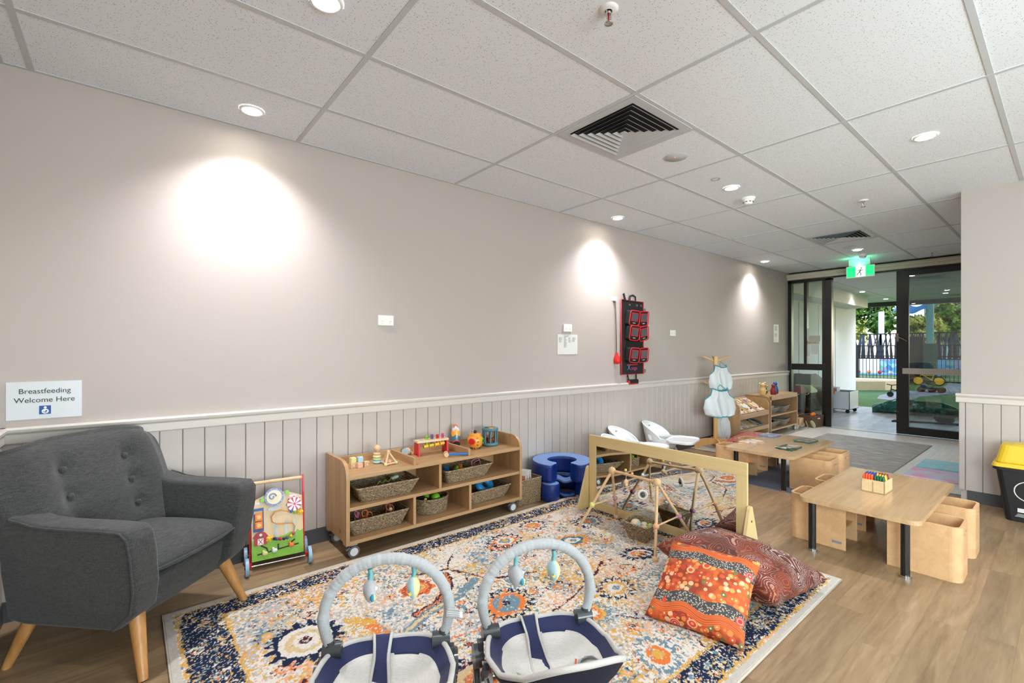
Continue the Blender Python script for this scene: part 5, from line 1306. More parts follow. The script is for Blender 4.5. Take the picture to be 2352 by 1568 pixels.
def foam(label, loc, rz, z0, z1, R, r, op, lid=True):
    t = thing('foam_ring', label, 'soft seat', loc, rz)
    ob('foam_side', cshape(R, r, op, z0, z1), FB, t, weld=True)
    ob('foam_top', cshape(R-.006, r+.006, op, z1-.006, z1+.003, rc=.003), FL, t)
    return t
DIR = math.atan2(-2.9, -2.97)
foam('blue horseshoe foam seat with pale top, stacked above the lower blue blocks', (2.985, 2.905, 0), DIR+.12, .152, .30, .265, .125, .62)
foam('lower blue foam ring under the horseshoe seat', (2.99, 2.90, 0), DIR+.1, .002, .147, .245, .12, 1.15)
t_ = thing('foam_stool', 'small round blue foam block in front of the horseshoe seat, by the basket', 'soft seat', (2.775, 2.835, 0))
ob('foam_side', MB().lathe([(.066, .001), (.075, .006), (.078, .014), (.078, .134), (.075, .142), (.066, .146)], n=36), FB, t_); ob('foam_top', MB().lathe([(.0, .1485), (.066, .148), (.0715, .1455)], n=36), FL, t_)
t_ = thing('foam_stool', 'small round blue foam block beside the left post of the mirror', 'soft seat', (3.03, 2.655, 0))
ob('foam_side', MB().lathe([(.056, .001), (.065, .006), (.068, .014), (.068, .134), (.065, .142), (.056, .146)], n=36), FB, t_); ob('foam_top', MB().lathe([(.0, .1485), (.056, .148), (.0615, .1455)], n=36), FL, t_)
def wavepad(z, w=.10):
    return MB().grid(lambda u, v: ((u-.5)*.19, (v-.5)*.11+.012*math.sin(u*9), z+.010*math.sin(u*PI*2.2)), 24, 8)
t_ = thing('foam_pad', 'curved pale blue foam pad lying inside the foam seats', 'soft seat', (2.965, 2.875, 0), DIR+PI/2)
ob('foam_cover', wavepad(.135), FL, t_, solid=.022)
t_ = thing('foam_pad', 'dark blue wavy foam pad on the floor under the foam seats', 'soft seat', (2.93, 2.83, 0), DIR+PI/2)
ob('foam_cover', wavepad(.026), C('foam_mid', (30, 70, 140), .4), t_, solid=.02)
# ================================================================ LOW FEEDING CHAIRS
HW = C('chair_white', (238, 239, 240), .3, coat=.2); LEGG = C('leg_grey', (180, 184, 188), .4)
def feeding(label, x, y, rz=0):
    t = thing('feeding_chair', label, 'feeding chair', (x, y, 0), rz, group='white low feeding chairs')
    # backrest shell opening forward (+x), rim rises to the back
    def shell(u, v):
        a = math.radians(75+210*u); rx, ry = .15, .165; h = .29+.16*math.sin(PI*u)**.8
        k = 1+.22*v*math.sin(PI*u); z = .20+(h-.20)*v
        return (rx*math.cos(a)*k-.02-.03*v*math.sin(PI*u), ry*math.sin(a)*(1+.05*v), z)
    ob('backrest', MB().grid(shell, 40, 10), HW, t, solid=.010)
    ob('backrest_rim', MB().tube([shell(i/40, 1) for i in range(41)], .0085, n=8), HW, t)
    ob('seat', MB().lathe([(.0, .165), (.13, .17), (.155, .20), (.158, .225)], (-.02, 0, 0), 32).lathe([(.08, .10), (.12, .13), (.14, .17)], (-.02, 0, 0), 32), C('seat_clear', (206, 204, 200), .35), t)
    tr = []
    for (px, py) in rrect(.30, .40, .09, 6): tr.append((px+.215, py))
    base_ = [(p[0], p[1], .268) for p in tr]; n = len(tr)
    m = MB(); c = Vector((.215, 0, 0))
    def ringz(k, z): return [((p[0]-.215)*k+.215, p[1]*k, z) for p in tr]
    vs = ringz(.97, .262)+ringz(1.0, .270)+ringz(1.0, .288)+ringz(.985, .294)+ringz(.955, .292)+ringz(.90, .280)
    fs = [(j*n+i, j*n+(i+1) % n, (j+1)*n+(i+1) % n, (j+1)*n+i) for j in range(5) for i in range(n)]
    fs += [tuple(range(n))[::-1], tuple(5*n+i for i in range(n))]
    ob('tray', m.add(vs, fs), HW, t, weld=True)
    for s in (-1, 1): ob('arm', MB().prism([(-.10, .27), (.13, .262), (.13, .288), (-.04, .30), (-.12, .33)], 'xz', s*.155-.012, s*.155+.012), HW, t, bevel=.006)
    ob('side_flap', MB().bx(-.18, -.10, .10, .18, .262, .268), HW, t, bevel=.002)
    for sx, sy in ((1, 1), (1, -1), (-1, 1), (-1, -1)):
        l = ob('leg', MB().cyl((-.02+sx*.10, sy*.10, .20), (-.02+sx*.20, sy*.16, .0), .014, .011, n=12), LEGG, t)
    text('maker_lettering', 'Babee', .022, INK, t, (-.165, .02, .405), (math.radians(78), 0, math.radians(90)))
    return t
feeding('white low feeding chair with tray nearest the coat stand', 4.67, 2.955, math.radians(-75))
feeding('white low feeding chair with tray behind the left half of the mirror', 4.06, 2.955, math.radians(-75))
feeding('white low feeding chair mostly hidden right behind the mirror top', 3.64, 2.70, math.radians(-70))
# ================================================================ COAT STAND WITH BIBS
ST = wood('stand_pine', (226, 178, 114), (206, 154, 92), 'z', .45, 1.2)
t_ = thing('coat_stand', 'small pine coat stand with white aprons hanging on it', 'coat stand', (5.86, 2.945, 0), math.radians(40))
ob('pole', MB().bx(-.024, .024, -.024, .024, .06, 1.19), ST, t_, bevel=.005)
foot = [(0, .06), (0, .135), (.10, .13), (.17, .12), (.22, .095), (.24, .05), (.24, .0), (.17, 0), (.15, .03), (.06, .05)]
for k in range(4):
    m = MB(); m.T = at((0, 0, 0), (0, 0, k*PI/2)); m.prism([(x+.02, z) for x, z in foot], 'xz', -.011, .011); ob('foot', m, ST, t_, bevel=.004)
for z, ks in ((1.13, (0, 1, 3)), (.80, (1, 3)), (.43, (3,))):
    for k in ks:
        a = k*PI/2+(.4 if z < 1 else 0); ca, sa = math.cos(a), math.sin(a)
        ob('peg', MB().cyl((ca*.02, sa*.02, z), (ca*.16, sa*.16, z+.06), .0105, n=12), ST, t_)
BIB = C('apron_white', (216, 220, 222), .5, var=.02); BIBE = C('apron_trim', (40, 150, 160), .6)
def bib(label, x, y, z0, z1, w, yaw, slim=1.0):
    t = thing('apron', label, 'apron', (x, y, z0), yaw, group='aprons on the coat stand'); h = z1-z0
    def wd(v): return float(np.interp(v, [0, .06, .3, .62, .75, .86, 1.0], [.55, .85, 1, .95, .62, .55, .50]))*w/2*slim
    def f(u, v):
        a = (u-.5)*2; x_ = wd(v)*a; fold = .022*math.sin(5*a+2*v)*(1-.3*v)+.010*math.sin(11*a+5*v)
        zt = h*v*(1-.02)+(-.07*h*(1-a*a) if v > .98 else 0)
        return (x_, fold+.045*(a*a)*1.0-.03, h*v-(.10*h*max(0, (v-.8)/.2)*(1-a*a)))
    ob('apron_cloth', MB().grid(f, 31, 41), BIB, t, solid=.002)
    e = [f(0, .62+i*.38/10) for i in range(11)]; g_ = [f(1, .62+i*.38/10) for i in range(11)]; nk = [f(i/16, 1) for i in range(17)]; hem = [f(i/16, 0) for i in range(17)]
    m = MB()
    for p in (e, g_, nk, hem): m.tube([(q[0], q[1]-.004, q[2]) for q in p], .0065, n=5)
    ob('teal_edging', m, BIBE, t)
    ob('neck_loop', MB().tube([nk[4]]+[(nk[4][0]+.015, .0, h+.01), (0, .012, h+.045), (nk[12][0]-.015, .0, h+.01)]+[nk[12]], .004, n=5), BIBE, t)
    return t
bib('white apron with teal trim hanging highest on the coat stand', 5.86, 2.87, .76, 1.08, .33, math.radians(-28))
bib('wide white apron with teal trim hanging in the middle of the coat stand', 5.77, 2.835, .43, .79, .44, math.radians(-28))
a_ = bib('narrow folded white apron hanging lowest, on the right of the coat stand', 6.03, 2.93, .10, .47, .27, math.radians(-30), .8)
ob('care_label', MB().bx(-.02, .02, -.075, -.072, .07, .10), PAPER, a_)
# ================================================================ BOOK DISPLAY AND BASKET SHELVES
t_ = thing('book_display', 'oak display unit with sloping shelves of books and puzzles', 'shelf', (6.22, 2.80, 0)); w_ = .93
sp_ = [(0, .04), (.36, .04), (.36, .575), (.20, .575), (.10, .575)]+[(.10-.1*math.sin(a), .475+.1*math.cos(a)) for a in [math.radians(18*i) for i in range(1, 6)]]
ob('side_panel', MB().prism(sp_, 'yz', 0, .02), OZ, t_, bevel=.002); ob('side_panel', MB().prism([(y, z) for y, z in sp_], 'yz', w_-.02, w_), OZ, t_, bevel=.002)
ob('back_panel', MB().bx(.02, w_-.02, .34, .36, .04, .575), OX, t_)
ob('sloping_shelf', MB().prism([(.01, .375), (.34, .56), (.34, .575), (.003, .392)], 'yz', .02, w_-.02), OX, t_)
ob('shelf_lip', MB().bx(.02, w_-.02, -.002, .014, .345, .410), OX, t_, bevel=.003)
ob('sloping_shelf', MB().prism([(.01, .175), (.34, .30), (.34, .315), (.003, .192)], 'yz', .02, w_-.02), OX, t_)
ob('shelf_lip', MB().bx(.02, w_-.02, -.002, .014, .15, .205), OX, t_, bevel=.003)
ob('base_board', MB().bx(.02, w_-.02, .01, .34, .04, .06), OX, t_)
def m_print(name, cols, sc=18, seed=0):
    if name in MATS: return MATS[name]
    m, t, b = base(name); mp = coords(t); v = t.nodes.new('ShaderNodeTexVoronoi'); v.inputs['Scale'].default_value = sc; t.links.new(mp, v.inputs['Vector'])
    wn = t.nodes.new('ShaderNodeTexWhiteNoise'); t.links.new(v.outputs['Color'], wn.inputs['Vector'])
    k = len(cols); t.links.new(ramp(t, wn.outputs['Value'], [(i/k, c) for i, c in enumerate(cols)], 'CONSTANT'), b.inputs['Base Color']); b.inputs['Roughness'].default_value = .35
    MATS[name] = m; return m
PZ = [m_print('puzzle_a', [(236, 230, 214), (214, 120, 90), (236, 230, 214), (90, 110, 180), (226, 200, 120)], 26), m_print('puzzle_b', [(238, 234, 222), (150, 176, 110), (238, 234, 222), (176, 100, 60), (240, 236, 226)], 24),
      m_print('puzzle_c', [(240, 236, 226), (206, 70, 70), (240, 236, 226), (230, 180, 90)], 26), m_print('puzzle_d', [(60, 100, 130), (90, 130, 150), (40, 50, 70), (200, 200, 190)], 22), m_print('puzzle_e', [(200, 190, 160), (90, 70, 50), (150, 170, 110), (60, 50, 44)], 24)]
LBL = ['picture puzzle with blue and red printing at the right of the upper sloping shelf', 'green and brown picture puzzle in the middle of the upper sloping shelf', 'red and white picture board at the left end of the upper sloping shelf']
for i, (x, mt, l) in enumerate(((.71, PZ[0], LBL[0]), (.43, PZ[1], LBL[1]), (.16, PZ[2], LBL[2]))):
    t2 = thing('puzzle_board', l, 'puzzle', (6.22+x, 2.80+.016, .4155), group='puzzles on the upper sloping shelf', rot=(math.radians(29.0), 0, math.radians(0)))
    ob('board', MB().bx(-.115, .115, 0, .30, -.0035, .008), BW, t2, bevel=.001); ob('picture', MB().bx(-.105, .105, .01, .29, .008, .0095), mt, t2)
    for k in range(4): ob('knob', MB().ball((-.06+.1*(k % 2), .06+.13*(k//2), .016), .014, 10, 8), [ORA, C('knob_brown', (150, 90, 60), .5), YEL, ORA][k], t2)
for i, (x, c, l) in enumerate(((.74, PZ[3], 'blue covered book at the right of the lower sloping shelf'), (.58, PZ[4], 'brown and cream book in the middle of the lower sloping shelf'), (.44, BW, 'plain wooden slatted board left of the middle on the lower sloping shelf'), (.30, PZ[1], 'green picture book on the lower sloping shelf'), (.14, PZ[2], 'red toy board at the left end of the lower sloping shelf'))):
    t2 = thing('picture_book', l, 'book', (6.22+x, 2.817, .2105), group='books on the lower sloping shelf', rot=(math.radians(20.8), 0, 0))
    ob('pages', MB().bx(-.062, .062, .002, .20, -.002, .006), PAPER, t2); ob('cover', MB().bx(-.065, .065, 0, .205, .006, .0085), c, t2)
t_ = thing('basket_shelf', 'oak shelf unit on casters holding four grey baskets under carved birds', 'shelf', (7.21, 2.80, 0)); w_ = 1.03
sp2 = [(0, .085), (.36, .085), (.36, .60), (.09, .60)]+[(.09-.09*math.sin(a), .51+.09*math.cos(a)) for a in [math.radians(18*i) for i in range(1, 6)]]
for x0 in (0, w_-.022): ob('side_panel', MB().prism(sp2, 'yz', x0, x0+.022), OZ, t_, bevel=.002)
ob('top_board', MB().bx(.022, w_-.022, .0, .36, .575, .597), OX, t_); ob('top_lip', MB().bx(.022, w_-.022, -.004, .008, .535, .597), OX, t_, bevel=.002)
ob('middle_shelf', MB().bx(.022, w_-.022, .003, .34, .295, .317), OX, t_); ob('bottom_shelf', MB().bx(.022, w_-.022, .0, .34, .088, .11), OX, t_); ob('back_panel', MB().bx(.022, w_-.022, .34, .36, .088, .58), OX, t_)
for x, y in ((.05, .03), (w_-.05, .03), (.05, .32), (w_-.05, .32)): caster(t_, x, y)
for i, (x, z, l) in enumerate(((.23, .318, 'grey basket with cream shells on the upper left of the basket shelf'), (.70, .318, 'empty grey basket on the upper right of the basket shelf'), (.24, .112, 'grey basket of yellow blocks on the lower left of the basket shelf'), (.72, .112, 'empty grey basket on the lower right of the basket shelf'))):
    basket(l, (7.21+x, 2.965, z), .15*(i % 2), .26, .18, .37, .26, .085, group='grey baskets in the basket shelf', mat=GREYW, coil=.0105)
for i in range(7): toy('sea_shell', 'pale shell heaped in the upper left grey basket', 'shell', MB().ball((0, 0, 0), .026, 10, 8, (1.2, .8, .6)), [C('shell_cream', (226, 214, 190), .5), C('shell_rose', (190, 130, 120), .5), C('shell_green', (120, 140, 110), .5)][0 if i > 1 else i+1], (7.21+.13+.035*i, 2.91+.03*(i % 3), .318+.085+.012*(i % 2)), rot=(i, .3*i, i*.7), group='shells in the upper grey basket')
for i in range(7): toy('yellow_block', 'small yellow and black block heaped in the lower left grey basket', 'block', MB().bx(-.018, .018, -.012, .012, -.012, .012), YEL if i % 3 else C('dot_black', (25, 25, 25), .5), (7.21+.13+.035*i, 2.91+.03*(i % 3), .112+.082+.012*(i % 2)), rot=(i, .3*i, i*.7), group='blocks in the lower grey basket')
def bird(label, x, y, c, flip, s=1.0):
    t = thing('carved_bird', label, 'bird figure', (x, y, .5975), flip, group='carved birds on the basket shelf')
    M_ = C('bird_'+c[0], c[1], .5, bump=.2, bscale=120)
    ob('bird_body', MB().lathe([(.034*s, 0), (.044*s, .012*s), (.045*s, .06*s), (.036*s, .10*s), (.024*s, .12*s), (.022*s, .125*s)], n=20).ball((0, 0, .145*s), .030*s, 18, 12), M_, t)
    ob('beak', MB().cyl((-.022*s, 0, .147*s), (-.056*s, 0, .150*s), .013*s, .004*s, n=12), M_, t)
bird('yellow carved bird, leftmost on the basket shelf', 7.33, 2.96, ('yellow', (222, 192, 122)), PI, 1.02)
bird('dark red carved bird in front of the dried flowers', 7.53, 2.89, ('red', (138, 40, 44)), PI+.3, .92)
bird('blue carved bird, rightmost on the basket shelf', 7.70, 2.93, ('blue', (16, 86, 150)), PI, 1.05)
t_ = thing('flower_pot', 'dark patterned pot of cream dried flowers between the birds', 'flower pot', (7.52, 3.02, .5975))
ob('pot', MB().lathe([(.034, 0), (.048, .02), (.050, .065), (.042, .085), (.036, .085), (.034, .07)], n=24), m_print('pot_print', [(56, 34, 34), (60, 40, 38), (220, 200, 150), (58, 34, 34)], 30), t_)
m = MB()
for i in range(16): a = i*2.4; r = .012+.0028*i; m.cyl((0, 0, .06), (r*math.cos(a), r*math.sin(a), .11+.004*(i % 5)), .0015, n=5)
ob('stems', m, C('stem_olive', (120, 110, 70), .7), t_)
for i in range(16):
    a = i*2.4; r = .012+.0030*i; c = (r*math.cos(a), r*math.sin(a), .125+.016*((i*7) % 5)*.8)
    mm = MB().ball(c, .010, 8, 6)
    for j in range(6): b_ = j*PI/3; mm.ball((c[0]+.012*math.cos(b_), c[1]+.012*math.sin(b_), c[2]), .008, 6, 5, (1, 1, .5))
    ob('dried_flower', mm, [C('petal_cream', (236, 226, 200), .6), C('petal_gold', (200, 160, 90), .6)][i % 2], t_)
# push trolley behind the basket shelf
t_ = thing('push_trolley', 'pale wooden push trolley standing at the right end of the basket shelf', 'push toy', (8.43, 2.95, 0), .05)
ob('handle_bar', MB().cyl((-.13, .06, .40), (.13, .06, .40), .011, n=14), C('chair_white', (238, 239, 240), .3), t_)
for s in (-.11, .11): ob('handle_post', MB().obx((s, .0, .29), (.018, .03, .26), (math.radians(-24), 0, 0)), NATW, t_, bevel=.003)
ob('trolley_box', MB().bx(-.12, .12, -.14, -.125, .06, .16).bx(-.12, .12, .0, .015, .06, .16).bx(-.12, -.105, -.14, .015, .06, .16).bx(.105, .12, -.14, .015, .06, .16).bx(-.12, .12, -.14, .015, .055, .065), NATW, t_, bevel=.002)
for sx, sy in ((-.14, -.10), (.14, -.10), (-.14, .0), (.14, .0)): ob('wheel', MB().cyl((sx-.01, sy, .045), (sx+.01, sy, .045), .045, n=24), C('wheel_cream', (226, 220, 196), .4), t_, bevel=.004)
for i, (x, y, rr) in enumerate(((8.60, 2.70, 0), (8.52, 2.76, 0))):
    tag(ob('paper_fan_disc', MB().lathe([(0, .004), (.055, .003), (.062, 0), (.055, -.003), (0, -.004)], n=30), C('disc_sage', (206, 212, 176), .5)), ['pale green round disc standing behind the wicker baskets', 'second pale green disc leaning closer to the basket shelf'][1-i], 'disc', loc=(x, y, .066), rot=(1.25, 0, [.9, .4][i]))
# wicker baskets with orange things by the window
def wick(label, x, y, rz, items):
    o = basket(label, (x, y, 0), rz, .29, .22, .31, .24, .185, group='wicker boxes by the window', mat=SEAD, coil=.011)
    ob('grip_hole', MB().obx((0, -.121, .145), (.07, .014, .022)), C('grip_pale', (214, 208, 200), .6), o, bevel=.004)
    return o
wick('brown wicker box with a pale grip standing in front of the window', 8.80, 2.79, math.radians(-12), 1)
wick('brown wicker box half hidden behind the basket shelf', 8.76, 3.055, math.radians(-3), 1)
toy('orange_toy', 'orange toy sticking out of the hidden wicker box', 'toy', MB().ball((0, 0, 0), .05, sc=(1.3, .9, .7)), C('bright_orange', (248, 130, 30), .45), (8.70, 3.03, .215))
toy('orange_toy', 'orange ribbed toy in the wicker box before the window', 'toy', MB().ball((0, 0, 0), .045, sc=(1.2, .9, .7)).ball((.03, 0, .012), .03), C('bright_orange', (248, 130, 30), .45), (8.86, 2.78, .185))
# pink round cushion behind the far table
m_, tt, b_ = base('pink_print'); n_ = noise(tt, coords(tt), 55, 3, .6, 1.5)
tt.links.new(ramp(tt, n_, [(.38, (110, 34, 40)), (.47, (196, 92, 84)), (.54, (226, 160, 148)), (.62, (160, 60, 60))]), b_.inputs['Base Color']); b_.inputs['Roughness'].default_value = .8
put_pillow('floor_cushion', 'pink and red patterned floor cushion between coat stand and far table', m_, (6.25, 2.62, .10), (1, .15, 0), (-.15, 1, .0), .62, .52, .20, pinch=.08)
# ================================================================ TABLES, STOOLS
TX = wood('table_oak', (206, 172, 132), (176, 140, 102), 'x', .2, .9); TE = C('table_edge', (186, 152, 112), .5)
BLK = C('leg_black', (18, 18, 19), .25, coat=.4)
def table(label, x0, x1, y0, y1, h=.338, legs=None):
    cx_, cy_ = (x0+x1)/2, (y0+y1)/2; t = thing('low_table', label, 'table', (cx_, cy_, 0), group='low oak tables')
    w, d = x1-x0, y1-y0
    ob('tabletop', MB().prism(rrect(w, d, .05, 6), 'xy', h-.026, h), TX, t, bevel=.003)
    for (lx, ly) in legs:
        l = ob('leg', MB().cyl((lx-cx_, ly-cy_, .012), (lx-cx_, ly-cy_, h-.026), .0215, n=24), BLK, t)
        ob('leg_foot', MB().cyl((lx-cx_, ly-cy_, 0), (lx-cx_, ly-cy_, .014), .029, n=24), CHROME, l, bevel=.003)
    return t
table('low oak table with the crayon box, nearer to the camera', 3.31, 4.47, .528, 1.128, legs=[(3.365, 1.06), (3.365, .60), (4.41, 1.06), (4.41, .60)])
table('low oak table with four books, farther from the camera', 4.46, 5.60, 1.555, 2.165, legs=[(4.55, 1.66), (4.53, 2.075), (5.52, 2.085), (5.52, 1.64)])
PLYH = wood('bent_ply_x', (226, 184, 138), (204, 158, 112), 'x', .4, .8); PLYD = wood('ply_inner', (218, 172, 122), (196, 146, 98), 'x', .45, .8)
def hole(o, T, poly, depth):
    m = MB(); m.T = T; m.prism(poly, 'xy', -depth/2, depth/2)
    c = ob('hole_cutter', m, PLYD); c.parent = o.parent; md = o.modifiers.new('hole', 'BOOLEAN'); md.object = c; md.operation = 'DIFFERENCE'
    bpy.context.view_layer.update()
    me = bpy.data.meshes.new_from_object(o.evaluated_get(bpy.context.evaluated_depsgraph_get())); o.modifiers.clear(); o.data = me
    bpy.data.objects.remove(c)
def stool(label, cx_, cy_, rz):
    """U-shaped bent plywood cube chair, the curved closed end at +y of its own frame; open towards -y"""
    t = thing('cube_chair', label, 'stool', (cx_, cy_, 0), rz, group='bent plywood cube chairs')
    W_, D_, H_, th = .255, .325, .30, .015; r = .05
    def U(off):
        w = W_/2-off; d = D_/2-off; rr = max(.01, r-off); pts = [(w, -D_/2)]
        pts += [(w, d-rr)]+[(w-rr+rr*math.cos(a), d-rr+rr*math.sin(a)) for a in [PI/2*i/8 for i in range(1, 9)]]+[(-w+rr-rr*math.sin(a), d-rr+rr*math.cos(a)) for a in [PI/2*i/8 for i in range(0, 9)]]+[(-w, -D_/2)]
        return pts
    o_ = U(0); i_ = U(th); poly = o_+i_[::-1]
    sh = ob('bent_shell', MB().prism(poly, 'xy', 0, H_), PLYH, t, bevel=.003)
    hole(sh, at((0, D_/2, .252), (PI/2, 0, 0)), rrect(.075, .026, .012, 4), .1)
    ob('seat', MB().bx(-W_/2+th, W_/2-th, -D_/2+.02, D_/2-th, .115, .128), PLYD, t)
    ob('maker_plate', MB().bx(-W_/2-.0008, -W_/2+.0002, -D_/2+.02, -D_/2+.075, .035, .05), C('plate_grey', (130, 140, 150), .4), t)
    return t
stool('plywood cube chair at the near right corner of the crayon table', 3.612, .545, PI)
stool('plywood cube chair at the far right corner of the crayon table', 4.085, .54, PI)
stool('plywood cube chair at the near left corner of the crayon table', 3.635, 1.082, 0)
stool('plywood cube chair at the far left corner of the crayon table', 4.12, 1.09, 0)
stool('plywood cube chair at the near right corner of the book table', 4.83, 1.505, PI)
stool('plywood cube chair at the far right corner of the book table', 5.26, 1.53, PI)
stool('plywood cube chair at the near left corner of the book table', 4.79, 2.20, 0)
stool('plywood cube chair at the far left corner of the book table', 5.31, 2.21, 0)
# books on the far table
BKS = [((5.365, 2.095), .06, 'blue-grey book with a purple picture, farthest left on the book table', (120, 132, 150), [(150, 160, 180), (170, 150, 180), (120, 130, 150), (200, 190, 200)]),
       ((4.835, 2.06), .10, 'cream and orange book near the left front corner of the book table', (196, 170, 140), [(226, 200, 170), (230, 170, 110), (240, 230, 220), (150, 150, 170)]),
       ((4.83, 1.72), .10, 'dark green book near the right front corner of the book table', (40, 84, 60), [(60, 90, 70), (200, 110, 110), (190, 200, 190), (50, 60, 54)]),
       ((5.33, 1.735), .06, 'green and grey book near the far right corner of the book table', (56, 100, 76), [(110, 120, 110), (200, 140, 110), (90, 110, 100), (130, 140, 150)])]
for i, ((x, y), rz, l, c, cs_) in enumerate(BKS):
    t_ = thing('board_book', l, 'book', (x, y, .3385), -rz, group='board books on the far table')
    ob('pages', MB().bx(-.108, .108, -.07, .07, .002, .016), C('book_cover_%d' % i, c, .4), t_, bevel=.001)
    ob('cover', MB().bx(-.112, .112, -.074, .074, .016, .0185).bx(-.112, .112, -.074, .074, 0, .002), m_print('cover_print_%d' % i, cs_, 26), t_)
# crayon box
t_ = thing('crayon_box', 'small birch box full of crayons on the near table', 'box', (3.848, .834, .3385), math.radians(-2))
hx, hy, hz = .085, .064, .082
ob('box_body', MB().bx(-hx, hx, -hy, -hy+.006, 0, hz).bx(-hx, hx, hy-.006, hy, 0, hz).bx(-hx, -hx+.006, -hy, hy, 0, hz).bx(hx-.006, hx, -hy, hy, 0, hz).bx(-hx, hx, -hy, hy, 0, .006), wood('birch_box', (226, 200, 158), (208, 180, 136), 'x', .5, 2), t_)
ob('box_divider', MB().bx(-hx, hx, -.003, .003, 0, hz-.01).bx(-.015, -.009, -hy, hy, 0, hz-.01), BW, t_)
crc = {'red': (200, 40, 34), 'orange': (238, 84, 36), 'blue': (24, 60, 140), 'green': (18, 90, 54), 'yellow': (232, 196, 36), 'maroon': (130, 24, 44)}
cm = {k: C('crayon_'+k, v, .45) for k, v in crc.items()}
protoc = {}
def crayon(col, x, y):
    z = .3385+.022
    c, s = math.cos(-.035), math.sin(-.035); px, py = 3.848+c*x-s*y, .834+s*x+c*y
    lab = {'orange': 'orange-red crayon in the near left part of the crayon box', 'blue': 'dark blue crayon in the far left part of the crayon box', 'green': 'dark green crayon in the near right part of the crayon box', 'yellow': 'yellow crayon in the middle right part of the crayon box', 'maroon': 'dark red crayon in the far right part of the crayon box'}[col]
    if col not in protoc:
        t = thing('crayon', lab, 'crayon', (px, py, z), group=col+' crayons in the box')
        ob('crayon_body', MB().cyl((0, 0, 0), (0, 0, .070), .0075, n=10), cm[col], t)
        ob('crayon_tip', MB().lathe([(.0075, .070), (.0062, .074), (.0026, .092), (0, .093)], n=10), cm[col], t); protoc[col] = t
    else: dup(protoc[col], (px, py, z+random.uniform(-.002, .003)), 0)
# near side of the box as seen from the camera is its -x end; columns run along y
for i in range(2):
    for j in range(4): crayon('orange', -.070+i*.018, .052-.0125*0-.0145*j)
for i in range(4):
    for j in range(4): crayon('blue', -.030+i*.019 if i else -.030, .054-.0145*j) if (i, j) != (9, 9) else None
for i in range(2):
    for j in range(4): crayon('green', -.070+i*.018, -.010-.0140*j)
for i in range(2):
    for j in range(4): crayon('yellow', -.032+i*.019, -.010-.0140*j)
for i in range(2):
    for j in range(4): crayon('maroon', .012+i*.02, -.010-.0140*j)
# ================================================================ BIN, MATS, GREY RUG
t_ = thing('recycling_bin', 'black bin with a yellow lid and recycling symbol by the right wall', 'bin', (5.205, .125, 0))
BB = C('bin_black', (24, 24, 26), .45); YL = C('lid_yellow', (226, 190, 40), .35)
def frust(w0, d0, w1, d1, z0, z1, r=.04):
    a = rrect(w0, d0, r, 4); b = rrect(w1, d1, r, 4); n = len(a)
    return MB().add([(x, y, z0) for x, y in a]+[(x, y, z1) for x, y in b], [(i, (i+1) % n, n+(i+1) % n, n+i) for i in range(n)]+[tuple(range(n))[::-1], tuple(range(n, 2*n))])
ob('bin_body', frust(.235, .40, .27, .50, 0, .385, .035), BB, t_, bevel=.004)
ob('bin_rim', MB().prism(rrect(.29, .535, .04, 4), 'xy', .375, .40), BB, t_, bevel=.004)
m = frust(.31, .55, .29, .53, .395, .425, .045); ob('lid_skirt', m, YL, t_, bevel=.006)
ob('lid', frust(.28, .51, .22, .45, .424, .56, .05), YL, t_, bevel=.014, seg=3)
ob('swing_flap', frust(.17, .33, .15, .31, .56, .566, .02), YL, t_, bevel=.003)
PW = C('print_white', (225, 225, 222), .5)
RB = at((-.1265, -.045, .215), (PI/2, 0, -PI/2)) # local x -> -y? printed on the face towards -x
m = MB(); m.T = at((-.1275, .068, .232), (0, math.radians(-2.6), 0))
m.tube([(0, .085*math.cos(a), .075*math.sin(a)) for a in [2*PI*i/40 for i in range(40)]], .004, n=5, closed=True, flat=1)
for k in range(3):
    a = math.radians(90+120*k); ca, sa = math.cos(a), math.sin(a)
    def q(u, v): return (0, .040*ca+1.35*(u*(-sa)+v*ca), .036*sa+1.25*(u*ca+v*sa))
    m.add([q(-.032, -.009), q(.014, -.009), q(.014, -.018), q(.034, .002), q(.014, .02), q(.014, .010), q(-.026, .010)], [tuple(range(7))])
ob('recycling_symbol', m, PW, t_)
m = MB(); m.T = at((-.1225, .171, 0), (0, math.radians(-2.6), 0))
for i in range(3): m.bx(-.0045, -.0035, -.10, -.035+.006*i, .06+.0*i-.009*i, .063-.009*i)
m.bx(-.0045, -.0035, -.075, -.035, .075, .105)
ob('printed_lines', m, PW, t_)
text('maker_lettering', 'm', .036, BB, t_, (-.1278, .116, .092), (PI/2, 0, -PI/2))
def m_mat(name, c0, c1, c2):
    m, t, b = base(name); n = noise(t, coords(t, (1, 1.5, 1)), 4, 3, .5, .6)
    t.links.new(ramp(t, n, [(.36, c0), (.5, c1), (.62, c2)]), b.inputs['Base Color']); b.inputs['Roughness'].default_value = .4; return m
tag(ob('yoga_mat', MB().bx(0, .50, -.62, 0, 0, .014), m_mat('mat_aqua', (176, 208, 218), (136, 204, 220), (160, 212, 222)), bevel=.004), 'pale turquoise folded mat on the floor left of the corner wall', 'mat', loc=(6.63, 1.095, 0))
tag(ob('yoga_mat', MB().bx(0, .50, -.62, 0, 0, .012), m_mat('mat_pink', (204, 208, 226), (210, 200, 222), (228, 164, 200)), bevel=.004), 'lilac and pink mat on the floor in front of the turquoise one', 'mat', loc=(6.07, 1.10, 0))
m_, tt, b_ = base('grey_flatweave'); n_ = noise(tt, coords(tt, (40, 3.0, 1)), 1.6, 4, .7)
tt.links.new(ramp(tt, n_, [(.36, (112, 111, 108)), (.5, (154, 153, 149)), (.64, (196, 194, 189))]), b_.inputs['Base Color']); b_.inputs['Roughness'].default_value = .95
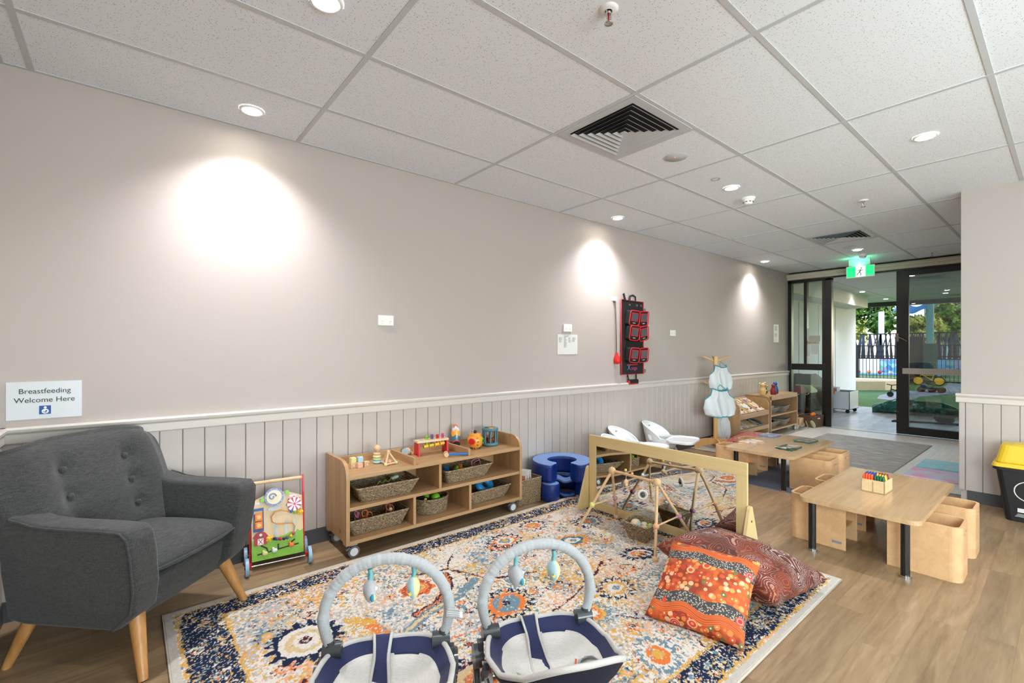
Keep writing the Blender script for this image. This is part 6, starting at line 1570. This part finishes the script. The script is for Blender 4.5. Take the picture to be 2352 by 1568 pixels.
bumpn(tt, b_, n_, .4, .003)
tag(ob('grey_rug', MB().bx(0, 2.13, 0, 1.19, 0, .008), m_), 'grey woven rug on the floor in front of the glass doors', 'rug', loc=(6.09, 1.19, 0))
m_, tt, b_ = base('blue_grey_carpet'); n_ = noise(tt, coords(tt), 120, 3, .7)
tt.links.new(ramp(tt, n_, [(.36, (92, 100, 124)), (.6, (128, 134, 156))]), b_.inputs['Base Color']); b_.inputs['Roughness'].default_value = .95
tag(ob('blue_grey_mat', MB().bx(0, 1.0, 0, .85, 0, .004), m_), 'blue-grey carpet mat on the floor under the book table', 'mat', loc=(4.535, 1.215, 0))
# ================================================================ OUTSIDE: COVERED TERRACE AND GARDEN
struct('floor_terrace', MB().bx(8.86, 12.75, -3, 3.9, -.08, -.001), TILE)
struct('ground_turf', MB().bx(12.75, 60, -30, 40, -.10, -.004), TURF)
struct('ceiling_terrace', MB().bx(XD+.1, 16.4, -6, 4.2, 2.615, 2.75), C('soffit_white', (226, 227, 228), .6))
m = MB()
for x in (10.2, 12.6, 15.0): m.bx(x-.006, x+.006, -6, 4.2, 2.6135, 2.616)
for y in (-1.2, 1.2, 3.0): m.bx(9.1, 16.4, y-.006, y+.006, 2.6135, 2.616)
ob('ceiling_terrace_joints', m, C('joint_grey2', (150, 152, 154), .6), kind='structure')
struct('wall_terrace', MB().bx(XD+.1, 15.2, 3.75, 3.95, 0, 2.66), WHITEW)
m = MB()
for x in (9.9, 11.1, 12.3, 13.5): m.bx(x-.004, x+.004, 3.744, 3.751, 0, 2.3)
ob('wall_terrace_joints', m, C('joint_grey2', (150, 152, 154), .6), kind='structure')
struct('wall_bulkhead', MB().bx(XD+.1, 14.4, 3.3, 3.76, 2.33, 2.62), C('bulkhead', (214, 215, 215), .5))
struct('trim_8', MB().bx(XD+.1, 14.3, 3.732, 3.75, 0, .12), C('terrace_skirt', (40, 70, 92), .5))
struct('beam', MB().bx(16.4, 16.6, -6, 6, 2.5, 2.78), C('beam_dark', (46, 52, 52), .6))
for x, y, l in ((13.06, 3.1, 'left terrace downlight seen through the open door'), (15.38, 3.14, 'right terrace downlight seen through the open door'), (10.9, 1.86, 'terrace downlight behind the top of the glass door'), (14.85, 1.91, 'terrace downlight behind the glass door, farther out')):
    downlight('terrace_downlight', l, x, y, 'terrace downlights', 60)
# path
CONC = C('path_concrete', (140, 140, 142), .8, var=.03)
pth = [(15.0, 3.25), (16.2, 3.45), (17.9, 3.42), (18.6, 3.15), (20.3, 2.75), (24.0, 3.0), (24.0, 1.6), (19.4, 1.9), (18.2, 2.3), (16.6, 2.66), (15.7, 2.6), (14.9, 2.85)]
struct('ground_path', MB().prism(pth, 'xy', -.01, .004), CONC)
struct('ground_line', MB().bx(27.0, 27.5, -10, 20, -.01, .004), CONC)
# sand mound with rendered edge
m = MB(); poly = [(17.5, 4.9), (17.7, 4.3), (18.3, 3.75), (19.6, 3.55), (20.2, 3.9), (20.0, 4.8), (19.5, 5.6), (17.9, 5.8)]
tag(ob('sand_mound', m.prism(poly, 'xy', 0, .28), C('sand', (214, 184, 140), .85, bump=.4, bscale=40, var=.05), bevel=.10, seg=4), 'low rounded tan sand mound on the lawn left of the fence', 'mound')
# fence
t_ = thing('pool_fence', 'black garden fence of thin upright bars', 'fence', (23.5, 3.5, 0))
FBK = C('fence_black', (16, 17, 19), .5)
m = MB()
for i in range(64): m.bx(-.009, .009, -2.9+.115*i, -2.882+.115*i, .03, 1.46)
ob('fence_bars', m, FBK, t_)
ob('fence_rail', MB().bx(-.02, .02, -2.95, 4.4, .05, .09).bx(-.02, .02, -2.95, 4.4, 1.0, 1.04).bx(-.02, .02, -2.95, 4.4, 1.42, 1.46), FBK, t_)
for y in (2.24, -.2, -2.7): ob('fence_post', MB().bx(-.06, .02, y-.05, y+.05, 0, 1.48), FBK, t_)
# printed screen over the fence
t_ = thing('fence_screen', 'dark screen cut in tree-trunk shapes along the upper fence', 'screen', (23.75, 3.5, 0))
m = MB(); y = -3.1
while y < 5.0:
    w = random.uniform(.09, .18); k = random.uniform(-.14, .14); g_ = random.uniform(.0, .045)
    a = [(y, .92), (y+w, .92), (y+w*.6+k, 1.92), (y+w*.2+k, 1.92)]
    m.prism(a, 'yz', -.01, .01)
    if random.random() < .7: m.prism([(y+w*.4, 1.3), (y+w*.7, 1.3), (y+w*.5-k*1.6, 1.92), (y+w*.3-k*1.6, 1.92)], 'yz', -.008, .008)
    y += w+g_
ob('trunk_shapes', m, C('screen_slate', (44, 52, 74), .5), t_)
ob('screen_rail', MB().bx(-.03, .03, -3.2, 5.0, 1.90, 1.94).bx(-.03, .03, -3.2, 5.0, .90, .94), FBK, t_)
# white wall with mural far behind
t_ = thing('mural_wall', 'long white garden wall with a colourful painted mural', 'wall', (31.5, 5.0, 0))
ob('rendered_wall', MB().bx(0, .2, -8, 9, 0, .86), C('garden_wall', (226, 228, 234), .7), t_)
ob('painted_mural', MB().bx(-.02, 0, -1.5, 1.7, .05, .78), m_print('mural_print', [(90, 160, 200), (60, 120, 180), (110, 170, 160), (150, 140, 180), (150, 196, 214), (90, 150, 190)], 4.2), t_)
tag(ob('paint_sheet', MB().bx(-.6, .6, -2.2, 2.2, 0, .02), C('sheet_blue', (70, 150, 210), .5)), 'blue sheet on the grass before the mural wall', 'ground sheet', loc=(30.2, 6.3, 0))
for i in range(5): tag(ob('garden_toy', MB().ball((0, 0, .09), .09, 10, 8), [RED, ORA, RED, C('shell_cream', (226, 214, 190), .5), YEL][i]), ['leftmost small red toy on the blue sheet', 'orange toy on the blue sheet, second from the left', 'red toy in the middle of the blue sheet', 'cream toy on the blue sheet', 'yellow toy at the right end of the blue sheet'][i], 'toy', 'toys on the blue sheet', (30.1, 7.3-.45*i, .02))
# padded post, shade sails
t_ = thing('shade_post', 'tall teal shade post wrapped in a dark green pad', 'post', (22.6, 3.33, 0))
ob('post_pole', MB().cyl((0, 0, 0), (0, 0, 3.2), .11, n=24), C('post_teal', (96, 140, 140), .4), t_)
ob('post_pad', MB().cyl((0, 0, .02), (0, 0, 1.5), .20, n=28), C('pad_green', (20, 62, 48), .5), t_, bevel=.02)
SAIL = C('sail_blue', (20, 120, 190), .6)
tag(ob('shade_sail', MB().grid(lambda u, v: (-.4+.8*u, -1.1*v+.9, .08*math.sin(9*v)+.30*u-.1), 12, 16), SAIL, solid=.01), 'bright blue shade sail fixed to the teal post', 'shade sail', loc=(22.9, 3.5, 2.8))

t_ = thing('dark_cabinet', 'dark storage screen standing behind the bicycle', 'screen', (23.2, 3.95, 0)); ob('cabinet_body', MB().bx(-.1, .1, -.35, .25, .0, 1.78), C('cab_dark', (30, 28, 28), .6), t_, bevel=.01)
# bicycle with yellow wheels, tricycle, ride-on
TYR = C('tyre', (24, 24, 24), .7)
def wheel3(parent, x, y, z, r, w, c, ax='x'):
    T = at((x, y, z), (0, PI/2, 0) if ax == 'x' else (PI/2, 0, 0))
    m = MB(); m.T = T; m.grid(lambda u, v: ((r-w/2+w/2*math.cos(2*PI*v))*math.cos(2*PI*u), (r-w/2+w/2*math.cos(2*PI*v))*math.sin(2*PI*u), w/2*math.sin(2*PI*v)), 28, 8, True, True)
    o = ob('wheel', m, TYR, parent); m = MB(); m.T = T; m.cyl((0, 0, -w*.3), (0, 0, w*.3), r-w*.8, n=20); ob('wheel_disc', m, c, o); return o
t_ = thing('small_bicycle', 'small yellow-wheeled bicycle parked behind the glass door', 'bicycle', (22.0, 3.3, 0))
YW = C('bike_yellow', (226, 166, 30), .4)
wheel3(t_, 0, .26, .17, .165, .04, YW); wheel3(t_, 0, -.30, .17, .165, .04, YW)
ob('bike_frame', MB().tube([(0, .26, .17), (0, .18, .40), (0, -.10, .20), (0, -.30, .17)], .014).tube([(0, -.10, .20), (0, -.18, .42)], .014).tube([(0, .18, .36), (0, -.16, .36)], .014), YW, t_)
ob('handlebar', MB().tube([(-.16, .2, .44), (0, .18, .42), (.16, .2, .44)], .012), TYR, t_); ob('saddle', MB().ball((0, -.18, .44), .06, 12, 8, (.7, 1.2, .4)), TYR, t_)
t_ = thing('ride_on_car', 'dark four-wheeled ride-on toy on the path behind the glass door', 'ride-on toy', (18.6, 2.72, 0))
RW_ = C('wheel_maroon', (112, 44, 46), .5)
for y in (.22, -.03, -.24): wheel3(t_, -.12, y, .075, .085, .05, RW_); wheel3(t_, .12, y, .075, .085, .05, RW_)
ob('ride_body', MB().bx(-.09, .09, -.25, .26, .08, .15).ball((0, .17, .17), .085, 14, 10, (1, 1.2, .9)), C('ride_teal', (44, 74, 80), .4), t_, bevel=.01)
ob('steering_bar', MB().tube([(0, -.06, .15), (0, -.10, .30), (-.10, -.1, .31)], .012).tube([(0, -.10, .30), (.10, -.1, .31)], .012), C('bar_tan', (170, 120, 70), .5), t_)
t_ = thing('tricycle', 'black tricycle on the grey path beside the dark door stile', 'tricycle', (15.9, 3.06, 0))
wheel3(t_, 0, .09, .075, .075, .04, TYR); wheel3(t_, -.14, -.16, .06, .06, .04, TYR); wheel3(t_, .14, -.16, .06, .06, .04, TYR)
ob('trike_frame', MB().tube([(0, .09, .075), (0, .06, .32)], .012).tube([(0, .07, .22), (0, -.16, .12)], .014).tube([(-.14, -.16, .06), (.14, -.16, .06)], .01), TYR, t_)
ob('trike_handlebar', MB().tube([(-.04, .16, .345), (0, .06, .32), (.04, -.04, .335)], .012), C('trike_bar', (60, 50, 44), .5), t_); ob('trike_seat', MB().ball((0, -.10, .19), .07, 12, 8, (.8, 1.1, .7)), TYR, t_)
# green tarp roll and bowl
m_, tt, b_ = base('tarp_green'); n_ = noise(tt, coords(tt, (1, 1, 1)), 7, 4, .6, 1.4)
tt.links.new(ramp(tt, n_, [(.36, (10, 56, 48)), (.52, (26, 104, 92)), (.6, (120, 160, 150)), (.68, (24, 92, 84))]), b_.inputs['Base Color']); b_.inputs['Roughness'].default_value = .3
def tarp(u, v):
    a = 2*PI*u; r = (.165+.02*math.sin(7*v+3*a)+.016*math.sin(17*v+2*a))*(math.sin(PI*(.04+.92*v)))**.45*(1.12-.45*v)
    return (.02*math.sin(5*v)+r*1.15*math.cos(a), -1.55*v, max(.003, r*.9+r*.9*math.sin(a)))
tag(ob('tarp_roll', MB().grid(tarp, 36, 60, True), m_, weld=True), 'glossy dark green rolled tarpaulin lying on the terrace tiles', 'tarpaulin', loc=(11.75, 2.62, 0), rot=(0, 0, math.radians(14)))
tag(ob('metal_bowl', MB().lathe([(.07, 0), (.12, .03), (.155, .10), (.15, .105), (.11, .035), (0, .012)], n=30), C('bowl_dark', (62, 66, 60), .4, .3)), 'dark metal bowl on the terrace behind the glass door', 'bowl', loc=(10.95, 1.42, 0))
m = MB()
for i in range(4): m.tube([(0+.1*i, -.1, .012), (.1, .2+.1*i, .016), (.0, .7, .012), (-.1-.05*i, 1.1, .012)], .012, n=6)
tag(ob('rope_coil', m, C('rope_dark', (40, 46, 50), .7)), 'dark ropes lying on the terrace tiles by the bowl', 'rope', loc=(10.7, .95, 0))
# silver cart, slanted grey bin, two wheelie bins
t_ = thing('metal_cart', 'silver box cart on casters on the terrace beside the door jamb', 'cart', (11.4, 3.08, 0))
SILV = C('cart_silver', (176, 180, 184), .35, .6)
ob('cart_box', MB().bx(-.3, .3, -.24, -.225, .07, .43).bx(-.3, .3, .225, .24, .07, .43).bx(-.3, -.285, -.24, .24, .07, .43).bx(.285, .3, -.24, .24, .07, .43).bx(-.3, .3, -.24, .24, .07, .085), SILV, t_, bevel=.003)
ob('cart_inside', MB().bx(-.28, .28, -.22, .22, .36, .375), C('dot_black', (25, 25, 25), .5), t_)
for sx in (-1, 1):
    for sy in (-1, 1): ob('cart_caster', MB().cyl((sx*.24-.012, sy*.19, .035), (sx*.24+.012, sy*.19, .035), .035, n=16), TYR, t_)
toy('orange_box', 'orange item lying on top of the silver cart', 'box', MB().bx(-.03, .03, -.05, .05, 0, .10), C('rust_orange', (196, 84, 40), .5), (11.12, 3.13, .376), rz=.3)
toy('grey_carton', 'grey carton lying on top of the silver cart', 'box', MB().bx(-.16, .16, -.07, .07, 0, .12), C('carton_grey', (140, 152, 162), .5), (11.35, 3.17, .376), rz=.1)
t_ = thing('slanted_bin', 'grey slant-topped storage trough behind the window', 'storage bin', (11.5, 3.56, 0))
DG = C('trough_grey', (96, 98, 94), .6)
out_ = [(-.75, .05), (.70, .05), (.70, .46), (-.45, .78), (-.75, .78)]
for y in (-.14, .14): ob('trough_side', MB().prism(out_, 'xz', y-.008, y+.008), DG, t_)
ob('trough_floor', MB().bx(-.75, .7, -.14, .14, .05, .065).bx(-.758, -.742, -.14, .14, .05, .78).bx(.692, .708, -.14, .14, .05, .40), DG, t_)
ob('trough_shelf', MB().obx((.1, 0, .44), (1.1, .27, .012), (0, .27, 0)), C('trough_green', (110, 130, 100), .6), t_)
def wheelie(label, x, y, lid):
    t = thing('wheelie_bin', label, 'bin', (x, y, 0), -.1, group='black bins on the terrace')
    ob('bin_body', frust(.20, .22, .24, .26, 0, .44, .03), BB, t, bevel=.004)
    ob('bin_lid', MB().prism([(-.14, .43), (.14, .43), (.14, .47), (-.14, .59)], 'xz', -.14, .14), C('lid_'+label.split()[4], lid, .3), t, bevel=.02)
    ob('bin_handle', MB().tube([(-.13, -.1, .42), (-.19, -.1, .40), (-.19, .1, .40), (-.13, .1, .42)], .01), C('chrome', (200, 200, 200), .12, 1), t)
wheelie('black bin with a maroon lid behind the window', 10.15, 3.47, (128, 40, 50)); wheelie('black bin with a cream lid right of the maroon one', 10.47, 3.40, (206, 206, 168))
# sheet of writing on the inside of the glass
t_ = thing('door_notice', 'small notices reading Exit Level 1 stuck on the window glass', 'notice', (XD-.012, 2.80, 1.46))
ob('notice_sheet', MB().bx(-.001, .001, -.085, .085, -.045, .055), C('notice_grey', (190, 188, 180), .4), t_)
ob('notice_strip', MB().bx(-.003, -.001, -.075, .11, -.09, -.035), C('notice_tan', (208, 196, 172), .4), t_)
ob('notice_sheet', MB().bx(-.001, .001, -.06, .05, -.26, -.10), C('notice_pale', (206, 210, 208), .4), t_)
text('notice_text', 'Exit Level 1', .030, INK, t_, (-.0035, .02, -.062), (PI/2, 0, -PI/2))
t_ = thing('ring_binder_strip', 'thin white strip of loops stuck beside the notices on the glass', 'notice', (XD-.012, 2.885, 1.4)); ob('strip', MB().bx(-.002, .002, -.008, .012, -.24, .24), C('notice_pale', (206, 210, 208), .4), t_)
# trees
LEAF = []
for nm, a, b_ in (('leaf_dark', (34, 66, 22), (96, 132, 44)), ('leaf_mid', (56, 96, 30), (140, 168, 60)), ('leaf_gold', (120, 134, 40), (226, 214, 110))):
    m, t, b = base(nm); n = noise(t, coords(t), 2.2, 3)
    t.links.new(ramp(t, n, [(.35, a), (.65, b_)]), b.inputs['Base Color']); b.inputs['Roughness'].default_value = .6; LEAF.append(m)
def tree(label, x, y, h, r, k, nleaf=2600, z0=1.2, ls=.15):
    t = thing('garden_tree', label, 'tree', (x, y, 0), group='trees beyond the fence')
    rg = np.random.default_rng(int(x*10+y))
    ob('trunk', MB().cyl((0, 0, 0), (.1, .1, h*.6), .16, .09, n=10), C('bark', (92, 78, 62), .9), t)
    blobs = [(rg.normal(0, r*.45), rg.normal(0, r*.45), z0+rg.uniform(.2, 1)*(h-z0), r*rg.uniform(.28, .5)) for _ in range(16)]
    v = []; f = []
    for i in range(nleaf):
        bx_, by_, bz_, br_ = blobs[int(rg.integers(len(blobs)))]; d = rg.normal(size=3); d /= np.linalg.norm(d); p = np.array((bx_, by_, bz_))+d*br_*rg.uniform(.65, 1.05)
        a = rg.normal(size=3); a /= np.linalg.norm(a); b = np.cross(a, d); b /= (np.linalg.norm(b)+1e-6); s = ls*rg.uniform(.6, 1.3)
        o = len(v); v += [tuple(p-a*s), tuple(p+b*s*.5), tuple(p+a*s), tuple(p-b*s*.5)]; f.append((o, o+1, o+2, o+3))
    ob('crown', MB().add(v, f), LEAF[k], t)
tree('dark leafy tree seen through the open door above the screen', 38, 8.1, 6.6, 2.1, 0, 6500)
tree('leafy green tree right of the teal post', 34, 4.1, 4.6, 1.3, 1, 5000)
tree('golden bush-like tree at the left edge of the garden view', 45, 11.6, 6.4, 1.4, 2, 2200)
tree('golden low tree beside the teal post', 28, 4.25, 2.8, .5, 2, 1600, .8)
tree('loose yellow-green tree at the right edge of the glass door', 46, 5.3, 5.6, 1.6, 2, 3200)
t_ = thing('signal_column', 'thin pale tower standing among the trees', 'tower', (34, 7.15, 0)); ob('tower_shaft', MB().cyl((0, 0, 0), (0, 0, 3.5), .14, n=14), C('tower_white', (236, 240, 240), .6), t_)
t_ = thing('apartment_tower', 'hazy grey-green building far behind the right-hand tree', 'building', (60, 7.6, 0)); ob('building_wall', MB().bx(-3, 3, -3, 1.2, 0, 9.6).bx(-3, 3, -2.2, .4, 9.6, 10.6), C('far_building', (170, 190, 190), .8), t_)
m = MB()
for i in range(5):
    for j in range(3): m.bx(-3.02, -3, -2.6+1.25*j, -1.8+1.25*j, 1+1.8*i, 2+1.8*i)
ob('windows', m, C('far_glass', (110, 140, 150), .3), t_)
bpy.context.view_layer.update()
